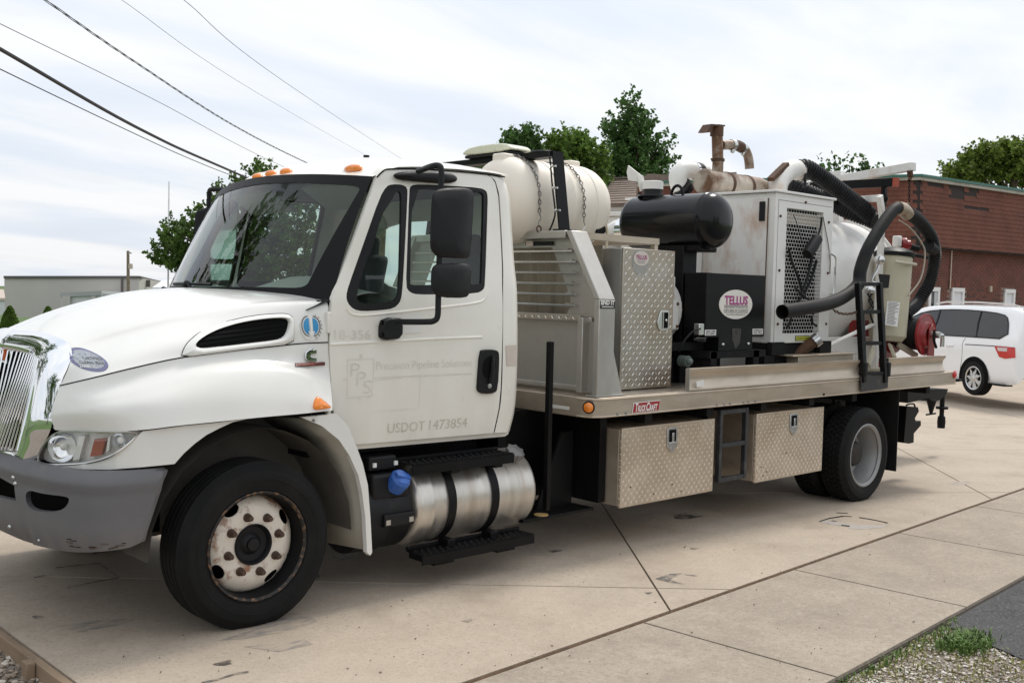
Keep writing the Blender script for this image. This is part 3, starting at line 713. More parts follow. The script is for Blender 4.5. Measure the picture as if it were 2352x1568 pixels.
# raised creases pressed into the door
def crease(pts, r=.006, lift=.000, name='door_crease'):
    P = smoothpoly([Vector(p) for p in pts], 2, closed=False)
    part(name, MB().tube([(p[0], yc(p[1])+r*.35-lift, p[1]) for p in P], r, 8), M['white'], door)
crease([cc(*p) for p in ((262,1390),(290,1435),(360,1452),(450,1449),(720,1420),(1100,1378),(1370,1346),(1435,1318),(1455,1265))], .009)
crease([dd(*p) for p in ((250,500),(500,488),(800,470),(1200,448),(1640,432))], .011)
def scaled(P, k, dx=0, dz=0):
    cx = sum(p[0] for p in P)/len(P); cz = sum(p[1] for p in P)/len(P); return [(cx+(p[0]-cx)*k+dx, cz+(p[1]-cz)*k+dz) for p in P]
# window frames (black rubber) and glass
qin = smoothpoly([Vector(cc(*p)) for p in ((640,480),(690,395),(725,400),(733,470),(715,1230),(690,1320),(600,1345),(430,1352),(360,1330),(345,1270),(440,960),(470,930),(560,600))], 1)
din = smoothpoly([Vector(cc(*p)) for p in ((825,372),(1030,376),(1400,398),(1428,420),(1430,460),(1412,1170),(1400,1188),(900,1192),(812,1192),(800,1170))], 1)
def fmap(off): return lambda x, z: (x, yc(z)+off, z)
for own, mm in ((door, lambda m: m), (fdoor, mirror_mb)):
    part('quarter_window_frame', mm(panel(qw, [qin], fmap(.004), .06, (0,.02,0))), M['black'], own, fix=True)
    part('window_frame', mm(panel(dw, [din], fmap(.004), .06, (0,.02,0))), M['black'], own, fix=True)
    part('quarter_window_glass', mm(panel(qin, [], fmap(.014), .15)), M['glass'], own, fix=True)
    part('window_glass', mm(panel(din, [], fmap(.014), .15)), M['glass'], own, fix=True)
sill = [dd(*p) for p in ((440,1395),(490,1418),(1745,1313),(1920,1300),(1915,1325),(1885,1347),(505,1468))]
slm = panel(sill, [], fmap(.035), .1, (0,.05,0))
part('door_sill', slm, M['white'], truck, fix=True); part('door_sill', mirror_mb(slm), M['white'], truck, fix=True)
# rear pillar with its rounded corner and the back wall
seamR = [cc(1475,262), cc(1520,300), cc(1540,355), cc(1556,420), cc(1566,520), cc(1590,1000), dd(1834,0), dd(1831,600), dd(1822,900), dd(1805,1080), dd(1755,1310)]
edgeR = [cc(1545,252), cc(1600,275), cc(1640,330), cc(1665,420), cc(1680,520), cc(1712,1000), dd(1990,0), dd(1995,500), dd(1985,900), dd(1965,1120), dd(1920,1300)]
rows = []
for a, b in zip(seamR, edgeR):
    y1 = yc(a[1]); y2 = yc(b[1]); rw_ = [(a[0], y1, a[1])]
    xe = b[0]-.0
    rw_ += [(a[0]+(xe-a[0])*.55, yc(b[1]*.5+a[1]*.5), a[1]*.45+b[1]*.55), (xe-.045, y2+.004, b[1]), (xe-.012, y2+.018, b[1]), (xe+.004, y2+.055, b[1]), (xe+.006, y2+.2, b[1])]
    rows.append(rw_)
rp = MB().grid([crline(c_, 3) for c_ in zip(*rows)])
part('rear_pillar', rp, M['white'], truck, smooth=50, fix=True); part('rear_pillar', mirror_mb(rp), M['white'], truck, smooth=50, fix=True)
bw_o = [(.42,.95),(.36,2.40),(.5,2.52),(1.88,2.52),(2.02,2.40),(1.96,.95)]
bwh = [(.62,1.78),(.62,2.28),(1.76,2.28),(1.76,1.78)]
part('back_wall', panel(bw_o, [smoothpoly([Vector(p) for p in bwh], 2)], lambda a, b: (2.04-(b-.95)*.085, a, b), .2, (-.03,0,0)), M['white'], truck, fix=True)
part('rear_window', panel(smoothpoly([Vector(p) for p in bwh], 2), [], lambda a, b: (2.025-(b-.95)*.085, a, b), .3), M['glass'], truck, fix=True)
part('cab_underside', MB().box(.45,2.0,.3,2.08,.82,.93), M['chassis'], truck)
# ---- windshield
def ws(s, t, bulge=0.0):
    k = 1-(2*s-1)**2
    B_ = Vector((.515-.27*k, .165+2.05*s, 1.715+.02*k)); T_ = Vector((.845-.17*k, .262+1.856*s, 2.447+.04*k))
    p = B_.lerp(T_, t); p.x -= .02*math.sin(math.pi*t)+bulge; return p
wo = [(.0,0),(1,0),(1,1),(0,1)]
wi = roundpoly([(.085,.085),(.5,.05),(.955,.07),(.982,.91),(.5,.93),(.022,.915)], .045)
wfr = part('windshield_frame', panel(wo, [wi], lambda a, b: ws(a, b, .004), .06), M['frit'], truck, fix=True)
part('windshield', panel(wi, [], lambda a, b: ws(a, b), .06), M['glass'], wfr, fix=True, smooth=60)
# ---- roof
ct = [cc(515,275), cc(575,218), cc(640,206), cc(850,205), cc(1150,223), cc(1440,250), cc(1600,275)]
gut = crline([Vector((p[0], yc(p[1])-.004, p[1])) for p in ct], 4)
def roofz(x, y):
    u_ = abs(y-YM)/(YM-.25); cr_ = 1-min(1, u_)**2.6
    g_ = min(gut, key=lambda p: abs(p.x-x)).z
    l_ = min(1, max(0, (x-.62)/.55)); back = max(0, (x-1.75)/.25)
    return g_+.012+cr_*(.035+.075*l_)-back*back*.02*cr_
rows = []
for i in range(29):
    s = i/28; f0 = ws(s, 1.0); r_ = [f0+Vector((.0,0,.0))]
    ys = .255+(2*YM-.51)*s
    for j in range(1, 13):
        x = f0.x+(1.93-f0.x)*j/12
        a = min(1, j/2.5)
        z = roofz(x, ys)
        r_.append(Vector((x, f0.y+(ys-f0.y)*a, z if j > 1 else f0.z+(z-f0.z)*.75)))
    rows.append(r_)
rows = [[Vector((p.x, p.y, p.z)) for p in r_] for r_ in rows]
part('roof', MB().grid(rows), M['white'], truck, smooth=60, fix=True)
part('roof_rear_edge', MB().tube([r_[-1]+Vector((.0,0,-.03)) for r_ in rows[2:-2]], .03, 10), M['white'], truck)
part('roof_gutter', MB().tube(gut, .005, 6), M['seam'], truck); part('roof_gutter', MB().tube([mir(p) for p in gut], .005, 6), M['seam'], truck)
# sides of the roof between gutter and crown
sdm = MB().grid([[p+Vector((0,.0,0)) for p in gut], [Vector((p.x, p.y+.05, roofz(p.x, .30))) for p in gut]])
part('roof_side', sdm, M['white'], truck, fix=True); part('roof_side', mirror_mb(sdm), M['white'], truck, fix=True)
for (px, py, a, b) in ((592.5,407,.05,.026),(623,401.6,.055,.026),(660,395.4,.06,.028),(815,389.4,.085,.032)):
    best = min((r_[j].lerp(r_[j+1], t/6) for r_ in rows for j in range(0, 4) for t in range(6)), key=lambda p: (CX+FPX*(p-CAM).dot(RT)/(p-CAM).dot(FW)-px)**2+(CY-FPX*(p-CAM).dot(UP)/(p-CAM).dot(FW)-py)**2)
    ml_ = part('marker_lamp', MB().ball(best+Vector((-.005,0,.0)), .035, a, .028, n=20, m=10), M['amber'], truck)
p = rows[25][3]; part('marker_lamp', MB().ball(p, .035, .08, .028, n=20, m=10), M['amber'], truck)
# ---- cowl, wipers
cw = MB().grid([[ws(s/12, .02)+Vector((.0,0,-.004)) for s in range(13)], [ws(s/12, 0)+Vector((-.16,0,-.05)) for s in range(13)]])
part('cowl', cw, M['black'], truck)
def wiper(a, b, piv):
    P = crline([ws(*a, .03), ws((a[0]+b[0])/2, (a[1]+b[1])/2, .028), ws(*b, .03)], 6)
    o = part('wiper', MB().tube(P, .011, 6), M['black'], truck)
    part('wiper_arm', MB().tube([ws(*piv, .01), ws((a[0]+b[0])/2, (a[1]+b[1])/2+.005, .045)], .010, 6).ball(ws((a[0]+b[0])/2, (a[1]+b[1])/2, .04), .022, n=8, m=6), M['black'], o)
wiper((.44,.075),(.74,.075),(.52,.0)); wiper((.86,.02),(1.0,.05),(.97,.0))
# ---- interior
ds = MB(); dr = []
for i in range(21):
    s = i/20; b0 = ws(s, .0); hgt = .06*math.exp(-((s-.22)/.12)**2)+.02*math.sin(s*9)
    dr.append([b0+Vector((.02,0,-.02)), b0+Vector((.12,0,.02+hgt*.6)), b0+Vector((.28,0,.05+hgt)), b0+Vector((.42,0,.0+hgt*.6)), b0+Vector((.48,0,-.25))])
part('dashboard', MB().grid([crline(r_, 4) for r_ in dr]), M['dash'], truck, smooth=60, fix=True)
stw = MB(); c0 = Vector((.93,.62,1.60)); a_ = Vector((0,1,0)); b_ = Vector((-.45,0,.89))
stw.tube([c0+.22*(math.cos(t)*a_+math.sin(t)*b_) for t in [2*math.pi*k/28 for k in range(28)]], .016, 8, closed=True)
for t in (R(200), R(340), R(90)): stw.tube([c0, c0+.22*(math.cos(t)*a_+math.sin(t)*b_)], .014, 6)
stw.ball(c0, .05, n=10, m=6); stw.tube([c0, c0+Vector((-.3,0,-.15))], .03, 8)
part('steering_wheel', stw, M['black'], truck)
for y in (.62, 1.76):
    st_ = part('seat', MB().box(1.25,1.78,y-.25,y+.25,1.18,1.34), M['seat'], truck, bevel=.05, seg=3)
    part('seat_back', MB().obox((1.80,y,1.66), (.06,0,.0), (0,.24,0), (.08,0,.38)), M['seat'], st_, bevel=.05, seg=3)
    part('headrest', MB().obox((1.88,y,2.08), (.04,0,0), (0,.13,0), (.012,0,.09)), M['seat'], st_, bevel=.03, seg=3)
part('sun_visor', MB().obox((.93,.72,2.36),(.10,0,-.06),(0,.28,0),(.006,0,.01)), M['dash'], truck); part('sun_visor', MB().obox((.93,1.66,2.36),(.10,0,-.06),(0,.28,0),(.006,0,.01)), M['dash'], truck)
part('headliner', MB().box(.95,1.92,.30,2.08,2.43,2.45), mat('headliner', (.09,.09,.085), .9), truck)
inl = MB().box(.62,1.98,.215,.235,.95,1.70); part('door_lining', inl, M['dash'], door); part('door_lining', mirror_mb(inl), M['seat'], fdoor)
# ---- ghosted lettering, decals on the door
def door_text(txt, p0, p1, hpx, mt, bold=0.0, off=.002, shear=0.0, space=1.0):
    a = dd(*p0); b = dd(*p1); sl_ = (b[1]-a[1])/(b[0]-a[0]); h_ = dd(p0[0], p0[1]-hpx)[1]-a[1]
    part('ghost_lettering', text_mb(txt, lambda u, v: (a[0]+u, yc(a[1]+v+u*sl_)-off, a[1]+v+u*sl_), b[0]-a[0], h_, bold, shear, space), mt, door, smooth=0)
def door_poly(name, pts, mt, off=.002):
    P = [dd(*p) for p in pts]; part(name, MB().add([(x, yc(z)-off, z) for x, z in P], [tuple(range(len(P)))]), mt, door, fix=True, smooth=0)
def door_line(p, q, wpx=6, mt=None):
    a = Vector(p); b = Vector(q); n_ = Vector((-(b-a).y, (b-a).x)).normalized()*wpx/2
    door_poly('ghost_line', [a+n_, b+n_, b-n_, a-n_], mt or M['ghost'])
door_text('18-356', (285,455), (620,452), 88, M['ghost'], .02)
door_line((408,640),(650,632)); door_line((650,632),(632,972)); door_line((632,972),(405,992)); door_line((405,992),(408,640))
door_line((520,605),(545,605),34); door_line((372,820),(405,820),10); door_line((510,1000),(530,1000),22)
door_text('P', (435,795), (520,790), 120, M['ghost'], -.01); door_text('P', (490,870), (578,862), 115, M['ghost'], -.01); door_text('S', (550,950), (625,942), 118, M['ghost'], -.01)
door_text('Precision Pipeline Solutions', (668,758), (1545,722), 100, M['ghost'], -.012)
door_line((650,805),(1545,767),8); door_line((655,830),(900,805),5); door_line((650,1115),(1060,1085),3); door_line((1075,790),(1060,1085),3)
M['ghost2'] = mat('grimy_residue', (.56,.52,.44), .6, var=.25, vscale=20)
door_text('USDOT', (772,1312), (1112,1285), 88, M['ghost2'], .0); door_text('1473854', (1155,1282), (1500,1255), 88, M['ghost2'], .0)
door_poly('label', [(903,233),(1083,222),(1087,390),(908,402)], M['label'], .003)
for k in range(13):
    if 5 <= k <= 7: continue
    y0 = 240+12*k; door_line((912,y0+5),(1075-(17*k)%40,y0-4),3.2,M['ink'])
# tan patch on the rear pillar
pp = [dd(*p) for p in ((1857,510),(1955,506),(1958,692),(1862,697))]
part('faded_patch', MB().add([(x, yc(z)-.004, z) for x, z in pp], [(0,1,2,3)]), M['tanpatch'], truck, fix=True)
# door handle
ho = smoothpoly([Vector(dd(*p)) for p in ((1610,560),(1650,545),(1740,545),(1778,565),(1782,640),(1768,900),(1740,945),(1640,952),(1592,930),(1586,880))], 1)
hn = part('door_handle', panel(ho, [], lambda x, z: (x, yc(z)-.022, z), .1, (0,.03,0)), M['black'], door, fix=True, bevel=.006)
hi = smoothpoly([Vector(dd(*p)) for p in ((1625,650),(1690,600),(1735,620),(1745,700),(1725,800),(1625,810))], 2)
part('handle_recess', panel(hi, [], lambda x, z: (x, yc(z)-.0235, z), .1), M['seam'], hn, fix=True)
a, b = dd(1712,600), dd(1690,850)
part('handle_grip', MB().tube([(a[0], yc(a[1])-.03, a[1]), ((a[0]+b[0])/2, yc(b[1])-.042, (a[1]+b[1])/2), (b[0], yc(b[1])-.03, b[1])], [.010,.014,.016], 8), M['black'], hn)
b = dd(1686,878); part('keyhole', MB().lathe((b[0], yc(b[1])-.022, b[1]), (0,-1,0), [(0,.017),(.006,.016),(.007,0)], 14), M['steel'], hn)
# door hinges in the gap
for p in ((240,300),(240,1040)):
    a = dd(*p); part('hinge', MB().box(a[0]-.012,a[0]+.012,yc(a[1])-.006,yc(a[1])+.03,a[1]-.06,a[1]+.06), M['white'], door, bevel=.006)
part('cowl_side_gap', MB().box(.44,.52,.20,.24,1.0,1.72), M['seam'], truck); part('cowl_side_gap', MB().box(.44,.52,2.14,2.18,1.0,1.72), M['seam'], truck)
# ---- mirrors
def CW(cx, cy, y): return W(725.9+.27006*cx, 332.7+.27006*cy, y=y)
def mirror_asm(mm, lab):
    arm = crline([CW(690,1503,.06), CW(800,1505,-.03), CW(940,1504,-.13), CW(1000,1497,-.165), CW(1034,1455,-.18), CW(1040,1300,-.18), CW(1050,900,-.18), CW(1060,400,-.18), CW(1066,230,-.18), CW(1050,180,-.165), CW(985,182,-.10), CW(870,225,.12)], 5)
    am = part('mirror', mm(MB().tube(arm, .0175, 10)), M['black'], truck, label=lab)
    P1 = smoothpoly([Vector((p[0], p[1])) for p in ((985,420),(1005,385),(1060,366),(1250,360),(1295,385),(1306,440),(1290,700),(1275,930),(1245,968),(1020,955),(975,905),(970,860))], 1)
    P2 = smoothpoly([Vector((p[0], p[1])) for p in ((983,1060),(1005,1015),(1060,1006),(1235,1003),(1275,1030),(1286,1080),(1268,1265),(1230,1302),(1060,1299),(992,1268),(979,1200))], 1)
    for P, nm, bz_ in ((P1,'mirror_head',.045),(P2,'convex_mirror_head',.03)):
        c = sum(P, Vector((0,0)))/len(P); rg = []
        for t, o in ((1.0,.06),(1.0,.015),(.97,-.005),(.88,-.03),(.6,-.045),(.01,-.05)):
            rg.append([CW(c.x+(p.x-c.x)*t, c.y+(p.y-c.y)*t, -.205)+Vector((o*.9, o*.35, 0)) for p in P]); rg[-1].append(rg[-1][0])
        part(nm, mm(MB().grid(rg)), M['black'], am, smooth=60, fix=True)
        part('mirror_glass', mm(MB().add([CW(c.x+(p.x-c.x)*.97, c.y+(p.y-c.y)*.97, -.205)+Vector((.05,.02,0)) for p in P], [tuple(range(len(P)))])), M['chrome'], am, fix=True)
    for cyy in (640, 1150): part('mirror_clamp', mm(MB().ball(CW(1085,cyy,-.2)+Vector((-.02,0,0)), .03, .02, .06 if cyy < 800 else .045, n=12, m=8)), M['black'], am)
    ov = smoothpoly([Vector(p) for p in ((650,265),(680,238),(760,225),(950,225),(1120,238),(1180,265),(1195,295),(1170,325),(1050,330),(850,315),(700,300))], 1)
    c = sum(ov, Vector((0,0)))/len(ov); rg = []
    for t, o in ((1,.0),(.97,-.02),(.85,-.035),(.5,-.042),(.01,-.042)):
        rg.append([CW(c.x+(p.x-c.x)*t, c.y+(p.y-c.y)*t, .235)+Vector((0,o,0)) for p in ov]); rg[-1].append(rg[-1][0])
    part('mirror_base', mm(MB().grid(rg)), M['black'], am, smooth=60, fix=True)
    lb = [W(695.7+.25074*a, 665.4+.25074*b, y=.155) for a, b in ((700,275),(760,252),(860,255),(872,330),(870,400),(840,445),(720,455),(675,435),(680,330))]
    part('mirror_bracket', mm(MB().prism(lb, (0,-.055,0))), M['black'], am, bevel=.012)
    for p in ((722,300),(727,415)):
        q = W(695.7+.25074*p[0], 665.4+.25074*p[1], y=.097); part('bracket_bolt', mm(MB().lathe(q, (0,-1,0), [(0,.016),(.003,.014),(-.01,.008)], 10)), M['seam'], am)
mirror_asm(lambda m: m, 'black twin door mirror on a tubular arm'); mirror_asm(mirror_mb, 'far side mirror')
part('roof_antenna_stud', MB().cyl((1.25,.9,2.62),(1.25,.9,2.66),.02,8), M['seam'], truck)

# ================================================================== UNDER THE CAB: tanks, steps
def T6(cx, cy, **k): return W((1350+.35072*cx)/1.65306, (1600+.35072*cy)/1.65306, **k)       # enlarged crop of the tank
tk0, tkR, tkz, tky = 1.10, .262, .47, .36
prof = [(0,.0),(.003,.18),(.012,.225),(.03,.252),(.055,tkR)]; Lk = 1.04
prof2 = prof+[(.12,tkR),(.125,tkR+.003),(.14,tkR+.003),(.145,tkR)]+[(Lk-t, r) for t, r in reversed(prof)]
ft = part('fuel_tank', MB().lathe((tk0,tky,tkz), (1,0,0), prof2, 56), M['brushed'], truck, label='brushed aluminium fuel tank', fix=True)
for x in (1.38, 1.74):
    part('tank_strap', MB().lathe((x,tky,tkz), (1,0,0), [(-.03,tkR),(-.03,tkR+.006),(.03,tkR+.006),(.03,tkR)], 56), M['blackpaint'], ft)
    part('strap_bracket', MB().box(x-.035,x+.035,.075,.16,tkz+.20,tkz+.262), M['blackpaint'], ft, bevel=.006); part('strap_foot', MB().box(x-.03,x+.03,.1,.2,tkz-.29,tkz-.215), M['blackpaint'], ft, bevel=.006)
cp = Vector((1.98,.205,tkz+.235))
part('fuel_cap', MB().lathe(cp, (0,-.55,.83), [(-.03,.05),(.0,.05),(.005,.06),(.05,.06),(.056,.05),(.057,0)], 18), M['capgrey'], ft, smooth=40)
for k in range(7):
    a = 2*math.pi*k/7; e1 = Vector((1,0,0)); e2 = Vector((0,.83,.55)); n_ = Vector((0,-.55,.83))
    part('cap_grip', MB().obox(cp+.055*(math.cos(a)*e1+math.sin(a)*e2)+n_*.03, n_*.024, e1*.009, e2*.009), M['capgrey'], ft)
# diesel exhaust fluid tank with blue cap in front of the fuel tank
de = part('fluid_tank', MB().lathe((.72,tky+.01,tkz-.01), (1,0,0), [(0,0),(0,.22),(.012,.245),(.19,.25),(.2,.25),(.21,.243),(.36,.243),(.372,.225),(.375,0)], 40), M['black'], truck, fix=True)
part('fluid_tank_shoulder', MB().box(.80,1.07,.14,.46,tkz+.08,tkz+.235), M['black'], de, bevel=.02)
bc = Vector((.975,.125,tkz+.185))
part('blue_cap', MB().lathe(bc, (.05,-.62,.6), [(-.05,.062),(.0,.066),(.03,.064),(.05,.05),(.056,.02),(.057,0)], 14), M['blue'], de, smooth=25)
part('cap_wing', MB().obox(bc+Vector((.004,-.035,.034)), (.05,0,-.012), (0,.012,.012), (.0,-.012,.014)), M['blue'], de, bevel=.006)
part('clamp_strip', MB().box(.86,1.08,.098,.14,tkz-.075,tkz+.0), M['black'], de, bevel=.006)
for p in (.885, 1.055): part('clip', MB().box(p-.016,p+.016,.094,.11,tkz-.06,tkz-.03), M['steel'], de)
cb = part('control_box', MB().box(.80,1.0,.18,.36,tkz+.25,tkz+.335), M['black'], truck, bevel=.012)
for p in (.835, .99): part('connector', MB().box(p-.012,p+.012,.170,.182,tkz+.275,tkz+.30), M['label'], cb)
def step_mb(x0, x1, y0, y1, z):
    m = MB().box(x0,x1,y0,y1,z-.006,z).box(x0,x1,y0,y0+.012,z-.062,z-.0065).box(x0,x1,y1-.02,y1+.004,z+.0005,z+.022)
    return m
def lugstep(x0, x1, y0, y1, z, own):
    m = MB(); nx = int((x1-x0)/.05)
    for i in range(nx):
        for j in range(3):
            x = x0+.03+(x1-x0-.05)*i/nx+(.02 if j % 2 else 0); y = y0+.03+(y1-y0-.06)*j/2.4
            m.lathe((x, y, z), (0,0,1), [(0,.012),(.006,.008),(.006,.004),(.001,.003)], 8)
    for i in range(int((x1-x0)/.022)): m.box(x0+.006+.022*i, x0+.018+.022*i, y0-.004, y0+.003, z, z+.007)
    part('step_grip', m, M['blackpaint'], own, smooth=0, kind='stuff')
s1 = part('cab_step', step_mb(1.03,1.86,.06,.24,tkz+.285), M['blackpaint'], truck, bevel=.003); lugstep(1.03,1.86,.06,.24,tkz+.285, s1)
s2 = part('cab_step', step_mb(1.10,2.04,.035,.20,tkz-.262), M['blackpaint'], truck, bevel=.003); lugstep(1.10,2.04,.035,.20,tkz-.262, s2)
part('step_hanger', MB().box(1.2,1.36,.05,.3,tkz-.345,tkz-.27).box(1.72,1.88,.05,.3,tkz-.345,tkz-.27), M['blackpaint'], s2, bevel=.006)
part('far_fuel_tank', mirror_mb(MB().lathe((tk0,tky,tkz), (1,0,0), prof2, 40)), M['brushed'], truck, fix=True)
# dark frame plates and vertical steel bar between cab and boxes
pl_ = MB().box(2.12,2.20,.5,1.9,.40,1.02).box(2.05,2.75,.16,.60,.255,.275)
pl_.prism([(2.36,.35,.275),(2.72,.35,.275),(2.72,.35,.80),(2.60,.35,.80)], (0,.02,0)); pl_.box(2.2,2.72,.62,.70,.3,.94)
pl_.box(2.80,2.872,.165,.62,.30,.935)
part('outrigger_plate', pl_, M['blackpaint'], truck)
part('upright_bar', MB().beam(W(1255,1170,y=.20), W(1264,785,y=.10), .036, .036, (0,1,0)), M['blackpaint'], truck, label='upright black square bar behind the cab')
part('bar_foot', MB().lathe((2.26,.2,.276), (0,0,1), [(0,.05),(.006,.05),(.006,0)], 16), mat('bare_wood_stain', (.42,.27,.10), .7), truck)

# ================================================================== FLAT BED
def crop(ox, oy, k): return lambda a, b: ((ox+k*a)/1.65306, (oy+k*b)/1.65306)
C1 = crop(1700,500,.38259); C3 = crop(2400,450,.38259); C4 = crop(2400,900,.38265); C5 = crop(2900,550,.38259); C6 = crop(2900,1000,.38259); C7 = crop(2200,1400,.46769); C8 = crop(2900,1350,.38259); CE = crop(1900,800,.44643)
BT, BB, BY, BR = 1.082, .943, -.03, 8.16
plan = [(2.50,.12),(2.508,.055),(2.54,.0),(2.59,-.022),(2.66,BY),(BR,BY),(BR,2*YM-BY),(2.66,2*YM-BY),(2.59,2*YM+.022),(2.54,2*YM),(2.508,2*YM-.055),(2.50,2*YM-.12)]
bed = part('bed', MB().prism([(x,y,BB) for x, y in plan], (0,0,BT-BB)), M['alu'], truck, bevel=.006)
# thin lips along the top and bottom of the bed edge
for z in (BT-.012, BB+.008):
    part('edge_lip', MB().tube([(x-(.004 if x < 2.6 else 0), y-.003, z) for x, y in plan[:6]], .006, 6), M['alu'], bed)
part('floor_plate', MB().box(2.7,8.1,.02,2.36,BT-.002,BT+.004), M['tread'], bed)
for x in [3.2+.75*k for k in range(7)]: part('cross_bearer', MB().box(x-.04,x+.04,.05,2.33,.862,BB-.002), M['chassis'], bed)
def rail(x0, x1):
    pr_ = [(-.002,BT+.003),(-.034,BT+.003),(-.036,BT+.018),(-.030,BT+.026),(-.014,BT+.052),(-.006,BT+.086),(-.012,BT+.118),(-.030,BT+.142),(-.038,BT+.150),(-.038,BT+.170),(-.002,BT+.172)]
    o = part('side_rail', MB().prism([(x0,y,z) for y, z in pr_], (x1-x0,0,0)), M['alu'], bed, smooth=50)
    part('rail_cap', MB().prism([(x0,y-.001,z) for y, z in ((-.002,BT+.003),(-.038,BT+.003),(-.038,BT+.172),(-.002,BT+.172))], (-.006,0,0)), M['steel'], o)
rail(3.56, 6.14); rail(6.66, 7.88)
q = W(*C7(980,120), y=-.045); part('paper_tag', MB().obox((q.x,-.046,q.z), (.045,0,.004), (0,.001,0), (-.003,0,.022)), M['label'], bed)
for p in ((305,372),(375,362),(1112,296),(1172,294),(1220,285),(1330,277),(1370,270),(1424,264),(1983,207)):
    q = W(*C7(*p), y=BY); part('rivet', MB().ball((q.x, BY-.002, q.z), .012, .008, .012, n=10, m=6), M['capgrey'] if p[0] < 1900 else M['seam'], bed)
q = W(1357,936,x=2.503); mk_ = part('amber_marker', MB().lathe((q.x+.002,q.y+.02,q.z), (-.9,-.43,0), [(0,.036),(.012,.034),(.02,.024),(.022,0)], 20), M['amber'], bed)
part('marker_ring', MB().lathe((q.x+.002,q.y+.02,q.z), (-.9,-.43,0), [(0,.044),(.008,.044),(.008,.034)], 20), M['black'], mk_)
part('info_label', MB().obox((2.499,.28,.995), (.001,0,0), (0,.09,0), (0,0,.012)), M['label'], bed)
q = W(*C6(1890,1100), y=BY); part('side_lamp', MB().lathe((q.x,BY,q.z), (0,-1,0), [(0,.04),(.012,.038),(.018,.02),(.018,0)], 18), M['red'], bed)
# maker's plate
a = W(*C7(425,362), y=BY-.004); b = W(*C7(655,252), y=BY-.004)
np_ = [(a.x,a.z),(b.x-.012,a.z+.004),(b.x,b.z),(a.x+.014,b.z-.004)]
pn = part('name_plate', MB().prism([(x,BY-.001,z) for x, z in np_], (0,-.006,0)), M['label'], bed, bevel=.004)
part('plate_field', MB().add([(a.x+(x-a.x)*.96+.006, BY-.0085, .5*(a.z+b.z)+(z-.5*(a.z+b.z))*.88) for x, z in np_], [(0,1,2,3)]), M['redplate'], pn, fix=True)
zc_ = .5*(a.z+b.z)
for tx, x0, w_, h_ in (('T',.026,.030,.062),('RUCK',.060,.088,.046),('C',.152,.034,.062),('RAFT',.190,.090,.046)):
    part('lettering', text_mb(tx, lambda u, v: (a.x+x0*(b.x-a.x)/.32+u+v*.15, BY-.0095, zc_-.031+v), w_*(b.x-a.x)/.32, h_, .035), M['label'], pn, smooth=0)
# ---- boxes slung under the bed, tread-plate doors
def lugs(o, u, v, n, U, V, pitch=.034, skip=None):
    m = MB(); o, u, v, n = map(Vector, (o, u, v, n)); nu = int(U/pitch); nv = int(V/pitch); s2 = math.sqrt(.5)
    for i in range(nu):
        for j in range(nv):
            c2 = ((i+.5)*U/nu, (j+.5)*V/nv)
            if skip and skip(*c2): continue
            sg = 1 if (i+j) % 2 else -1
            d = (u*s2+v*s2*sg); e = (u*s2-v*s2*sg); c = o+u*c2[0]+v*c2[1]; l_, w_ = pitch*.50, pitch*.13
            m.add([c-d*l_+n*.0002, c+e*w_, c+d*l_+n*.0002, c-e*w_, c-d*l_*.5+n*.0032, c+d*l_*.5+n*.0032], [(0,1,4),(1,2,5),(1,5,4),(2,3,5),(3,0,4),(3,4,5)])
    return m
def latch_v(own, p, k=1.0):                       # shield-shaped folding T-latch
    x, y, z = p; s = [(-.042,.055),(-.03,.062),(.03,.062),(.042,.055),(.042,-.035),(.0,-.07),(-.042,-.035)]
    o = part('latch', MB().prism([(x+a*k,y,z+b*k) for a, b in s], (0,-.008,0)), M['steel'], own, bevel=.003)
    part('latch_pocket', MB().box(x-.028*k,x+.028*k,y-.0095,y-.006,z-.015*k,z+.05*k), M['seam'], o)
    part('latch_handle', MB().box(x-.032*k,x+.032*k,y-.02,y-.009,z-.022*k,z-.012*k).box(x-.008*k,x+.008*k,y-.018,y-.009,z-.012*k,z+.035*k), M['steel'], o, bevel=.003)
    part('latch_lock', MB().lathe((x,y-.008,z-.045*k), (0,-1,0), [(0,.010*k),(.004,.009*k),(.004,0)], 12), M['steel'], o)
def side_box(x0, x1, z0, z1, y0, lat):
    b_ = part('underbody_toolbox', MB().box(x0+.003,x1-.003,y0+.028,y0+.50,z0+.01,z1-.012), M['alu'], truck, bevel=.006, label='tread-plate toolbox slung under the bed')
    d_ = part('lid', MB().box(x0,x1,y0,y0+.026,z0,z1), M['treadtan'], b_, bevel=.005)
    part('tread_lugs', lugs((x0+.012,y0,z0+.012), (1,0,0), (0,0,1), (0,-1,0), x1-x0-.024, z1-z0-.024, .031, lambda a, b: abs(a+.012+x0-lat[0]) < .07 and abs(b+.012+z0-lat[1]) < .105), M['lugtan'], d_, smooth=0, kind='stuff')
    part('edge_lugs', lugs((x0,y0+.024,z0+.012), (0,-1,0), (0,0,1), (-1,0,0), .022, z1-z0-.024, .022), M['lugtan'], d_, smooth=0, kind='stuff')
    latch_v(d_, (lat[0], y0-.001, lat[1]), 1.45)
    for k in range(4): part('rivet', MB().ball((x0+.05+random.random()*(x1-x0-.1), y0-.001, z0+.03+random.random()*.22), .006, n=8, m=5), M['rust'], d_)
    return b_
q1 = W(*C7(748,570), y=.03); q2 = W(*C7(1735,445), y=.03)
side_box(2.885, 3.995, .272, .845, .03, (q1.x, q1.z)); side_box(4.578, 5.63, .272, .845, .03, (q2.x, q2.z))
for x0_, x1_ in ((2.72,4.0),(4.55,5.63)): part('far_underbody_toolbox', MB().box(x0_,x1_,2*YM-.55,2*YM-.03,.28,.845), M['alu'], truck, bevel=.006)  # unseen far-side boxes, added to cut the light under the truck
lf = MB(); xa, xb = 4.07, 4.455
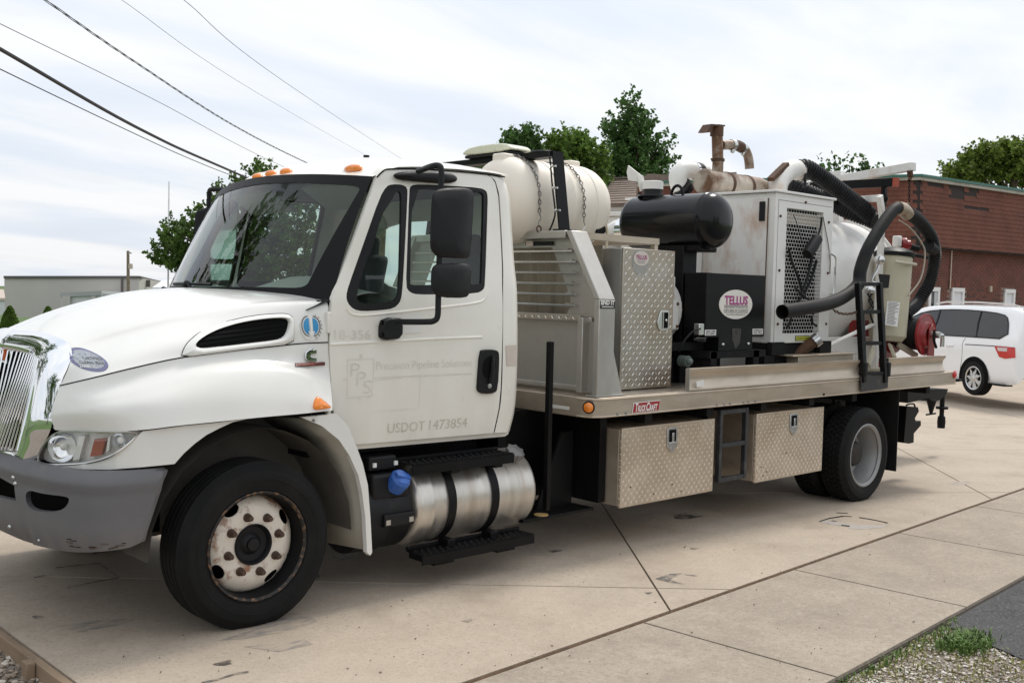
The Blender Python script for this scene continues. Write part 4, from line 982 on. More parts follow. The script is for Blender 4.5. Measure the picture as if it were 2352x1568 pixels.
lf.box(xa,xa+.035,.03,.07,.33,.905).box(xb-.035,xb,.03,.07,.33,.905)
for z in (.345,.62,.885): lf.box(xa+.036,xb-.036,.032,.068,z-.018,z+.018)
part('bed_step_ladder', lf, mat('worn_black_paint', (.02,.021,.024), .5, dirt=(.10,.095,.09), damt=.6, dscale=6), truck, bevel=.003)
# ---- black ladder bracket standing on the edge of the bed
lad = thing('access_ladder', 'black steel access ladder standing on the bed edge beside the tan canister', 'ladder', (6.35,-.05,.96))
def LB(a, b, y): return W(*C6(a, b), y=y)
for (p0, p1) in (((985,1180),(935,195)),((1195,1180),(1145,195))):
    part('rail', MB().beam(LB(p0[0],p0[1],-.055), LB(p1[0],p1[1],.0), .05, .05, (0,1,0)), M['blackpaint'], lad, bevel=.005)
for y0 in (205, 480, 790, 1090):
    t = (1180-y0)/985
    part('rung', MB().beam(LB(985-50*t,y0,-.055+.055*t), LB(1195-50*t,y0,-.055+.055*t), .03, .035, (0,0,1)), M['blackpaint'], lad, bevel=.004)
for xx in (965, 1165):
    part('back_stay', MB().beam(LB(xx+40,1010,-.03), LB(xx+20,480,.12), .022, .022, (0,1,0)), M['blackpaint'], lad)
part('mount_plate', MB().prism([LB(a,b,-.046) for a, b in ((955,1118),(1228,1098),(1220,1235),(955,1270))], (0,-.012,0)), mat('scuffed_black', (.02,.02,.02), .5, dirt=(.10,.07,.05), damt=.6, dscale=8, dlo=.5, dhi=.7), lad, bevel=.003)
for xx in (990, 1222): part('clamp_ear', MB().obox(LB(xx,1050,-.05), (.03,0,0), (0,.03,0), (0,0,.07)), M['blackpaint'], lad, bevel=.012)
# ---- mud flap, hitch, rear light bracket
mf = MB().prism([(6.93,-.02,zg(7)+.22),(6.93,.54,zg(7)+.22),(6.93,.54,.94),(6.93,-.02,.94)], (.012,0,0))
part('mud_flap', mf, M['rubber'], truck); part('mud_flap', mirror_mb(mf), M['rubber'], truck)
hb = MB().prism([W(*C8(*p), y=.35) for p in ((1420,500),(1530,510),(1540,550),(1500,620),(1510,655),(1558,645),(1560,690),(1490,770),(1488,860),(1440,872),(1390,862),(1410,620))], (0,.12,0))
part('rear_lamp_bracket', hb, M['blackpaint'], truck)
hi_ = MB().prism([W(*C8(*p), y=.9) for p in ((1430,470),(1640,420),(1650,450),(1700,460),(1760,430),(1810,385),(1830,330),(1430,330))], (0,.5,0))
part('hitch_plate', hi_, M['blackpaint'], truck)
a = W(*C8(1775,370), y=1.0)
jk = MB().lathe(a, (0,0,-1), [(0,.03),(.17,.03),(.171,.075),(.20,.075),(.201,.03),(.28,.028),(.30,.045),(.36,.05),(.44,.045),(.44,0)], 14)
part('pintle_jack', jk, M['chassis'], truck)
a = W(*C8(1665,440), y=.9); part('jack_handle', MB().tube([a, a+Vector((0,0,-.17))], [.06,.015], 10).tube([a+Vector((-.12,0,-.17)), a+Vector((.12,0,-.17))], .012, 6), M['chassis'], truck)
part('air_line', MB().tube(crline([W(*C8(*p), y=.4) for p in ((1415,490),(1450,478),(1490,480),(1500,510))], 5), .010, 6), M['hose'], truck)
part('underbed_occluder', MB().box(2.88,5.66,.58,1.80,.31,.80).box(7.0,8.0,.7,1.68,.50,.8), M['chassis'], truck)  # dark boxes added and enlarged to deepen the shade under the bed

# ================================================================== HEADACHE RACK with light arch
rack = thing('headache_rack', 'aluminium headache rack with horizontal bars behind the cab', 'rack', (2.65,YM,BT+.005))
RX0 = 2.57; RY, RK, RTY, RTZ = .0, 1.755, .285, 2.235
for fl in (0, 1):
    mm = mirror_mb if fl else (lambda m: m)
    # channel bent at the knee: lower post, sloping arm
    part('post', mm(MB().box(RX0,RX0+.165,RY,RY+.048,BT+.005,RK)), M['alug'], rack, bevel=.006)
    arm = [(RX0,RY,RK+.001),(RX0,RTY,RTZ),(RX0,RTY+.055,RTZ-.002),(RX0,RY+.05,RK+.001)]
    part('sloping_arm', mm(MB().prism(arm, (.165,0,0))), M['alug'], rack, bevel=.006)
    part('gusset', mm(MB().prism([(RX0+.167,RY+.02,BT+.005),(RX0+.29,RY+.02,BT+.005),(RX0+.167,RY+.02,BT+.36)], (0,.012,0))), M['alug'], rack)
    part('base_plate', mm(MB().box(RX0-.02,RX0+.30,RY-.01,RY+.09,BT+.0042,BT+.012)), M['alug'], rack)
    part('inner_post', mm(MB().box(RX0+.005,RX0+.10,.155,.205,BT+.02,1.625)), M['alug'], rack, bevel=.005)
part('top_beam', MB().box(RX0-.002,RX0+.163,RTY+.06,2*YM-RTY-.06,RTZ-.055,RTZ+.001), M['alug'], rack, bevel=.006)
op = [W(*CE(*p), x=RX0+.07) for p in ((440,312),(470,390),(545,600),(598,745),(592,820),(562,885))]
op = [(p.y, p.z) for p in op]; hole = op+[(2*YM-y, z) for y, z in reversed(op)]
so2 = [(.04,1.63),(.045,1.75),(.315,2.19),(2*YM-.315,2.19),(2*YM-.045,1.75),(2*YM-.04,1.63)]
hole = [(y, max(z, 1.645)) for y, z in hole]
part('upper_sheet', panel(so2, [hole], lambda a, b: (RX0+.07,a,b), .2, (.004,0,0)), M['alug'], rack, fix=True)
part('lower_sheet', MB().box(RX0+.07,RX0+.074,.05,2*YM-.05,BT+.02,1.6), mat('dull_sheet', (.40,.385,.35), .5, .5, var=.1, vscale=2, dirt=(.22,.19,.15), damt=.5, dscale=2), rack)
st_ = part('tread_strip', MB().box(RX0+.03,RX0+.068,.21,2*YM-.21,1.598,1.64), M['tread'], rack, bevel=.003)
part('tread_lugs', lugs((RX0+.03,.22,1.601), (0,1,0), (0,0,1), (-1,0,0), 1.9, .036, .034), M['lug'], st_, smooth=0, kind='stuff')
part('bottom_rail', MB().box(RX0+.04,RX0+.069,.21,2*YM-.21,1.115,1.145), M['alug'], rack, bevel=.004)
for k in range(6):
    z = 2.092-.0772*k; y0 = (.30,.262,.258,.262,.262,.268)[k]
    part('bar', MB().cyl((RX0+.035,y0,z),(RX0+.035,2*YM-y0,z),.0095,10), M['steel'], rack)
    part('bar_bracket', MB().box(RX0+.04,RX0+.069,y0+.05,y0+.10,z+.008,z+.018), M['alug'], rack)
part('back_sheet', MB().box(2.985,2.99,.36,2*YM-.3,BT+.01,2.15), mat('brown_stained_sheet', (.30,.26,.20), .45, .5, var=.2, vscale=2, dirt=(.12,.10,.08), damt=.8, dscale=1.5, stretch=(1,3,.6)), rack)
part('harness_box', MB().box(RX0+.055,RX0+.066,.52,.80,2.135,2.165), M['black'], rack); part('paper_label', MB().box(RX0+.05,RX0+.066,.72,.79,2.13,2.168), M['tanpatch'], rack)
ub = W(1285,523,x=2.62); ut = W(1268,349,x=2.62); arch = MB()
def archq(px, py, x): return W(px, py, x=x)
Pb = [W(*C1(*p), x=2.60) for p in ((1045,960),(1165,950))]; Pt = [W(*C1(*p), x=2.60) for p in ((985,190),(1085,208))]
ucy = (.5*(Pb[0].y+Pb[1].y), .5*(Pt[0].y+Pt[1].y)); ztop = Pt[0].z-.005
la = part('light_arch', MB().prism([(2.60,ucy[0]-.006,RTZ+.004),(2.60,ucy[0]+.006,RTZ+.004),(2.60,ucy[1]+.006,ztop),(2.60,ucy[1]-.006,ztop)], (.11,0,0)), M['blackpaint'], rack, bevel=.002)
part('arch_foot', MB().box(2.59,2.72,ucy[0]-.05,ucy[0]+.05,RTZ+.002,RTZ+.014), M['blackpaint'], la)
part('arch_top', MB().prism([(2.60,ucy[1]-.006,ztop+.001),(2.60,2*YM-ucy[1],ztop+.001),(2.60,2*YM-ucy[1],ztop-.038),(2.60,ucy[1]-.006,ztop-.038)], (.11,0,0)).box(2.60,2.71,ucy[1],2*YM-ucy[1],ztop-.001,ztop+.004), M['blackpaint'], la)
part('arch_leg', MB().prism([(2.60,2*YM-ucy[0]-.006,RTZ+.004),(2.60,2*YM-ucy[0]+.006,RTZ+.004),(2.60,2*YM-ucy[1]+.006,ztop-.04),(2.60,2*YM-ucy[1]-.006,ztop-.04)], (.11,0,0)), M['blackpaint'], la)
cbl = crline([W(*C1(*p), x=2.592) for p in ((1005,195),(1020,330),(1040,560),(1065,780),(1050,880),(1000,1000),(950,1050),(850,1065),(700,1055))], 5)
part('lamp_cable', MB().tube(cbl, .007, 6), M['hose'], la)
for p in ((1030,345),(1045,560),(1070,782)):
    q = W(*C1(*p), x=2.588); part('cable_clip', MB().ball(q, .012, n=10, m=6).tube([q, q+Vector((.0,-.045,0))], .008, 6), M['steel'], la)
lz = ztop+.02; yb = [1.47, .92]
bl = smoothpoly([Vector((yb[0],lz)),Vector((yb[0]-.01,lz+.03)),Vector((yb[0]-.10,lz+.062)),Vector((yb[1]+.12,lz+.066)),Vector((yb[1]+.01,lz+.038)),Vector((yb[1],lz))], 1)
part('light_bar', MB().prism([(2.56,p.x,p.y+.012) for p in bl], (.22,0,0)), mat('yellowed_lens', (.72,.72,.56), .3, coat=.3, dirt=(.15,.16,.12), damt=.7, dscale=9, dlo=.55, dhi=.65), la, bevel=.012, label='yellowed beacon light bar')
part('light_bar_base', MB().box(2.57,2.77,yb[1]+.02,yb[0]-.02,lz-.012,lz+.012), M['black'], la, bevel=.006)
for y in (1.0,1.38): part('light_bar_foot', MB().box(2.62,2.70,y-.02,y+.02,ztop+.003,lz-.01), M['black'], la)

# ================================================================== WATER TANK
wt = thing('water_tank', 'cream plastic water tank strapped down with chains behind the cab', 'tank', (3.05,.95,2.235))
wy, wz, wr = .95, 2.47, .325; wx0, wx1 = 2.36, 3.50
pf = [(0,.0),(.012,.12),(.03,.2),(.06,.255),(.10,.292),(.15,.315),(.2,wr)]
pfm = pf+[(.40,wr),(.405,wr-.006),(.43,wr-.006),(.435,wr),(.60,wr),(.605,wr+.004),(.62,wr+.004),(.625,wr),(.83,wr),(.835,wr-.006),(.86,wr-.006),(.865,wr)]+[(wx1-wx0-t, r) for t, r in reversed(pf)]
part('tank_body', MB().lathe((wx0,wy,wz), (1,0,0), pfm, 56), M['poly'], wt, smooth=50, fix=True)
part('tank_feet', MB().box(2.62,2.76,wy-.22,wy+.22,2.235,2.40).box(3.16,3.30,wy-.22,wy+.22,2.235,2.40), M['poly'], wt, bevel=.02)
part('filler_neck', MB().lathe((2.93,wy,wz+wr-.02), (0,0,1), [(0,.15),(.03,.14),(.045,.115),(.05,.105)], 28), M['poly'], wt)
part('lid', MB().lathe((2.93,wy,wz+wr+.028), (0,0,1), [(0,.105),(.04,.105),(.05,.095),(.05,0)], 24), M['black'], wt)
part('boss', MB().box(3.17,3.29,wy-.06,wy+.06,wz+wr-.02,wz+wr+.035), M['poly'], wt, bevel=.012); part('boss', MB().box(2.46,2.58,wy-.06,wy+.06,wz+wr-.06,wz+wr+.015), M['poly'], wt, bevel=.012)
def chain_links(pts, r=.0135, wire=.0038):
    P = [Vector(p) for p in pts]; m = MB(); k = 0; d = 0.0; pitch = r*2.3; i = 0
    cumL = [0]
    for a_, b_ in zip(P, P[1:]): cumL.append(cumL[-1]+(b_-a_).length)
    n = int(cumL[-1]/pitch)
    for k in range(n):
        s = (k+.5)*pitch; i = max(j for j in range(len(P)-1) if cumL[j] <= s); t = (P[i+1]-P[i]).normalized(); c = P[i]+t*(s-cumL[i])
        a_ = t.orthogonal().normalized(); b_ = t.cross(a_)
        if k % 2: a_ = b_
        m.tube([c+t*r*1.45*math.cos(q)+a_*r*.72*math.sin(q) for q in [2*math.pi*j/8 for j in range(8)]], wire, 4, closed=True)
    return m
for cx_, yl in ((2.575,2.36),(3.05,2.33)):
    pts = [(cx_+wx0-wx0, wy+(wr+.012)*math.cos(R(a)), wz+(wr+.012)*math.sin(R(a))) for a in range(60, 186, 6)]+[(cx_, wy-wr-.012, yl)]
    c_ = part('tie_down_chain', chain_links(pts), mat('chain_steel', (.20,.19,.175), .45, .7), wt, smooth=40)
    h0 = Vector((cx_, wy-wr-.012, yl)); hk = [h0, h0+Vector((.012,0,-.015)), h0+Vector((.014,0,-.035)), h0+Vector((-.008,0,-.06)), h0+Vector((-.006,0,-.085))]
    part('chain_hook', MB().tube(crline(hk, 4), .005, 6), M['steel'], c_)
    e0 = h0+Vector((0,0,-.11)); part('eye_bolt', MB().tube([e0+Vector((.022*math.cos(t), 0, .022*math.sin(t))) for t in [2*math.pi*j/14 for j in range(14)]], .006, 6, closed=True).cyl(e0+Vector((0,0,-.02)), (e0.x,e0.y,2.19), .006, 6), M['rust'], c_)
part('shelf_frame', MB().box(2.74,3.62,.34,.40,2.185,2.232).box(2.74,3.62,1.5,1.56,2.185,2.232).box(3.56,3.62,.4,1.5,2.185,2.232).box(3.57,3.61,.345,.385,1.1,2.184).box(3.57,3.61,1.51,1.55,1.1,2.184), M['alu'], wt)
part('drain_hose', MB().tube(crline([W(*C1(*p), y=.7) for p in ((1530,840),(1560,900),(1578,980),(1580,1060),(1570,1160))], 5), .012, 8), mat('pale_hose', (.55,.48,.34), .5), wt)
part('drain_valve', MB().cyl(W(*C1(1440,1000), y=.72), W(*C1(1520,960), y=.72), .05, 12), M['chassis'], wt)
# ================================================================== UPRIGHT TREAD-PLATE CABINET
cab_ = thing('tool_cabinet', 'tall tread-plate tool cabinet with oval sticker standing on the bed', 'cabinet', (3.4,.5,BT+.005))
kx0, kx1, ky, kz0, kz1 = 3.055, 3.66, .215, BT+.012, 2.135
part('carcass', MB().box(kx0+.004,kx1-.004,ky+.024,ky+.55,kz0,kz1-.003), mat('cabinet_sheet', (.40,.39,.37), .42, .6, var=.1, vscale=2, dirt=(.25,.22,.18), damt=.4), cab_, bevel=.004)
dr_ = part('door', MB().box(kx0,kx1,ky,ky+.022,kz0,kz1), M['tread'], cab_, bevel=.004)
qs = W(*CE(1195,405), y=ky); ql = W(*CE(1382,930), y=ky)
part('tread_lugs', lugs((kx0+.012,ky,kz0+.012), (1,0,0), (0,0,1), (0,-1,0), kx1-kx0-.024, kz1-kz0-.024, .0385, lambda a, b: (((a+.012+kx0-qs.x)/.105)**2+((b+.012+kz0-qs.z)/.10)**2 < 1) or (abs(a+.012+kx0-ql.x) < .065 and abs(b+.012+kz0-ql.z) < .085)), M['lug'], dr_, smooth=0, kind='stuff')
part('edge_lugs', lugs((kx0,ky+.022,kz0+.012), (0,-1,0), (0,0,1), (-1,0,0), .022, kz1-kz0-.024, .0385), M['lug'], dr_, smooth=0, kind='stuff')
part('sticker_base', MB().lathe((qs.x-.005,ky-.0005,qs.z-.03), (0,-1,0), [(0,.095),(.0015,.095),(.0015,0)], 30), mat('worn_disc', (.36,.35,.33), .45, .4), dr_)
ov = part('oval_sticker', MB().add([(qs.x+.088*math.cos(t), ky-.004, qs.z+.055*math.sin(t)) for t in [2*math.pi*k/32 for k in range(32)]], [tuple(range(32))]), mat('sticker_cream', (.62,.56,.50), .4), dr_, fix=True)
part('lettering', text_mb('TELLUS', lambda u, v: (qs.x-.062+u, ky-.006, qs.z-.008+v), .125, .032, .02), M['purple'], ov, smooth=0)
for k in (0, 1): part('lettering', MB().box(qs.x-.05+.01*k,qs.x+.05-.01*k,ky-.0062,ky-.005,qs.z-.022-.012*k,qs.z-.018-.012*k), mat('grey_print', (.3,.28,.28), .5), ov)
lt = part('paddle_latch', MB().prism([(ql.x+a,ky-.001,ql.z+b) for a, b in ((-.075,-.02),(-.05,.05),(-.03,.075),(.06,.075),(.065,.06),(.065,-.06),(.055,-.08),(-.035,-.08),(-.06,-.06))], (0,-.008,0)), M['steel'], dr_, bevel=.003)
part('latch_pocket', MB().box(ql.x-.012,ql.x+.05,ky-.0105,ky-.008,ql.z-.062,ql.z+.06), M['seam'], lt); part('latch_ring', MB().tube([(ql.x+a,ky-.014,ql.z+b) for a, b in ((-.012,-.062),(.05,-.062),(.05,.06),(-.012,.06))], .004, 6, closed=True), M['steel'], lt)
part('latch_key', MB().ball((ql.x+.02,ky-.014,ql.z), .012, n=10, m=6), M['steel'], lt)

# sticker on the rack post
ea = W(*CE(848,832), y=-.002); eb = W(*CE(975,768), y=-.002)
es = part('post_sticker', MB().box(ea.x,eb.x,-.003,-.0015,ea.z,eb.z), M['ink'], rack)
part('lettering', text_mb('END IT', lambda u, v: (ea.x+.006+u, -.004, ea.z+.026+v), eb.x-ea.x-.012, .032, .05), M['label'], es, smooth=0)
part('sticker_rule', MB().box(ea.x+.016,eb.x-.016,-.0042,-.0032,ea.z+.010,ea.z+.016), M['label'], es)

def corr(pts, r, amp, pitch, n=14):
    P = [Vector(p) for p in pts]; P = crline(P, 14); L_ = [0]
    for a_, b_ in zip(P, P[1:]): L_.append(L_[-1]+(b_-a_).length)
    q = []; rr = []; m = int(L_[-1]/pitch)
    i = 0
    for k in range(m):
        for f, dr in ((0,-amp),(.25,-amp),(.4,amp),(.85,amp)):
            s = (k+f)*pitch
            while i < len(P)-2 and L_[i+1] < s: i += 1
            q.append(P[i].lerp(P[i+1], (s-L_[i])/max(1e-6, L_[i+1]-L_[i]))); rr.append(r+dr)
    return MB().tube(q, rr, n)

# ================================================================== BLACK AIR SILENCER: lies across the truck on a post
sil = thing('air_silencer', 'glossy black cylindrical air silencer lying across the truck above the TELLUS box', 'silencer', (4.2,.6,BT+.005))
sx, sz, sr, sy0, sy1 = 4.20, 2.405, .226, .15, 1.13
pf = []
for k in range(0, 13): a = math.pi/2*k/12; pf.append((.13-.13*math.cos(a), sr*math.sin(a)**.8))
pfs = pf+[(.135,sr+.005),(.155,sr+.005),(.16,sr)]
for k in range(0, 9): a = math.pi/2*k/8; pfs.append((sy1-sy0-.10+.10*math.sin(a), sr*max(0, math.cos(a))**.7))
part('silencer_body', MB().lathe((sx,sy0,sz), (0,1,0), pfs, 56), M['gloss'], sil, smooth=40, fix=True)
part('support_post', MB().box(4.06,4.24,.44,.62,BT+.006,sz-.2), M['blackpaint'], sil, bevel=.006)
part('support_saddle', MB().box(4.08,4.32,.30,.80,sz-.25,sz-.195), M['blackpaint'], sil, bevel=.01)
nq = W(*C3(205,730), x=sx)
part('inlet_neck', MB().lathe((sx,nq.y,sz+sr-.03), (0,0,1), [(0,.11),(.02,.088),(.04,.082),(.085,.082)], 28), M['black'], sil)
part('neck_collar', MB().lathe((sx,nq.y,sz+sr-.006), (0,0,1), [(0,.13),(.012,.125),(.016,.09)], 28), M['gloss'], sil)
part('inlet_cap', MB().lathe((sx,nq.y,sz+sr+.055), (0,0,1), [(0,.088),(.065,.088),(.07,.075),(.07,0)], 28), M['equipw'], sil)
eq = W(*C3(445,770), x=sx)
part('lifting_eye', MB().tube([(sx,eq.y+.06*math.cos(t),sz+sr+.085*math.sin(t)-.01) for t in [math.pi*k/12 for k in range(13)]], .013, 6), M['blackpaint'], sil)
part('steel_sleeve', MB().cyl((sx-.02,sy1-.03,sz-.06),(sx-.02,sy1+.07,sz-.06),.115,20), M['chrome'], sil)
part('inlet_elbow', MB().tube(crline([(sx-.02,sy1+.06,sz-.06),(sx-.02,sy1+.14,sz-.08),(sx-.02,sy1+.21,sz-.16),(sx-.02,sy1+.23,sz-.32)], 6), .105, 18), M['equipw'], sil)
fl = [W(*C1(*p), x=sx-.05) for p in ((1790,335),(1925,440),(1900,500),(1790,480),(1775,400))]
part('hatch_plate', MB().prism(fl, (.012,0,0)), M['equipw'], sil)
part('hatch_arm', MB().beam(W(*C1(1905,440), x=sx-.05), W(*C1(1940,585), x=sx-.02), .035, .05), M['equipw'], sil)
part('hatch_bar', MB().beam(W(*C1(1930,535), x=sx), W(*C1(2091,545), x=sx), .05, .06), M['equipw'], sil)

# ================================================================== BLOWER with black guard box
blo = thing('blower', 'white blower casting behind a black guard box with an oval TELLUS sign', 'blower', (4.4,.5,BT+.005))
gx0, gx1, gy, gz0, gz1 = 4.055, 4.885, .20, 1.468, 1.985
gb = part('guard_box', MB().box(gx0,gx1,gy,gy+.215,gz0,gz1), M['blackpaint'], blo, bevel=.006)
ga = W(*C4(835,1060), y=gy); 
part('guard_foot', MB().box(4.24,4.72,gy-.002,gy+.12,1.36,gz0+.02), M['blackpaint'], blo)
for p in (4.30, 4.66): part('bolt', MB().ball((p,gy-.004,1.41), .014, n=8, m=5), M['steel'], blo)
oc = W(*C4(1030,668), y=gy-.004); aw = .5*(W(*C4(1195,668), y=gy).x-W(*C4(868,668), y=gy).x); ah = .5*(W(*C4(1030,523), y=gy).z-W(*C4(1030,813), y=gy).z)
osn = part('oval_sign', MB().prism([(oc.x+aw*math.cos(t), gy-.001, oc.z+ah*math.sin(t)) for t in [2*math.pi*k/40 for k in range(40)]], (0,-.005,0)), mat('sign_cream', (.72,.68,.62), .4, var=.03), gb)
def osx(t, w_, h_, dz, mt, bold): part('lettering', text_mb(t, lambda u, v: (oc.x-w_/2+u, gy-.0085, oc.z+dz+v), w_, h_, bold), mt, osn, smooth=0)
osx('TELLUS', aw*1.40, ah*.62, -.03*ah, M['purple'], .03)
osx('UNDERGROUND TECHNOLOGY, INC.', aw*1.45, ah*.13, -.27*ah, M['ink'], 0); osx('PORTLAND, PA 570-234-0125', aw*1.45, ah*.17, -.50*ah, M['ink'], 0); osx('www.tellusunderground.com', aw*1.15, ah*.13, -.76*ah, M['ink'], 0)
for dz in (-.10*ah, -.56*ah): part('rule', MB().box(oc.x-aw*.72,oc.x+aw*.72,gy-.008,gy-.0065,oc.z+dz,oc.z+dz+.004), M['ink'], osn)
for (p0, p1, lines) in (((718,975),(830,918),('GREASE 2 PUMPS','EACH WEEKLY')), ((1192,965),(1295,908),('HYDRAULIC','OIL FILL'))):
    a = W(*C4(*p0), y=gy); b = W(*C4(*p1), y=gy); lb_ = part('notice_label', MB().box(a.x,b.x,gy-.004,gy-.001,a.z,b.z), M['label'], gb); hh = (b.z-a.z)
    for k, t in enumerate(lines): part('lettering', text_mb(t, lambda u, v: (a.x+.01+u, gy-.0055, a.z+hh*(.55-.42*k)+v), b.x-a.x-.02, hh*.32, .02), M['ink'], lb_, smooth=0)
# white casting beside the box
ca = MB().lathe((3.98,.70,1.68), (1,0,0), [(-.20,.0),(-.20,.20),(-.10,.22),(-.02,.24),(.0,.285),(.05,.285),(.06,.26),(.5,.26),(.5,0)], 32)
part('blower_casting', ca, M['equipw'], blo)
part('cover_plate', MB().box(3.74,3.98,.40,.46,1.52,1.76), M['equipw'], blo, bevel=.012)
for x in (3.77, 3.95):
    for z in (1.55, 1.73): part('bolt', MB().ball((x,.398,z), .014, n=8, m=5), M['rust'], blo)
part('casting_rib', MB().box(3.80,3.86,.44,.7,1.80,1.97).box(3.9,3.97,.44,.7,1.80,1.95), M['equipw'], blo, bevel=.012)
part('stand', MB().box(4.12,4.20,gy-.02,gy+.06,BT+.006,1.355).box(4.72,4.80,gy-.02,gy+.06,BT+.006,1.355).box(4.10,4.90,gy-.02,gy+.5,1.30,1.356).box(3.70,3.76,.3,.36,BT+.006,1.45).box(3.70,4.9,.34,.8,1.36,1.42).box(3.9,4.7,.5,.9,BT+.006,1.3), M['chassis'], blo)
part('hydraulic_valve', MB().cyl((3.92,.33,1.28),(3.92,.25,1.28),.045,12).ball((3.92,.24,1.28),.03,n=8,m=6), mat('greenish_brass', (.14,.17,.15), .5, .3), blo)
part('junction_block', MB().box(3.965,4.03,gy-.01,gy+.04,1.49,1.58), M['steel'], blo, bevel=.004)
part('control_cable', MB().tube(crline([(3.98,.19,1.54),(3.90,.2,1.52),(3.84,.24,1.44),(3.83,.28,1.36)], 5), .008, 6), M['hose'], blo)
part('dust_smear', MB().add([(oc.x+.02+a, gy-.0025, 1.40+b) for a, b in ((-.06,.14),(.07,.14),(.06,.02),(.0,-.03),(-.05,.05))], [(0,1,2,3,4)]), mat('grey_dust', (.06,.055,.05), .9, dirt=(.012,.012,.012), damt=1, dscale=14), gb, fix=True)

# ================================================================== ENGINE ENCLOSURE
eng = thing('engine_enclosure', 'white steel engine enclosure with perforated side grille and rust streaks', 'machine', (5.6,1.1,BT+.005))
ex0, ex1, ey, ez0, ez1 = 5.16, 6.13, .305, 1.40, 2.715
g = [W(*C3(1530,885), y=ey), W(*C3(1893,935), y=ey), W(*C4(1858,958), y=ey), W(*C4(1503,958), y=ey)]
gx = (g[0].x*.5+g[3].x*.5, g[1].x*.5+g[2].x*.5); gzz = (g[3].z, .5*(g[0].z+g[1].z))
body = MB().box(ex0,ex1,ey+.006,1.95,ez0,ez1)
eb_ = part('enclosure_body', MB().box(ex0,ex1,ey+.10,1.95,ez0,ez1), M['equipw'], eng, bevel=.008)
part('side_panel', panel([(ex0,ez0),(ex1,ez0),(ex1,ez1),(ex0,ez1)], [[(gx[0],gzz[0]),(gx[1],gzz[0]),(gx[1],gzz[1]),(gx[0],gzz[1])]], lambda a, b: (a,ey,b), .3, (0,.098,0)), M['equipw'], eng, fix=True, bevel=.003)
part('grille_cavity', MB().box(gx[0]-.01,gx[1]+.01,ey+.06,ey+.099,gzz[0]-.01,gzz[1]+.01), M['seam'], eng)
gr = MB(); nr, ncol = 33, 14; hh = (gzz[1]-gzz[0])/nr; ww = (gx[1]-gx[0])/ncol
for r_ in range(nr+1): gr.box(gx[0],gx[1],ey+.012,ey+.014,gzz[0]+hh*r_-.0022,gzz[0]+hh*r_+.0022)
for r_ in range(nr):
    for c_ in range(ncol+1):
        x = gx[0]+ww*(c_+(.5 if r_ % 2 else 0))
        if x > gx[1]+.003: continue
        gr.box(x-.0016,x+.0016,ey+.0125,ey+.0138,gzz[0]+hh*r_+.003,gzz[0]+hh*(r_+1)-.003)
part('grille_mesh', gr, M['equipw'], eng, smooth=0, kind='stuff')
part('radiator_core', MB().box(gx[0],gx[1],ey+.05,ey+.058,gzz[1]-.13,gzz[1]-.03), mat('radiator_tan', (.42,.37,.31), .6), eng)
part('panel_edge', MB().box(ex0+.045,ex0+.049,ey-.001,ey+.002,ez0+.01,ez1-.06).box(ex0+.045,ex1-.03,ey-.001,ey+.002,ez1-.064,ez1-.060), M['rust'], eng)
for p in ((1470,968),(1720,833),(1950,1030)):
    q = W(*C3(*p), y=ey); part('panel_bolt', MB().ball((q.x,ey-.003,q.z), .013, n=8, m=5), M['rust'], eng)
for p in ((1458,330),(1938,357),(1442,862),(1922,860)):
    q = W(*C4(*p), y=ey); part('panel_bolt', MB().ball((q.x,ey-.003,q.z), .013, n=8, m=5), M['rust'], eng)
part('rear_housing', MB().box(4.47,ex0-.02,1.05,1.93,1.40,2.50), M['equipw'], eng, bevel=.01)
part('housing_rail', MB().box(4.45,ex0-.03,1.02,1.96,2.50,2.54), M['equipw'], eng, bevel=.006)
part('roof_cap', MB().prism([(ex0-.03,ey-.02,ez1+.002),(ex1+.02,ey-.02,ez1+.002),(ex1+.02,2.0,ez1+.002),(ex0-.03,2.0,ez1+.002)], (0,0,.022)), M['equipw'], eng, bevel=.004)
pr0 = W(*C3(1350,790), x=ex0-.006); pr1 = W(*C3(1335,1560), x=ex0-.006)
part('front_door', MB().box(ex0-.010,ex0-.001,.5*(pr0.y+pr1.y),1.45,1.46,pr0.z), M['rustw'], eng, bevel=.003, label='rust-stained front access door')
part('door_edge_rust', MB().box(ex0-.012,ex0-.0095,.5*(pr0.y+pr1.y)-.004,.5*(pr0.y+pr1.y)+.006,1.46,pr0.z), M['rust'], eng)
q = W(*C3(1292,920), x=ex0-.012); part('slot_handle', MB().box(ex0-.02,ex0-.010,q.y-.03,q.y+.03,q.z-.085,q.z+.085), M['black'], eng, bevel=.01, seg=3)
a = W(*C4(1615,1030), y=ey); b = W(*C4(1755,975), y=ey)
dl = part('fuel_label', MB().box(a.x,b.x,ey-.004,ey-.001,a.z,b.z), M['ink'], eng); part('label_field', MB().box(a.x+.006,b.x-.006,ey-.0048,ey-.0042,a.z+.006,b.z-.006), M['ylabel'], dl)
part('lettering', text_mb('DIESEL FUEL', lambda u, v: (a.x+.014+u, ey-.006, a.z+.018+v), b.x-a.x-.028, (b.z-a.z)-.036, .01), M['ink'], dl, smooth=0)
q = W(*C4(1800,1040), y=ey-.06); part('filler_neck', MB().cyl((q.x-.13,ey+.06,q.z-.13), q, .05, 16), M['rust'], eng); part('filler_cap', MB().cyl(q, q+Vector((.035,-.03,.035)), .062, 16), M['steel'], eng)
for x in (ex0+.0, ex1-.17): part('corner_bracket', MB().box(x-.02,x+.18,ey-.03,ey+.02,ez0-.10,ez0+.01), M['chassis'], eng)
part('skid', MB().box(ex0-.02,ex1+.05,ey+.03,1.9,1.30,ez0-.002).box(ex0-.1,ex0+.06,ey-.01,ey+.09,BT+.006,1.297).box(ex0+.12,ex0+.40,ey+.02,ey+.30,BT+.006,1.285), M['chassis'], eng)
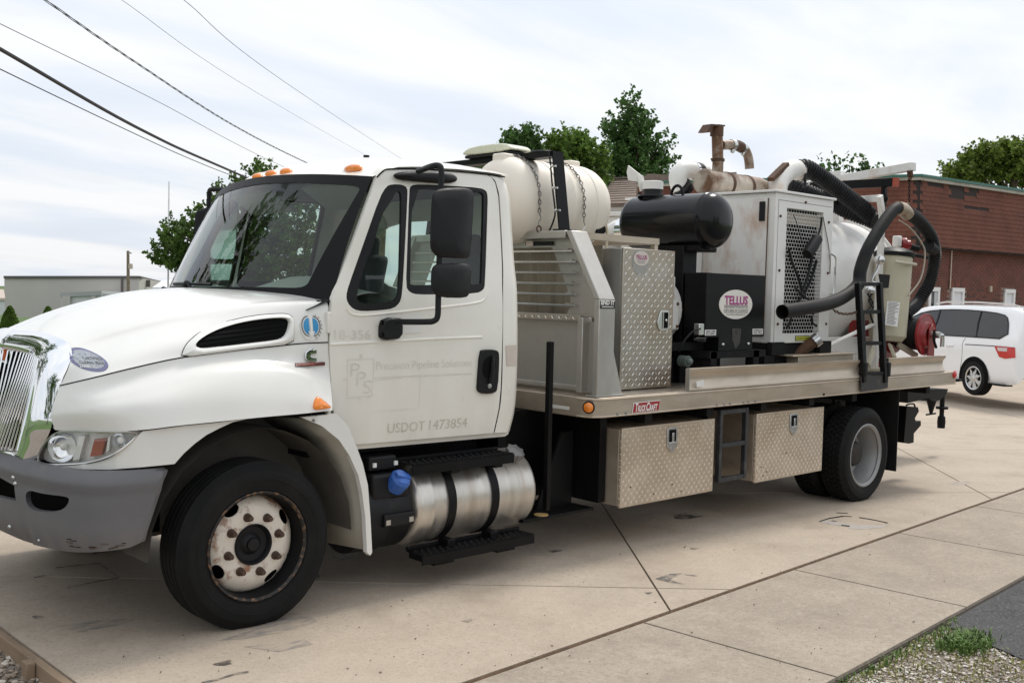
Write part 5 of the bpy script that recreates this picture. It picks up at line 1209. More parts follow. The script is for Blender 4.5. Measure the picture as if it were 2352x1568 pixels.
part('skid_channel', MB().box(ex0+.30,ex1+.30,ey-.10,ey+.25,BT+.02,1.285).box(ex0+.18,ex1+.32,ey-.12,ey+.28,1.285,1.297), M['alu'], eng, bevel=.004)
part('side_rod', MB().tube(crline([W(*C3(*p), y=ey-.03) for p in ((1962,1340),(2000,1360),(2022,1400),(2015,1560))], 4)+crline([W(*C4(*p), y=ey-.03) for p in ((2012,300),(2000,540),(1960,565))], 4), .008, 6), M['steel'], eng)
part('side_wire', MB().tube(crline([W(*C3(*p), y=ey-.01) for p in ((1895,975),(1915,1080),(1945,1240),(1965,1400),(1962,1540))], 4), .004, 5), M['rust'], eng)
# straps and nozzle hanging on the grille
nz = part('hanging_nozzle', MB().tube([W(*C3(*p), y=ey-.07) for p in ((1840,1190),(1790,1270),(1735,1345))], [.05,.055,.045], 12), M['hose'], eng, label='black rubber nozzle hung on the grille')
def strap(pts, r=.011, y=ey-.03): part('rubber_strap', MB().tube(crline([W(*p, y=y) for p in pts], 5), r*.68, 6), M['hose'], nz)
strap([C3(1880,980), C3(1870,1080), C3(1830,1200)], .014); strap([C3(1555,1290), C3(1580,1400), C4(1620,330), C4(1660,440), C4(1700,600)], .018); strap([C3(1800,1350), C4(1790,180), C4(1740,400), C4(1680,560)], .02); strap([C4(1830,230), C4(1790,380), C4(1720,540), C4(1650,640)], .02); strap([C3(1600,960), C3(1625,1010), C3(1650,1100), C3(1690,1240)], .006)
strap([C4(1620,505), C4(1700,580), C4(1770,640), C4(1805,710), C4(1795,770)], .016, ey-.20)
strap([C4(1780,780), C4(1790,850), C4(1830,880)], .016); strap([C4(1580,800), C4(1560,860), C4(1545,885)], .018)

# ================================================================== EXHAUST on the enclosure roof
exh = thing('exhaust_muffler', 'rusty exhaust muffler and stack pipe on the white enclosure roof', 'muffler', (5.6,1.1,ez1+.02))
my_ = 1.10
ml0 = W(*C3(693,622), y=my_); ml1 = W(*C3(1305,622), y=my_); mzc = ez1+.03+.112
part('muffler_drum', MB().lathe((ml0.x,my_,mzc), (1,0,0), [(0,0),(.003,.10),(.015,.115),(ml1.x-ml0.x-.10,.115),(ml1.x-ml0.x-.03,.105),(ml1.x-ml0.x,.07),(ml1.x-ml0.x,0)], 36), M['exhaust'], exh, fix=True)
for f in (.36, .68): part('muffler_band', MB().lathe((ml0.x+(ml1.x-ml0.x)*f,my_,mzc), (1,0,0), [(-.02,.115),(-.02,.119),(.02,.119),(.02,.115)], 36).box(ml0.x+(ml1.x-ml0.x)*f-.02,ml0.x+(ml1.x-ml0.x)*f+.02,my_-.09,my_+.09,ez1+.0245,ez1+.05), M['rust'], exh)
sb = W(*C3(850,485), y=my_); stt = W(*C3(842,100), y=my_)
part('stack_pipe', MB().tube([sb+Vector((0,0,-.05)), sb+Vector((0,0,.05)), stt+Vector((0,0,.0))], .052, 18), M['exhaust'], exh)
part('stack_clamp', MB().lathe(sb+Vector((0,0,.055)), (0,0,1), [(0,.05),(0,.062),(.025,.062),(.025,.05)], 18).obox(sb+Vector((-.07,0,.067)), (.03,0,0), (0,.012,0), (0,0,.008)), M['rust'], exh)
part('rain_cap', MB().lathe(stt+Vector((0,0,-.07)), (0,0,1), [(0,.054),(0,.062),(.08,.062),(.10,.058),(.10,0)], 18), M['rust'], exh)
cp_ = [W(*C3(*p), y=my_) for p in ((695,140),(745,60),(880,70),(880,85),(760,78),(752,125),(740,142))]
part('flapper', MB().prism([p+Vector((0,-.05,0)) for p in cp_], (0,.1,0)), M['rust'], exh)
eb2 = crline([W(*C3(*p), y=my_) for p in ((885,265),(980,262),(1050,270),(1110,300),(1145,360),(1160,430),(1165,500))], 5)
part('crossover_pipe', MB().tube(eb2, .045, 16), M['exhaust'], exh)
for p, q in (((980,262),(1010,264)),((1085,290),(1108,300))):
    part('pipe_clamp', MB().tube([W(*C3(*p), y=my_), W(*C3(*q), y=my_)], .053, 14).ball(W(*C3(*p), y=my_)+Vector((0,-.02,-.06)), .022, n=8, m=6), M['steel'], exh)
part('flex_joint', MB().tube([W(*C3(*p), y=my_) for p in ((1015,265),(1050,270),(1080,285))], .052, 16), M['rust'], exh)
# white air pipe with clamp and bellows left of the muffler
wpp = crline([W(*C3(*p), y=1.35) for p in ((480,700),(460,640),(455,570),(490,520),(550,515),(640,530),(720,545))], 5)
part('air_pipe', MB().tube(wpp, .085, 18), M['equipw'], exh)
part('hose_clamp', MB().tube([W(*C3(*p), y=1.35) for p in ((600,525),(620,528))], .09, 18), M['chrome'], exh); part('rubber_sleeve', MB().tube([W(*C3(*p), y=1.35) for p in ((628,530),(665,535))], .092, 18), M['hose'], exh)
part('bellows', corr([W(*C3(*p), y=1.33) for p in ((475,650),(500,690),(530,740))], .085, .012, .05), M['hose'], exh)
part('white_gusset', MB().prism([W(*C3(*p), y=1.3) for p in ((610,600),(700,560),(760,720),(730,745))], (0,.02,0)), M['equipw'], exh)

# ================================================================== VACUUM TANK
vt = thing('vacuum_tank', 'large white domed vacuum tank behind the engine enclosure', 'tank', (7.0,1.22,BT+.005))
vy, vz, vr, vx0, vx1 = 1.22, 1.95, .70, 6.22, 8.30
pv = [(0,0),(0,vr-.05),(.02,vr),(vx1-vx0-.46,vr),(vx1-vx0-.455,vr+.012),(vx1-vx0-.42,vr+.012),(vx1-vx0-.41,vr-.006)]
for k in range(1, 14): a = math.pi/2*k/13; pv.append((vx1-vx0-.41+.41*math.sin(a), (vr-.006)*max(0,math.cos(a))**.75))
part('tank_shell', MB().lathe((vx0,vy,vz), (1,0,0), pv, 64), M['equipw'], vt, smooth=45, fix=True)
part('tank_apron', MB().box(6.2,7.6,.60,1.84,BT+.006,1.42), M['equipw'], vt, bevel=.01)
part('cradle', MB().box(6.4,6.55,.50,1.94,BT+.006,1.34).box(7.2,7.35,.5,1.94,BT+.006,1.34), M['equipw'], vt)
part('strut', MB().tube([W(*C4(1950,1075), y=.36), W(*C4(2230,940), y=.42), W(*C6(1080,610), y=.42)], .02, 10), M['equipw'], vt)
part('lid_flange', MB().lathe((vx1-.37,vy,vz+.02), (1,0,0), [(0,vr-.03),(0,vr+.015),(.02,vr+.015),(.02,vr-.05)], 48), M['equipw'], vt)
q = W(*C5(1350,960), y=.62); vb = part('drain_valve', MB().box(q.x-.08,q.x+.0,q.y-.03,q.y+.05,q.z-.06,q.z+.06), M['equipw'], vt, bevel=.015)
part('valve_flange', MB().lathe((q.x+.02,q.y,q.z-.03), (.8,-.6,0), [(0,.06),(.03,.075),(.05,.075),(.06,.05),(.10,.05),(.10,0)], 16), M['redpaint'], vb); part('valve_stem', MB().cyl((q.x+.1,q.y-.06,q.z-.05),(q.x+.19,q.y-.12,q.z-.07),.035,10), M['chassis'], vb)
part('tank_intake_elbow', MB().tube(crline([W(*C3(*p), y=.95) for p in ((1440,760),(1440,680),(1470,600),(1530,535),(1590,508),(1650,515))], 5), .10, 20), M['rustw'], vt)
part('elbow_hatch', MB().beam(W(*C3(1375,605), y=.92), W(*C3(1530,455), y=.92), .04, .07, (0,1,0)), M['rust'], vt)
h1 = [W(*C3(1640,512), y=.95), W(*C5(390,225), y=.92), W(*C5(470,255), y=.88), W(*C5(640,370), y=.8), W(*C5(850,530), y=.68), W(*C5(1000,650), y=.58), W(*C5(1075,715), y=.53)]
hs1 = tag(part('intake_hose', corr(h1, .082, .006, .03), M['hose']), 'upper black corrugated vacuum hose running down from the rusty white elbow', 'hose', 'corrugated vacuum hoses')
part('hose_cuff', MB().tube([W(*C3(1648,515), y=.95), W(*C3(1710,520), y=.93), W(*C5(455,248), y=.89)], .091, 18), M['hose'], hs1)
part('loose_strap', MB().tube(crline([W(*C5(*p), y=.85) for p in ((420,290),(405,340),(410,375),(395,420))], 3), .015, 6), M['hose'], hs1)
h2 = [W(*C5(*p), y=y) for p, y in (((225,395),1.45),((300,410),1.4),((450,480),1.25),((700,590),1.05),((900,680),.85),((1050,735),.72),((1140,770),.62))]
tag(part('intake_hose', corr(h2, .085, .006, .03), M['hose']), 'lower black corrugated hose passing behind the upper one over the white tank', 'hose', 'corrugated vacuum hoses')
# smooth suction hose: open end in front of the grille, over the tank, down to the reel
sh = [W(*C4(*p), y=y) for p, y in (((1490,742),.02),((1600,722),.02),((1800,690),.03),((1960,655),.06))]+[W(*C6(*p), y=y) for p, y in (((780,340),.09),((880,270),.11),((945,190),.12))]+[W(*C5(*p), y=.14) for p in ((960,1240),(1030,1040),(1150,830),(1270,665),(1330,625))]
shp = crline(sh, 7)
suc = tag(part('suction_hose', MB().tube(shp, .060, 18, caps=False).tube(shp, .052, 18, caps=False), M['hosegrey'], smooth=60), 'weathered grey suction hose with open end lying across the grille', 'hose')
part('hose_lip', MB().tube([shp[0], shp[0].lerp(shp[1], .5)], .063, 18, caps=False), M['hosegrey'], suc)
cpl = [W(*C5(*p), y=.14) for p in ((1330,625),(1385,640),(1430,690))]
part('coupling', MB().tube(cpl, .066, 16), mat('rusty_steel', (.40,.33,.25), .5, .4, dirt=(.20,.09,.03), damt=.9, dscale=14), suc)
part('coupling_bolt', MB().ball(W(*C5(1425,605), y=.14), .035, n=8, m=6), M['rust'], suc)
rs = [W(*C5(*p), y=y) for p, y in (((1425,670),.14),((1530,745),.16),((1640,880),.18),((1690,1020),.2),((1692,1150),.22),((1650,1350),.25),((1580,1480),.28))]+[W(*C6(*p), y=.3) for p in ((1520,400),(1440,470),(1400,520))]
rh = corr(rs, .060, .007, .026)
part('corrugated_section', rh, M['hose'], suc)
part('hose_joint', MB().tube([W(*C5(1600,1015), y=.2)+Vector((.06,0,.02)), W(*C5(1685,1040), y=.2)], .07, 14), M['hose'], suc)
part('guide_cord', MB().tube(crline([W(*C5(*p), y=.16) for p in ((1340,745),(1450,820),(1560,960),(1600,1080),(1560,1320),(1440,1495))], 6), .008, 6), mat('pale_cord', (.42,.38,.31), .6), suc)
# chain from hose to the ladder
part('retaining_chain', chain_links(crline([W(*C6(*p), y=.0) for p in ((690,460),(760,495),(850,500),(935,480))], 8), .016, .005), M['rust'], suc, smooth=40)

# ================================================================== FILTER CANISTER
can = thing('filter_canister', 'tan upright filter canister with black lid and white notice beside the ladder', 'canister', (7.3,.37,BT+.005))
cb0, cb1 = W(*C6(1225,720), y=.37), W(*C5(1290,1105), y=.37); axd = (cb1-cb0).normalized(); Lc = (cb1-cb0).length; crd = .185
part('canister_body', MB().lathe(cb0, axd, [(-.05,.0),(-.05,crd*.8),(0,crd),(Lc,crd),(Lc,0)], 36), M['tan'], can, fix=True)
part('canister_lid', MB().lathe(cb1, axd, [(-.01,crd+.012),(.03,crd+.022),(.06,crd*.9),(.085,crd*.5),(.09,0)], 36), M['black'], can)
part('lid_handle', MB().tube([cb1+Vector((.1,-.1,.03)), cb1+Vector((.34,-.2,-.0))], .018, 8), M['black'], can)
part('side_arm', MB().tube([W(*C5(1300,1158), y=.18), W(*C5(1510,1186), y=.15)], .016, 8), M['tan'], can)
for p in ((1090,850,1040,1010),(1250,800,1300,930),(1330,800,1520,920)):
    part('leg', MB().beam(W(*C6(p[0],p[1]), y=.30), W(*C6(p[2],p[3]), y=.22), .06, .02, (0,1,0)), M['tan'], can)
part('base_ring', MB().box(7.1,7.5,.15,.6,BT+.006,BT+.03), M['tan'], can)
pl4 = [W(*C6(*p), y=.182) for p in ((1225,372),(1348,388),(1322,628),(1202,608))]
nt_ = part('notice_plate', MB().prism(pl4, (0,-.004,0)), M['label'], can)
for k in range(16):
    t = (k+.7)/17; a = pl4[0].lerp(pl4[3], t).lerp(pl4[1].lerp(pl4[2], t), .08); b = pl4[0].lerp(pl4[3], t).lerp(pl4[1].lerp(pl4[2], t), .6+.35*random.random())
    part('print_line', MB().beam(a+Vector((0,-.0055,0)), b+Vector((0,-.0055,0)), .002, .007, (0,0,1)), mat('grey_print', (.3,.28,.28), .5) if 'grey_print' not in bpy.data.materials else bpy.data.materials['grey_print'], nt_)
part('gauge_plate', MB().prism([W(*C5(*p), y=.185) for p in ((1135,1280),(1250,1290),(1235,1420),(1160,1420))], (0,-.004,0)), M['chassis'], can)
part('level_arm', MB().tube(crline([W(*C5(*p), y=.16) for p in ((1140,1140),(1130,1220),(1070,1340),(1110,1370))], 4), .012, 6).ball(W(*C5(1150,1140), y=.16), .05, n=10, m=6), M['steel'], can)
part('valve_body', MB().ball(W(*C6(1050,265), y=.15), .07, .05, .045, n=12, m=8), M['steel'], can)
for a, b, c in (((1030,300),(1080,400),(1010,490)),((1095,270),(1045,360),(1085,430)),((1090,430),(1060,500),(1085,590))): part('valve_cable', MB().tube(crline([W(*C6(*q_), y=.12) for q_ in (a,b,c)], 5), .010, 6), M['hose'], can)

# ================================================================== HOSE REEL
reel = thing('hose_reel', 'red steel hose reel near the rear corner of the bed', 'reel', (7.9,.3,BT+.005))
rc = W(*C6(1605,705), y=.12); rr_ = .215
def disc(y, own=reel): return part('flange_disc', MB().lathe((rc.x,y,rc.z), (0,1,0), [(-.012,0),(-.012,.05),(-.03,.06),(-.03,.12),(-.008,.14),(-.006,rr_-.012),(-.016,rr_-.004),(-.012,rr_),(.012,rr_),(.012,0)], 40), M['redpaint'], own, fix=True)
disc(.12); disc(.46)
part('drum', MB().cyl((rc.x,.13,rc.z),(rc.x,.45,rc.z),.10,24), M['redpaint'], reel)
hw = MB()
pts = []
for k in range(160): a = k*.42; pts.append((rc.x+.145*math.cos(a), .16+.26*((k/160) % 1), rc.z+.145*math.sin(a)))
part('wound_hose', hw.tube(pts, .022, 8), M['hose'], reel)
part('side_plate', MB().prism([(rc.x-.03,.085,BT+.006),(rc.x+.12,.085,BT+.006),(rc.x+.12,.085,rc.z+.06),(rc.x+.06,.085,rc.z+.11),(rc.x-.01,.085,rc.z+.06)], (0,-.012,0)), M['redpaint'], reel, bevel=.004)
part('stand', MB().box(rc.x-.25,rc.x+.2,.09,.55,BT+.006,BT+.05).prism([(rc.x-.15,.52,BT+.05),(rc.x+.15,.52,BT+.05),(rc.x+.03,.52,rc.z+.05),(rc.x-.03,.52,rc.z+.05)], (0,.02,0)), M['redpaint'], reel)
sw = part('swivel', MB().cyl((rc.x+.03,.07,rc.z),(rc.x+.03,-.02,rc.z),.035,12).tube(crline([(rc.x+.03,.0,rc.z),(rc.x+.10,-.01,rc.z-.01),(rc.x+.11,-.01,rc.z-.12)], 4), .022, 8), M['steel'], reel)
part('crank', MB().tube(crline([(rc.x-.0,.03,rc.z+.05),(rc.x-.02,.02,rc.z-.05),(rc.x+.04,.02,rc.z-.13)], 4), .014, 6), M['chassis'], reel)
part('back_reel_plate', MB().lathe((rc.x-.42,.62,rc.z+.02), (0,1,0), [(0,0),(0,.2),(.02,.2),(.02,0)], 28), M['redpaint'], reel)

# ================================================================== BOOM CRANE AND REAR FRAME
crn = thing('boom_crane', 'white square-tube boom with a rusty hook above the rear hoses', 'crane', (7.85,1.25,BT+.005))
b0 = W(*C5(745,345), y=1.25); b1 = W(*C5(1485,215), y=.22)
part('boom', MB().beam(b0+(b0-b1)*.03, b1, .075, .085), M['rustw'], crn, bevel=.005)
part('mast', MB().box(b0.x-.06,b0.x+.05,1.2,1.32,BT+.006,b0.z+.09), M['equipw'], crn, bevel=.005)
hk0 = W(*C5(1448,255), y=.24); hk1 = W(*C5(1445,590), y=.20)
part('hook_shackle', MB().tube(crline([hk0, hk0+Vector((.02,0,-.06)), hk0+Vector((0,0,-.1))], 4), [.03]*5+[.02]*4, 8), M['rust'], crn)
part('hoist_chain', chain_links([hk0+Vector((0,0,-.09)), hk1], .012, .004), M['chassis'], crn, smooth=40)
fr_ = thing('rear_lamp_frame', 'white rear frame carrying a long black lamp bar over the tank', 'frame', (7.4,1.2,BT+.005))
k0 = W(*C5(1300,372), y=.28); k1 = W(*C5(490,440), y=1.5); k1.x = k0.x+(k1.x-k0.x)*.5
part('lamp_bar', MB().beam(k0, k1, .07, .085), M['blackpaint'], fr_, bevel=.005); d_ = (k0-k1).normalized()
part('lamp_bar_end', MB().beam(k0+d_*.001, k0+d_*.025, .072, .088), mat('orange_end', (.36,.06,.025), .5), fr_)
w0 = W(*C5(1150,532), y=.35); w1 = W(*C5(690,555), y=1.35)
part('cross_beam', MB().beam(w0, w1, .05, .07), M['equipw'], fr_, bevel=.004)
for p in (.05, .55): q = k0.lerp(k1, p+.05); part('lamp_bracket', MB().beam(q, q+Vector((0,0,-.24)), .045, .045, (0,1,0)).ball(q+Vector((-.05,-.02,-.16)), .05, n=8, m=6), M['blackpaint'], fr_)
part('stay', MB().beam(W(*C5(1148,505), y=.35), W(*C5(1175,700), y=.37), .06, .05, (0,1,0)), M['equipw'], fr_, bevel=.004)
part('stay_foot', MB().beam(W(*C5(1175,700), y=.37), Vector((W(*C5(1180,700), y=.37).x+.03,.40,BT+.006)), .05, .05, (0,1,0)), M['equipw'], fr_)
part('upper_arm', MB().beam(W(*C5(380,415), y=1.4), W(*C5(700,330), y=1.3), .07, .08), M['equipw'], fr_)

# ================================================================== GROUND
gravel_m = mat('gravel_bed', (.20,.17,.14), .95, var=.35, vscale=14, bump=.6, bscale=50, bdist=.02)
asphalt_m = mat('asphalt', (.055,.054,.055), .92, var=.25, vscale=8, dirt=(.13,.13,.13), damt=.7, dscale=55, dlo=.50, dhi=.66, bump=.8, bscale=110, bdist=.012)
grass_m = mat('lawn', (.065,.115,.022), .9, var=.3, vscale=.6, dirt=(.05,.10,.02), damt=.6, dscale=6)
conc = mat('driveway_concrete', (.44,.37,.292), .82, var=.08, vscale=.9, dirt=(.34,.275,.212), damt=.55, dscale=1.1, dlo=.44, dhi=.74, bump=.35, bscale=160, bdist=.004, spec=.3)
walk = mat('sidewalk_concrete', (.365,.31,.247), .86, var=.12, vscale=1.6, dirt=(.255,.213,.17), damt=.55, dscale=2.1, dlo=.45, dhi=.75, bump=.45, bscale=150, bdist=.005, spec=.3)
def add_speckle(m, sc, lo, hi, col, amt):
    t = m.node_tree; n = t.nodes; l = t.links; p = n['Principled BSDF']; src = p.inputs['Base Color'].links[0].from_socket
    tcn = [k for k in n if k.type == 'TEX_COORD'][0]
    q = n.new('ShaderNodeTexNoise'); q.inputs['Scale'].default_value = sc; q.inputs['Detail'].default_value = 3; l.new(tcn.outputs['Object'], q.inputs[0])
    r_ = n.new('ShaderNodeMapRange'); r_.inputs[1].default_value = lo; r_.inputs[2].default_value = hi; r_.inputs[3].default_value = 0; r_.inputs[4].default_value = amt; l.new(q.outputs[0], r_.inputs[0])
    x = n.new('ShaderNodeMix'); x.data_type = 'RGBA'; x.inputs[7].default_value = (*col, 1); l.new(r_.outputs[0], x.inputs[0]); l.new(src, x.inputs[6]); l.new(x.outputs[2], p.inputs['Base Color'])
add_speckle(asphalt_m, 60, .60, .70, (.20,.20,.20), .7); add_speckle(asphalt_m, 9, .5, .7, (.09,.085,.08), .6)
add_speckle(conc, 150, .58, .72, (.21,.165,.122), .6); add_speckle(conc, 26, .52, .70, (.35,.285,.22), .4); add_speckle(conc, 17, .56, .72, (.52,.44,.35), .35); add_speckle(conc, 60, .55, .70, (.26,.21,.16), .5); add_speckle(conc, 34, .66, .76, (.17,.15,.13), .35)
add_speckle(conc, 2.2, .56, .75, (.25,.20,.15), .3); add_speckle(conc, 420, .60, .70, (.52,.44,.36), .35)
add_speckle(walk, 5, .56, .72, (.20,.165,.135), .25); add_speckle(walk, 34, .50, .66, (.25,.205,.16), .45); add_speckle(walk, 22, .55, .70, (.47,.41,.34), .35); add_speckle(walk, 90, .54, .68, (.19,.155,.125), .5); add_speckle(walk, 210, .58, .70, (.155,.13,.105), .6); add_speckle(walk, 300, .66, .74, (.55,.50,.43), .6)
# terrain: one sheet out to the horizon; falls away from the driveway towards the front and far side
def terr(x, y):
    d = math.hypot(x+1, y)
    base = zg(min(max(x, -1), 60))-.10
    fall = max(0, -x-2.0)*.0+max(0, d-14)*.036
    dpt = max(1.0, (x-CAM.x)*FW.x+(y-CAM.y)*FW.y); lat = ((x-CAM.x)*RT.x+(y-CAM.y)*RT.y)/dpt
    fwd = max(0, min(1, (.12-lat)/.3)); fwd = fwd*fwd*(3-2*fwd)     # the land falls away towards the front of the truck only
    return base-min(fall, 9.0)*fwd
xs = [-1500,-900,-500,-300,-200,-150,-110,-80,-60,-45,-34,-26,-20,-15,-11,-8,-5,-3,-1,1,4,8,14,20,28,36,45,60,90,140,220,400,800,1500]
ys = [-1500,-700,-300,-120,-60,-30,-16,-9,-5,-2,1,4,8,12,17,23,30,40,52,66,82,100,125,160,210,300,450,800,1500]
tm = MB().grid([[(x, y, terr(x, y)-(.05 if (x > -1.5 and -3 < y < 30 and x < 46) else 0)) for x in xs] for y in ys])
struct(part('ground', tm, grass_m, smooth=60, fix=True))
def split(poly, a, b, c):                         # keep a*x+b*y >= c / < c
    def cut(s):
        o = []; n = len(poly)
        for i in range(n):
            p, q = poly[i], poly[(i+1) % n]; dp, dq = s*(a*p[0]+b*p[1]-c), s*(a*q[0]+b*q[1]-c)
            if dp >= 0: o.append(p)
            if dp*dq < 0: t = dp/(dp-dq); o.append((p[0]+(q[0]-p[0])*t, p[1]+(q[1]-p[1])*t))
        return o
    return cut(1), cut(-1)
def linef(p, q): a, b = -(q[1]-p[1]), (q[0]-p[0]); l = math.hypot(a, b); return (a/l, b/l, (a*p[0]+b*p[1])/l)
def shrink(poly, d):
    A = sum(poly[i][0]*poly[(i+1) % len(poly)][1]-poly[(i+1) % len(poly)][0]*poly[i][1] for i in range(len(poly)))
    P = poly if A > 0 else poly[::-1]; n = len(P); o = []
    for i in range(n):
        p0, p1, p2 = Vector(P[i-1]), Vector(P[i]), Vector(P[(i+1) % n])
        e1 = (p1-p0); e2 = (p2-p1)
        if e1.length < 1e-6 or e2.length < 1e-6: continue
        e1.normalize(); e2.normalize(); n1 = Vector((-e1.y, e1.x)); n2 = Vector((-e2.y, e2.x)); k = 1+n1.dot(n2)
        if k < .2: k = .2
        o.append(p1+(n1+n2)*(d/k))
    return o
E0, E1 = G(1060,1568), G(2352,1120); ED = (E1-E0); ED.z = 0; ED.normalize()
def edge_y(x): return E0.y+(x-E0.x)*ED.y/ED.x
FX = -1.03
drive_poly = [(FX, edge_y(FX)), (45, edge_y(45)), (45, 32), (6, 32), (FX, 12)]
J1 = linef(G(1545,1410), G(1385,1160)); J2 = linef(G(2273,1143), G(2117,1058.6)); H1 = linef(G(0,1322), G(1680,1353)); H2 = linef(G(1639,1132), G(2321,1130))
lines = [J1, J2, H1, H2]
stp = 3.3
for k in range(1, 12): lines += [(J2[0], J2[1], J2[2]-stp*k if J2[2] < J1[2] else J2[2]+stp*k)]
lines += [(J1[0], J1[1], J1[2]+(J1[2]-J2[2])*2.6)]
sgn = 1 if H2[2] > H1[2] else -1
for k in range(1, 12): lines += [(H2[0], H2[1], H2[2]+sgn*2.95*k)]
for k in range(1, 3): lines += [(H1[0], H1[1], H1[2]-sgn*2.95*k)]
polys = [drive_poly]
for a, b, c in lines:
    nx_ = []
    for p in polys:
        for q in split(p, a, b, c):
            if len(q) > 2: nx_.append(q)
    polys = nx_
db = struct(part('driveway', MB().add([(x, y, zg(x)-.022) for x, y in drive_poly], [tuple(range(len(drive_poly)))]), mat('joint_dirt', (.075,.06,.045), .95), smooth=0, fix=True))
def slab(p, m, own, gap=.0055, th=.03, nm='slab'):
    q = shrink(p, gap)
    if len(q) < 3: return
    A = abs(sum(q[i].x*q[(i+1) % len(q)].y-q[(i+1) % len(q)].x*q[i].y for i in range(len(q))))/2
    if A < .01: return
    part(nm, MB().prism([(v.x, v.y, zg(v.x)-th) for v in q], (0,0,th)), m, own, smooth=0)
for p in polys: slab(p, conc, db, gap=.007, th=.018)
# sidewalk along the driveway edge
sw_w = 1.17; ND = Vector((ED.y, -ED.x, 0))       # outwards, towards the camera
sx = [-1.0-1.72*k for k in range(6)][::-1]; sj = [G(1490,1432), G(1840,1310), G(2090,1228)]
s0 = (sj[0]-E0).dot(ED); s1_ = (sj[1]-E0).dot(ED); s2_ = (sj[2]-E0).dot(ED); pitch = (s2_-s0)/2
def EP(s, o): return (E0.x+ED.x*s+ND.x*o, E0.y+ED.y*s+ND.y*o)
sb_ = struct(part('sidewalk', MB().add([(x, y, zg(x)-.024) for x, y in (EP(s0-8*pitch,.012), EP(s0+22*pitch,.012), EP(s0+22*pitch,sw_w), EP(s0-8*pitch,sw_w))], [(0,1,2,3)]), bpy.data.materials['joint_dirt'], smooth=0, fix=True))
for k in range(-8, 22):
    a, b = s0+pitch*k, s0+pitch*(k+1); slab([EP(a,.022), EP(b,.022), EP(b,sw_w), EP(a,sw_w)], walk, sb_, .009, .02)
part('edge_joint', MB().tube([(EP(s,.008)[0], EP(s,.008)[1], zg(EP(s,.008)[0])-.012) for s in [s0-8*pitch+.5*k for k in range(80)]], .014, 6), mat('joint_filler', (.10,.058,.03), .9, var=.4, vscale=30), sb_)
# gravel strips and asphalt
AS = G(2245,1432)
def strip(name, pts, m, dz): return struct(part(name, MB().add([(x, y, zg(x)+dz) for x, y in pts], [tuple(range(len(pts)))]), m, smooth=0, fix=True))
as_s = (AS-E0).dot(ED)
strip('asphalt_pavement', [EP(as_s-.1,sw_w+.01), EP(as_s+30,sw_w+.01), EP(as_s+30,12), EP(as_s-4.5,12), EP(as_s-1.1,2.6), EP(as_s-.4,1.7)], asphalt_m, -.018)
strip('gravel_verge', [EP(-12,sw_w-.02), EP(as_s+.1,sw_w-.02), EP(as_s+.1,12), EP(-12,12)], gravel_m, -.034)
strip('gravel_patch', [(-5,-1.5),(FX+.02,-1.5),(FX+.02,9),(-5,9)], gravel_m, -.085)
def stones(n, fn, name, cols, smin, smax):
    ico = [(0,0,1),(.894,0,.447),(.276,.851,.447),(-.724,.526,.447),(-.724,-.526,.447),(.276,-.851,.447),(.724,.526,-.447),(-.276,.851,-.447),(-.894,0,-.447),(-.276,-.851,-.447),(.724,-.526,-.447),(0,0,-1)]
    icf = [(0,1,2),(0,2,3),(0,3,4),(0,4,5),(0,5,1),(1,6,2),(2,7,3),(3,8,4),(4,9,5),(5,10,1),(6,7,2),(7,8,3),(8,9,4),(9,10,5),(10,6,1),(11,7,6),(11,8,7),(11,9,8),(11,10,9),(11,6,10)]
    for ci, col in enumerate(cols):
        m = MB()
        for _ in range(n//len(cols)):
            x, y, z = fn(); s = smin+(smax-smin)*random.random()**2.2; a = random.random()*6.28; e = .6+.5*random.random(); f = .45+.3*random.random()
            ca_, sa_ = math.cos(a), math.sin(a)
            m.add([(x+s*(ca_*p[0]-sa_*p[1]*e), y+s*(sa_*p[0]+ca_*p[1]*e), z+s*f*p[2]*.8+s*.2) for p in [tuple(c_*(.8+.4*random.random()) for c_ in q) for q in ico]], icf)
        yield part(name, m, mat('%s_stone_%d' % (name, ci), col, .85, var=.15, vscale=20), smooth=50, kind='stuff')
def g1():
    while True:
        s = (random.random()*2.9+as_s-2.9); o = sw_w+.02+random.random()**1.3*1.6; p = EP(s, o)
        if s < as_s-.10-(o-sw_w)*.55+random.random()*.08: return (p[0], p[1], zg(p[0])-.03)
gl = list(stones(11000, g1, 'gravel', [(.50,.45,.38),(.38,.32,.25),(.60,.57,.52),(.28,.22,.16)], .004, .013))
def g2():
    x = FX-.03-random.random()**1.2*.75; y = -.9+random.random()*2.6; return (x, y, zg(x)-.082)
gl += list(stones(2600, g2, 'gravel', [(.40,.34,.27),(.30,.24,.18),(.55,.50,.43),(.20,.16,.12)], .006, .026))
for i, o in enumerate(gl): tag(o, ('pale' if i < 4 else 'brown')+' loose gravel stones at the '+('right edge of the sidewalk' if i < 4 else 'end of the driveway'), 'gravel')
# wooden form board at the front end of the driveway, with a stake
fbm = mat('weathered_board', (.26,.185,.12), .85, var=.2, vscale=9, dirt=(.10,.075,.05), damt=.6, dscale=5, stretch=(1,.3,1), bump=.3, bscale=60)
tag(part('form_board', MB().box(FX-.042,FX-.002,-1.6,9.5,-.10,.009), fbm, bevel=.004), 'weathered wooden form board along the front end of the concrete', 'board')
q = G(57,1500); tag(part('wooden_stake', MB().prism([(FX-.088,.19,-.1),(FX-.044,.19,-.1),(FX-.044,.255,-.1),(FX-.088,.255,-.1)], (0,0,.115)), fbm, bevel=.005), 'short wooden stake standing against the form board', 'stake')
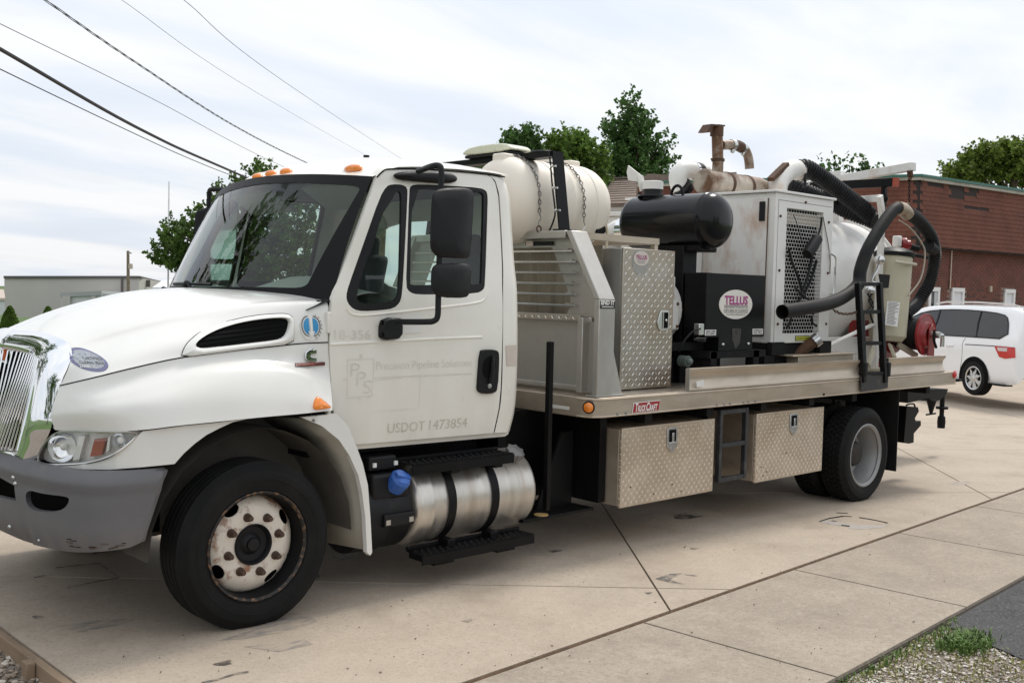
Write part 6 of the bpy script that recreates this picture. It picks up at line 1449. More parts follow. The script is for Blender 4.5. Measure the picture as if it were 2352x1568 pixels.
# stains and marks on the concrete
dark = mat('rubber_mark', (.10,.09,.08), .8, dirt=(.37,.305,.235), damt=.8, dscale=22, dlo=.45, dhi=.6)
def mark(pts, m, dz=.0012, own=None, nm='stain'): return part(nm, MB().add([G(a, b, dz) for a, b in pts], [tuple(range(len(pts)))]), m, own or db, smooth=0, fix=True)
def c5g(a, b): return (1330.9+.43418*a, 1058.6+.43418*b)
mark([c5g(*p) for p in ((400,620),(480,595),(545,592),(500,612),(480,625),(520,640),(560,650),(500,645),(430,630))], dark); mark([c5g(*p) for p in ((550,597),(600,598),(625,608),(580,605))], dark)
pale = mat('patch_filler', (.36,.33,.30), .85, var=.1, vscale=20)
mark([c5g(*p) for p in ((1270,318),(1300,312),(1450,335),(1590,340),(1640,333),(1600,350),(1500,360),(1430,356),(1420,345),(1330,335))], pale)
for ln, w_ in ((((1270,318),(1320,302),(1395,290)),5),(((1395,290),(1440,292)),3),(((1480,297),(1560,310),(1632,326)),4),(((1385,338),(1430,343)),5),(((1360,272),(1420,275)),3)):
    pts = [Vector(c5g(*p)) for p in ln]; mark([(p.x, p.y-w_*.22) for p in pts]+[(p.x, p.y+w_*.22) for p in reversed(pts)], M['seam'], .002)
mark([c5g(*p) for p in ((1950,115),(2000,108),(2060,104),(2080,112),(2050,122),(1985,126))], mat('oil_smudge', (.24,.21,.19), .7, dirt=(.38,.31,.24), damt=.95, dscale=9, dlo=.40, dhi=.58))
for ln in (((460,700),(520,696)),((1200,1003),(1290,985),(1400,950),(1480,938)),((200,378),(270,364)),((330,320),(590,292)),((590,292),(710,378)),((710,378),(560,405)),((560,405),(400,440))):
    pts = [Vector(((0+.63776*a)/1.65306, (1950+.63776*b)/1.65306)) for a, b in ln]; w_ = 2.2 if ln[0][0] == 1200 else 1.1
    mark([(p.x, p.y-w_) for p in pts]+[(p.x, p.y+w_) for p in reversed(pts)], dark, .0016)
oil = mat('oil_drip', (.07,.06,.05), .55, dirt=(.36,.295,.225), damt=1.0, dscale=16, dlo=.42, dhi=.62)
for (ox_, oy_, r_) in ((.7,.7,.10),(1.2,1.0,.07),(2.5,.3,.05),(3.4,-.25,.035),(4.3,.5,.12),(5.2,-.35,.03),(.95,-.55,.03),(2.2,-.8,.025),(-.4,-.35,.04)):
    part('oil_stain', MB().add([(ox_+r_*(1+.35*math.sin(3*t+ox_))*math.cos(t), oy_+r_*(1+.3*math.cos(2*t))*math.sin(t), zg(ox_+r_*math.cos(t))+.001) for t in [k*2*math.pi/18 for k in range(18)]], [tuple(range(18))]), oil, db, smooth=0, fix=True)
scf = mat('tyre_scuff', (.20,.185,.17), .8, dirt=(.385,.317,.246), damt=1.0, dscale=7, dlo=.36, dhi=.56, stretch=(1,3,1))
for pts in (((640,1402),(700,1410),(730,1425),(690,1440),(640,1452),(560,1466),(500,1470),(560,1452),(610,1432)),((130,1436),(220,1424),(300,1420),(330,1416),(270,1436),(180,1450)),((560,1484),(620,1478),(700,1468),(720,1478),(640,1496))): mark(pts, scf, .0011, nm='scuff')
mark([(87+14*math.cos(t), 1416+4*math.sin(t)) for t in [k*.5 for k in range(12)]], dark, .0016, nm='tar_spot')
deb = mat('dry_bits', (.09,.055,.03), .9)
db_m = MB()
for k in range(110):
    px = 20+2300*random.random(); py = 1180+385*random.random(); p = G(px, py, .002)
    if -1 < p.x < 9 and -2.4 < p.y < .2:
        a = random.random()*3.14; l_ = .002+.007*random.random()**3+(.02 if random.random() < .03 else 0); db_m.obox(p+Vector((0,0,.003)), (l_*math.cos(a), l_*math.sin(a), 0), (-.0022*math.sin(a), .0022*math.cos(a), 0), (0,0,.0015))
tag(part('leaf_litter', db_m, deb, smooth=0, kind='stuff'), 'scattered dry leaf bits and twigs on the concrete', 'litter')
# weeds
def blades(name, n, fn, h0, h1, m, label):
    mb = MB()
    for _ in range(n):
        x, y, z = fn(); h = h0+(h1-h0)*random.random()**1.6; a = random.random()*6.28; l = h*(.3+.6*random.random()); wd = .0022+.003*random.random(); dx, dy = math.cos(a), math.sin(a)
        p = [Vector((x, y, z)), Vector((x+dx*l*.35, y+dy*l*.35, z+h*.7)), Vector((x+dx*l, y+dy*l, z+h*(.75+.25*random.random())))]; s_ = Vector((-dy*wd, dx*wd, 0))
        mb.add([p[0]-s_, p[0]+s_, p[1]+s_*.9, p[1]-s_*.9, p[2]], [(0,1,2,3),(3,2,4)])
    return tag(part(name, mb, m, smooth=0, kind='stuff'), label, 'grass')
wg = mat('weed_green', (.085,.15,.025), .7, var=.4, vscale=9); wd_ = mat('dry_weed', (.21,.21,.06), .8, var=.35, vscale=9)
tc_ = G(2207,1466)
def tuft(): r_ = random.gauss(0,.07); t = random.gauss(0,.05); x, y = tc_.x+ED.x*r_*1.3+ND.x*(t+.02), tc_.y+ED.y*r_*1.3+ND.y*(t+.02); return (x, y, zg(x)-.03)
blades('weed_tuft', 1500, tuft, .02, .075, wg, 'green weed tuft at the corner of gravel and asphalt')
def edgeg():
    s = as_s-2.3+random.random()*2.35; o = sw_w+.012+abs(random.gauss(0,.035)); p = EP(s, o); return (p[0], p[1], zg(p[0])-.03)
blades('edge_grass', 520, edgeg, .010, .045, wg, 'thin grass growing along the sidewalk edge')
def scat():
    p = g1(); return p
blades('sparse_grass', 5200, scat, .010, .032, wd_, 'sparse yellowish grass growing through the gravel')
# lawn at far left reads from its material; kerb line of a street beyond
# ================================================================== BRICK BUILDING
bld = thing('brick_building', 'low brick building with rust-red shingled mansard and green roof edge', 'building', (24,8,zg(24)))
brick_m = mat('red_brick', (.15,.05,.036), .85, var=.3, vscale=2.2, dirt=(.09,.04,.03), damt=.5, dscale=3); brick_m2 = mat('dark_brick', (.085,.04,.034), .85, var=.3, vscale=2.5)
mort = mat('mortar', (.25,.19,.15), .95, var=.1); shm = mat('red_shingle', (.145,.053,.035), .9, var=.22, vscale=1.6, dirt=(.11,.045,.03), damt=.5, dscale=4); shd = mat('missing_shingle_felt', (.035,.028,.026), .95)
green = mat('green_flashing', (.03,.13,.10), .45); whitew = mat('white_trim', (.72,.72,.72), .5)
Kc = W(2111,407,d=30.0); Kr = W(2352,442,d=33.4); Kl = W(1700,415.5,d=32.4)
for p in (Kr, Kl): p.z = Kc.z
zt = Kc.z; rdir = (Kr-Kc); rdir.z = 0; rdir.normalize(); ldir = (Kl-Kc); ldir.z = 0; ldir.normalize()
mb_ = W(2150,568,d=30.6); zmb = zt-1.92
def nrm(d): n_ = Vector((d.y, -d.x, 0)); return n_ if n_.dot(CAM-Kc) > 0 else -n_
bis = (nrm(rdir)+nrm(ldir)); bis.normalize()
faces_ = ((rdir, 16.0), (ldir, 8.5))
inset = .30
corner_w = Kc - bis*inset
gb_ = zg(26)-.3
for fi, (d_, Ln) in enumerate(faces_):
    nn = nrm(d_); 
    wl = part('wall', MB().prism([corner_w+Vector((0,0,gb_-corner_w.z)), corner_w+d_*Ln+Vector((0,0,gb_-corner_w.z)), corner_w+d_*Ln+Vector((0,0,zt-corner_w.z-.02)), corner_w+Vector((0,0,zt-corner_w.z-.02))], -nn*.25), mort, bld, smooth=0)
    # bricks: only the wall that shows beside the hoses and over the van
    if fi == 0:
        cnt = 0; bx_ = MB(); rows_ = int((zmb-gb_-.9)/.072)
        opens = [(W(2168,700,d=30.6), W(2217,663,d=30.6)), (W(2230,700,d=31.2), W(2290,665,d=31.2)), (W(2347,700,d=33), W(2400,668,d=33))]
        spans = [((a-corner_w).dot(d_)-.06, (b-corner_w).dot(d_)+.06, b.z+.06) for a, b in opens]
        soldier = spans[0:2]
        br_me = {}
        for m_i, mt in enumerate((brick_m, brick_m2)):
            q = MB().obox((0,0,0), d_*.100, nn*.012, Vector((0,0,.0285))); me = bpy.data.meshes.new('brick'); me.from_pydata(q.v, [], q.f); me.materials.append(mt); br_me[m_i] = me
        for r_ in range(rows_):
            z = gb_+.95+.072*(r_+.5); k = 0
            while True:
                s = .0+.215*(k+(.5 if r_ % 2 else 0))+.105; k += 1
                if s > 9.5: break
                if any(a-.1 < s < b+.1 and z < zt_+.0 for a, b, zt_ in spans): continue
                c = corner_w+d_*s+nn*.006; c = Vector((c.x, c.y, z)); c += nn*random.uniform(-.003,.003)
                if cnt < 300 and s < 6.3 and z > gb_+1.25 and s > .9:
                    o = new_obj('brick', br_me[0 if random.random() < .78 else 1], wl); o.location = c; cnt += 1
                else: bx_.obox(c, d_*.100, nn*.012, Vector((0,0,.0285)))
        part('far_bricks', bx_, brick_m, wl, smooth=0, kind='stuff')
        for i, (a, b) in enumerate(opens):
            s0_, s1x = (a-corner_w).dot(d_), (b-corner_w).dot(d_); zb, zt2 = zg(26)+.05 if i else b.z-1.2, b.z
            def bq(s, z, o): c = corner_w+d_*s+nn*o; return Vector((c.x, c.y, z))
            fw = .075
            op_ = part('window' if i == 0 else 'door', MB().prism([bq(s0_,zb,.0), bq(s1x,zb,.0), bq(s1x,zt2,.0), bq(s0_,zt2,.0)], nn*.014), M['seam'] if i == 0 else mat('white_door', (.68,.69,.72), .5, var=.04) if i == 1 else bpy.data.materials['white_door'], bld, smooth=0)
            part('frame', MB().prism([bq(s0_-.02,zb,.02), bq(s0_+fw,zb,.02), bq(s0_+fw,zt2,.02), bq(s0_-.02,zt2,.02)], nn*.05).prism([bq(s1x-fw,zb,.02), bq(s1x+.02,zb,.02), bq(s1x+.02,zt2,.02), bq(s1x-fw,zt2,.02)], nn*.05).prism([bq(s0_-.02,zt2-.09,.021), bq(s1x+.02,zt2-.09,.021), bq(s1x+.02,zt2+.03,.021), bq(s0_-.02,zt2+.03,.021)], nn*.055), whitew, op_, smooth=0)
            if i == 0:
                part('pane', MB().prism([bq(s0_+fw,zb,.03), bq(s1x-fw,zb,.03), bq(s1x-fw,zt2-.09,.03), bq(s0_+fw,zt2-.09,.03)], nn*.006), M['glassd'], op_, smooth=0)
                part('side_light', MB().prism([bq(s1x-fw-.16,zb,.038), bq(s1x-fw,zb,.038), bq(s1x-fw,zt2-.1,.038), bq(s1x-fw-.16,zt2-.1,.038)], nn*.01), mat('grey_sash', (.45,.47,.48), .5), op_)
            # soldier course over the opening
            if i < 2:
                for k in range(int((s1x-s0_+.3)/.075)):
                    o = part('brick', MB().obox(bq(s0_-.15+.075*(k+.5), zt2+.14, .012), d_*.032, nn*.012, Vector((0,0,.10))), brick_m2 if k % 4 == 0 else brick_m, wl, smooth=0)
        q = corner_w+d_*((W(2235,600,d=31)-corner_w).dot(d_))+nn*.05; part('conduit', MB().cyl((q.x,q.y,W(2235,663,d=31).z),(q.x,q.y,zmb),.022,8), M['alu'], bld)
        q = W(2215,530*1.0,d=31); ql_ = W(2212,558*1.2,d=31)
        lp = W(2198,559,d=31.0); 
        part('wall_lamp', MB().ball(bq((W(2340,575,d=33)-corner_w).dot(d_), W(2340,577,d=33).z, .15), .11, n=10, m=6), M['steel'], bld)
        part('meter_box', MB().obox(bq((W(2318,663,d=32.4)-corner_w).dot(d_), W(2318,664,d=32.4).z, .05), d_*.06, nn*.05, Vector((0,0,.09))), M['alu'], bld)
    if fi == 1:
        bx_ = MB()
        for r_ in range(int((zmb-gb_)/.072)):
            for k in range(int(Ln/.215)): c = corner_w+d_*(.215*(k+(.5 if r_ % 2 else 0))+.105)+nn*.006; bx_.obox((c.x, c.y, gb_+.072*(r_+.5)), d_*.100, nn*.012, Vector((0,0,.0285)))
        part('far_bricks', bx_, brick_m, wl, smooth=0, kind='stuff')
    # mansard: sloping shingled band
    top_in = .22
    def mp_(s, t, o=0):                          # t = 0 at the lower edge
        c = Kc+d_*s+ (nn*(o+ (1-t)*.12)); return Vector((c.x, c.y, zmb+(zt-.10-zmb)*t))
    ms = part('mansard', MB().prism([mp_(-.05,0), mp_(Ln,0), mp_(Ln,1), mp_(-.05,1)], -nn*.12), shd, bld, smooth=0)
    rws = 14; sw2 = .27; cnt = 0; far = MB()
    gone = [(W(2125,412,d=30.3), W(2172,425,d=30.6)), (W(2187,430,d=30.8), W(2232,455,d=31.2)), (W(2232,435,d=31.3), W(2262,446,d=31.6)), (W(2232,470,d=31.2), W(2295,482,d=32))] if fi == 0 else []
    gs_ = [((a-Kc).dot(d_), (b-Kc).dot(d_), b.z-.08, a.z+.06) for a, b in gone]
    hs = 1.0/rws
    smeshes = {}
    for r_ in range(rws):
        k = -1
        while True:
            k += 1; s = sw2*(k+(.5 if r_ % 2 else 0))
            if s > Ln-.2: break
            zc2 = zmb+(zt-.10-zmb)*(r_+.5)*hs
            if any(a < s+.13 < b and c < zc2 < e for a, b, c, e in gs_): continue
            jit = random.uniform(-.008,.008); a0, a1 = s+.003, s+sw2-.003; tb = r_*hs-.012+jit*.5; tt = (r_+1)*hs+.01
            vs = [mp_(a0,tb,.022), mp_(a1,tb,.022), mp_(a1,tt,.004), mp_(a0,tt,.004), mp_(a0,tb,.004), mp_(a1,tb,.004)]
            fs = [(0,1,2,3),(0,4,5,1)]
            if cnt < 150 and s < 4.6:
                q = MB().add(vs, fs); part('shingle', q, shm, ms, smooth=0); cnt += 1
            else: far.add(vs, fs)
    part('far_shingles', far, shm, ms, smooth=0, kind='stuff')
    part('roof_edge', MB().prism([Kc-d_*.06+nn*.10+Vector((0,0,-.09)), Kc+d_*Ln+nn*.10+Vector((0,0,-.09)), Kc+d_*Ln+nn*.10+Vector((0,0,.0)), Kc-d_*.06+nn*.10+Vector((0,0,.0))], -nn*.3), mat('pale_fascia', (.40,.38,.33), .6, dirt=(.16,.12,.09), damt=.6, dscale=2) if 'pale_fascia' not in bpy.data.materials else bpy.data.materials['pale_fascia'], bld, smooth=0)
    part('roof_flashing', MB().prism([Kc-d_*.08+nn*.14+Vector((0,0,.002)), Kc+d_*Ln+nn*.14+Vector((0,0,.002)), Kc+d_*Ln+nn*.14+Vector((0,0,.075)), Kc-d_*.08+nn*.14+Vector((0,0,.075))], -nn*.5), green, bld, smooth=0)
    part('soffit', MB().prism([mp_(-.05,0)+Vector((0,0,-.03)), mp_(Ln,0)+Vector((0,0,-.03)), mp_(Ln,0)-nn*.5+Vector((0,0,-.03)), mp_(-.05,0)-nn*.5+Vector((0,0,-.03))], (0,0,-.03)), shd, bld, smooth=0)
q = [Kc+Vector((0,0,-.02)), Kc+rdir*16+Vector((0,0,-.02)), Kc+rdir*16+ldir*8.5+Vector((0,0,-.02)), Kc+ldir*8.5+Vector((0,0,-.02))]
part('roof', MB().prism(q, (0,0,-.1)), shd, bld, smooth=0)

# ================================================================== MINIVAN
van = thing('minivan', 'white minivan parked beside the brick building', 'minivan', (0,0,0))
vanw = mat('van_white', (.88,.88,.885), .22, coat=.7)
HW = R(61.7)                                    # heading
hd = Vector((math.cos(HW), math.sin(HW), 0)); lt_ = Vector((-hd.y, hd.x, 0))
wc = W(2243,868,d=20.4); wr_v = .335
org = wc - lt_*.93; org.z = zg(20)-.0; gz = wc.z-wr_v
def V3(l, s, z): p = org+hd*l+lt_*s; return Vector((p.x, p.y, gz+z))     # l forward of the rear axle, s to the left, z up
van.location = V3(1.4, 0, 0)
# body loft: stations from the tail to the nose, (l, half width at belt, roof z, belt z, half width roof, bottom z)
st = [(-1.04,.80,.86,.84,.72,.42),(-1.02,.90,1.15,1.0,.80,.33),(-.98,.945,1.42,1.08,.79,.30),(-.88,.965,1.66,1.09,.72,.28),(-.70,.98,1.715,1.09,.70,.27),(-.2,.995,1.745,1.09,.70,.25),(.5,1.0,1.755,1.075,.70,.24),(1.3,1.0,1.75,1.06,.70,.24),(2.0,1.0,1.70,1.04,.69,.24),(2.5,.99,1.56,1.03,.67,.24),(2.95,.985,1.30,1.03,.66,.25),(3.3,.97,1.09,1.02,.66,.26),(3.7,.93,.98,.92,.62,.28),(3.98,.80,.80,.76,.5,.32),(4.06,.6,.62,.60,.4,.38)]
rows_ = []
for l, hw, zr, zb, hr, z0 in st:
    side_ = [(hw*.93, z0), (hw*.985, z0+.10), (hw, z0+.34*(zb-z0)), (hw*1.0, z0+.7*(zb-z0)), (hw*.985, zb)]
    gl_ = [(hw*.985+(hr-hw*.985)*t, zb+(zr-.06-zb)*t) for t in (.35,.7,1.0)]
    top_ = [(hr*.9, zr-.025), (hr*.55, zr-.004), (0, zr)]
    half = side_+gl_+top_
    rows_.append([V3(l, y, z) for y, z in half]+[V3(l, -y, z) for y, z in reversed(half[:-1])])
rows_ = [crline(r_, 2) for r_ in rows_]
cols_ = [crline(list(c_), 3) for c_ in zip(*rows_)]
bodyg = [list(r_) for r_ in zip(*cols_)]
bm2 = MB().grid(bodyg); n0 = len(bodyg[0]); bm2.add(bodyg[0], [tuple(range(n0))])
vb_ = part('body', bm2, vanw, van, smooth=50, fix=True)
vbvh = BVHTree.FromPolygons([Vector(v) for v in bm2.v], bm2.f)
def vside(l, z, off=.004):                       # point on the left side of the van
    h = vbvh.ray_cast(V3(l, 3, z), -lt_)
    if h[0] is not None: return h[0]+lt_*off
    k = max(0, min(len(st)-2, max(i for i in range(len(st)-1) if st[i][0] <= l) if l > st[0][0] else 0)); a, b = st[k], st[k+1]; t = (l-a[0])/(b[0]-a[0]); m_ = [a[i]+(b[i]-a[i])*t for i in range(6)]
    hw, zr, zb, hr = m_[1], m_[2], m_[3], m_[4]
    if z <= zb: y = hw*(1.0 if z < zb*.8 else .99)
    else: y = hw*.985+(hr-hw*.985)*min(1, (z-zb)/(zr-.06-zb))
    return V3(l, y+off, z)
win = smoothpoly([Vector(p) for p in ((-.82,1.13),(-.62,1.50),(-.45,1.59),(.3,1.64),(1.2,1.64),(1.9,1.58),(2.35,1.42),(2.75,1.18),(2.4,1.10),(1.0,1.12),(0,1.13))], 1)
part('side_glass', panel([(p.x, p.y) for p in win], [], lambda a, b: vside(a, b, .012), .1), M['glassd'], van, fix=True)
part('side_glass_back', panel([(p.x, p.y) for p in win], [], lambda a, b: vside(a, b, .004), .1), mat('van_cabin_dark', (.04,.045,.05), .5, dirt=(.16,.17,.17), damt=.5, dscale=3), van, fix=True)
for l, dl in ((.12,-.12),(1.35,.0)): part('window_pillar', MB().tube([vside(l+dl, 1.12, .006), vside(l, 1.40, .008), vside(l+.05, 1.63, .008)], .022, 6), M['black'], van)
def vline(pts, r=.006, m=None): part('body_seam', MB().tube([vside(*p, 0.001) for p in crl2(pts)], r, 5), m or M['seam'], van)
def crl2(pts): return [(p.x, p.y) for p in crline([Vector((a, b, 0)) for a, b in pts], 5)]
vline([(-.98,.98),(-.6,.985),(.1,.975),(.28,.97)], .008); vline([(.30,1.09),(.36,1.0),(.36,.7),(.40,.45),(.42,.30)], .004); vline([(1.5,1.05),(1.5,.6),(1.5,.3)], .004)
arch_ = [V3(.42*math.cos(t), .985, .335+.42*math.sin(t)) for t in [math.pi*k/16-.12 for k in range(18)]]
part('wheel_arch', MB().add([p+lt_*.018 for p in arch_], [tuple(range(18))]), M['seam'], van, fix=True)
part('wheel_arch', MB().add([p+lt_*.022+hd*2.98 for p in arch_], [tuple(range(18))]), M['seam'], van, fix=True)
for l in (0, 2.98):
    for s in (1, -1):
        c = V3(l, s*.995, wr_v); ww_ = part('wheel', MB().lathe(c, lt_*s, [(-.06,.215),(.0,.225),(.016,.232),(.02,.22),(.01,.20)], 32), M['steel'], van)
        part('tyre', MB().lathe(c, lt_*s, [(-.20,.23),(-.20,.30),(-.17,.335),(-.02,.335),(.018,.318),(.028,.28),(.02,.232)], 36), M['rubber'], ww_)
        part('wheel_well', MB().lathe(c, lt_*s, [(-.03,.215),(-.03,0)], 24), M['seam'], ww_)
        part('hub_cap', MB().lathe(c, lt_*s, [(-.02,.055),(.015,.05),(.02,.03),(.02,0)], 16), M['steel'], ww_)
        for k in range(7):
            a = 2*math.pi*k/7; e1 = hd*math.cos(a)+Vector((0,0,math.sin(a))); e2 = -hd*math.sin(a)+Vector((0,0,math.cos(a)))
            part('spoke', MB().add([c+lt_*s*o+e1*r_+e2*w_ for r_, w_, o in ((.04,-.022,.012),(.04,.022,.012),(.20,.062,.004),(.215,.03,.008),(.215,-.03,.008),(.20,-.062,.004))], [tuple(range(6))]), mat('wheel_silver', (.55,.56,.57), .3, .6) if 'wheel_silver' not in bpy.data.materials else bpy.data.materials['wheel_silver'], ww_, smooth=0)
tlp = [(-.52,.985),(-.80,.99),(-1.0,.985),(-1.03,.80),(-.80,.765),(-.66,.79)]
tl_ = part('tail_lamp', panel(tlp, [], lambda a, b: vside(max(a,-1.0), b, .012)+hd*min(0, a+1.0), .1), M['red'], van, fix=True)
part('lamp_clear', panel([(-.60,.965),(-.85,.97),(-.85,.90),(-.63,.90)], [], lambda a, b: vside(a, b, .016), .1), mat('clear_lens', (.62,.55,.54), .2), tl_, fix=True)
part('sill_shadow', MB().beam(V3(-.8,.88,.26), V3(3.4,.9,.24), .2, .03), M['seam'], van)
rg = [V3(-1.0+.13*t, y, 1.12+.45*t) for t, y in ((0,.72),(0,-.72),(1,-.62),(1,.62))]
part('rear_window', MB().add([p-hd*.055 for p in rg], [(0,1,2,3)]), M['gloss'], van, fix=True)
part('spoiler', MB().beam(V3(-.90,.64,1.69), V3(-.90,-.64,1.69), .22, .035), vanw, van, bevel=.01)
for l_ in (.62, 1.75): part('door_handle', MB().beam(vside(l_, .93, .02), vside(l_+.2, .925, .02), .03, .03), vanw, van, bevel=.008)
part('window_trim', MB().tube([vside(p.x, p.y, .012) for p in win], .012, 5, closed=True), M['black'], van)
part('roof_rail', MB().tube([V3(l_, .62, z_) for l_, z_ in ((-.7,1.74),(-.5,1.775),(.5,1.80),(1.4,1.79),(1.7,1.755))], .016, 6), M['steel'], van)
part('sill_trim', MB().tube([vside(l_, .40, .004) for l_ in (.5,1.0,1.6,2.2,2.5)], .018, 6), vanw, van)
part('rear_seat', MB().ball(V3(-.1,.5,1.25), .25, .2, .25, n=12, m=8), M['seat'], van)

# ================================================================== FAR LEFT: warehouse, sheds, pole
wall_g = mat('grey_metal_siding', (.46,.435,.405), .7, var=.04, vscale=.3); dk = mat('dark_trim', (.10,.09,.085), .7); lg = mat('pale_siding', (.56,.57,.58), .7, var=.04, vscale=.4)
D0 = 150.
def at(px, py, d): return W(px, py, d=d)
wh_ = thing('warehouse', 'long grey metal warehouse across the lawn', 'warehouse', at(150,722,D0))
A0, A1 = at(10,638,D0), at(319,638,D0); B0, B1 = at(10,726,D0), at(319,742,D0); gbl = at(372,645,D0+18); gbl2 = at(372,745,D0+18)
pk = at(325,637,D0+1)
back = FW*40
part('wall', MB().prism([B0, B1, A1, A0], back), wall_g, wh_, smooth=0)
part('gable_wall', MB().add([B1, gbl2, at(424,660,D0+22), at(372,650,D0+18), pk, A1], [(0,1,2,3,4,5)]), wall_g, wh_, smooth=0, fix=True)
part('roof_edge', MB().beam(A0+Vector((0,0,.1)), A1+Vector((0,0,.1)), .5, .35).beam(A1+Vector((0,0,.1)), at(372,649,D0+18), .5, .3), dk, wh_, smooth=0)
part('corner_seam', MB().beam(at(280,640,D0-.3), at(280,725,D0-.3), .25, .2, FW), dk, wh_, smooth=0)
for px in (317, 339): part('window', MB().obox(at(px,651,D0+3), RT*.35, FW*.1+RT*.02, UP*.5), dk, wh_, smooth=0)
ann = thing('loading_annex', 'pale loading annex in front of the grey warehouse', 'annex', at(200,722,D0-10))
part('wall', MB().prism([at(140,726,D0-10), at(232,726,D0-10), at(232,669,D0-10), at(140,674,D0-10)], FW*8), lg, ann, smooth=0)
part('canopy', MB().prism([at(139,682,D0-10.3), at(233,678,D0-10.3), at(233,668,D0-10.3), at(139,672,D0-10.3)], FW*.3), mat('grey_canopy', (.33,.34,.33), .7), ann, smooth=0)
for px in (148, 157, 215): part('post', MB().beam(at(px,680,D0-10.4), at(px,724,D0-10.4), .5, .3, FW), wall_g, ann, smooth=0)
part('side_bay', MB().prism([at(233,700,D0-9), at(280,694,D0-9), at(280,671,D0-9), at(233,668,D0-9)], FW*5), lg, ann, smooth=0)
for y0, y1 in ((672,674),(683,686)): part('rail', MB().beam(at(232,y0,D0-9.5), at(280,y1,D0-9.5), .3, .3), whitew, ann, smooth=0)
shed = thing('low_shed', 'low pale shed at the left edge of the lawn', 'shed', at(5,722,130))
part('wall', MB().prism([at(-30,726,130), at(11,722,130), at(11,690,130), at(-30,690,130)], ray(0,700)*6), lg, shed, smooth=0); part('roof', MB().prism([at(-30,690,129.8), at(12,690,129.8), at(9,670,134), at(-30,668,134)], UP*.3), mat('tan_roof', (.5,.42,.36), .8), shed, smooth=0)
ws_ = thing('white_roofed_shed', 'white gabled shed roof showing over the hood', 'shed', at(390,662,90))
part('roof', MB().prism([at(350,664,88), at(420,664,88), at(412,646,92), at(374,647,92)], UP*.15), mat('white_metal_roof', (.72,.73,.75), .5), ws_, smooth=0); part('wall', MB().prism([at(355,664,88.3), at(420,664,88.3), at(420,690,88.3), at(355,690,88.3)], FW*6), whitew, ws_, smooth=0)
wood = mat('pole_wood', (.22,.17,.125), .9, var=.2, vscale=3)
pl1 = thing('utility_pole', 'slim utility pole with transformer before the grey warehouse', 'pole', at(295,716,110))
part('shaft', MB().tube([at(295,720,110), at(294,576,110)], [.2,.14], 10), wood, pl1)
part('transformer', MB().cyl(at(300,617,109.5), at(300,606,109.5), .22, 12), M['alu'], pl1); part('bracket', MB().beam(at(294,582,110), at(302,582,109.5), .08, .08).ball(at(300,580,109.6), .12, n=8, m=6), M['steel'], pl1)
tag(part('flagpole', MB().tube([at(386,668,45), at(388,417,45)], [.045,.03], 8), M['steel']), 'thin bare flagpole standing left of the cab', 'flagpole')
# utility pole seen through the cab and the overhead lines that run to it
pl2 = thing('utility_pole', 'wooden utility pole behind the cab where the overhead lines end', 'pole', W(872,700,d=60))
part('shaft', MB().tube([W(866,720,d=60), W(884,384,d=60)], [.30,.24], 12), wood, pl2); part('street_lamp', MB().ball(W(866,516,d=59.5), .3, .25, .35, n=10, m=6), M['steel'], pl2)
def cable(pts, r, label, twist=0, col='hose'):
    P = crline(pts, 14)
    if twist:
        L_ = 0; Q = []; R2 = []
        for k in range(len(P)):
            if k: L_ += (P[k]-P[k-1]).length
        fine = []
        for a, b in zip(P, P[1:]):
            for j in range(8): fine.append(a.lerp(b, j/8))
        s = 0; m = MB()
        for ph in (0, 2.1, 4.2):
            q = []; s = 0
            for k, p in enumerate(fine):
                if k: s += (p-fine[k-1]).length
                q.append(p+Vector((0, math.cos(s*twist+ph), math.sin(s*twist+ph)))*r*2.0)
            m.tube(q, r*.8, 5)
        o = part('overhead_line', m, M[col])
    else: o = part('overhead_line', MB().tube(P, r, 6), M[col])
    return tag(o, label, 'cable', 'overhead lines')
def ext(p, q, k): return p+(p-q)*k
def cab_pts(px, dl, dr):
    n = len(px); P = []
    for i, (a, b) in enumerate(px): P.append(W(a, b, d=1/(1/dl+(1/dr-1/dl)*(a-px[0][0])/(px[-1][0]-px[0][0]))))
    return [ext(P[0], P[1], .5)]+P
cable(cab_pts([(0,113),(332,302),(568,409),(885,545)], 14, 60), .030, 'thickest black overhead line, crossing the upper left sky')
cable(cab_pts([(0,159),(130,222),(262,285),(393,346),(480,383),(564,416),(720,480),(885,552)], 14, 60), .009, 'lowest overhead line running just below the thick one')
cable(cab_pts([(0,55),(350,227),(656,385),(885,476)], 14, 60), .006, 'thin overhead line just above the thick black one')
cable(cab_pts([(103,0),(306,140),(538,289),(715,379),(885,455)], 15, 60), .0075, 'twisted overhead line with a wavy outline', 2.6)
cable(cab_pts([(279,0),(581.5,208),(872,375),(885,382)], 16, 60), .004, 'faint thin overhead line second from the right')
cable(cab_pts([(422,0),(656,190),(942,378),(960,389)], 16, 60), .005, 'rightmost overhead line meeting the cab roof near the mirror')

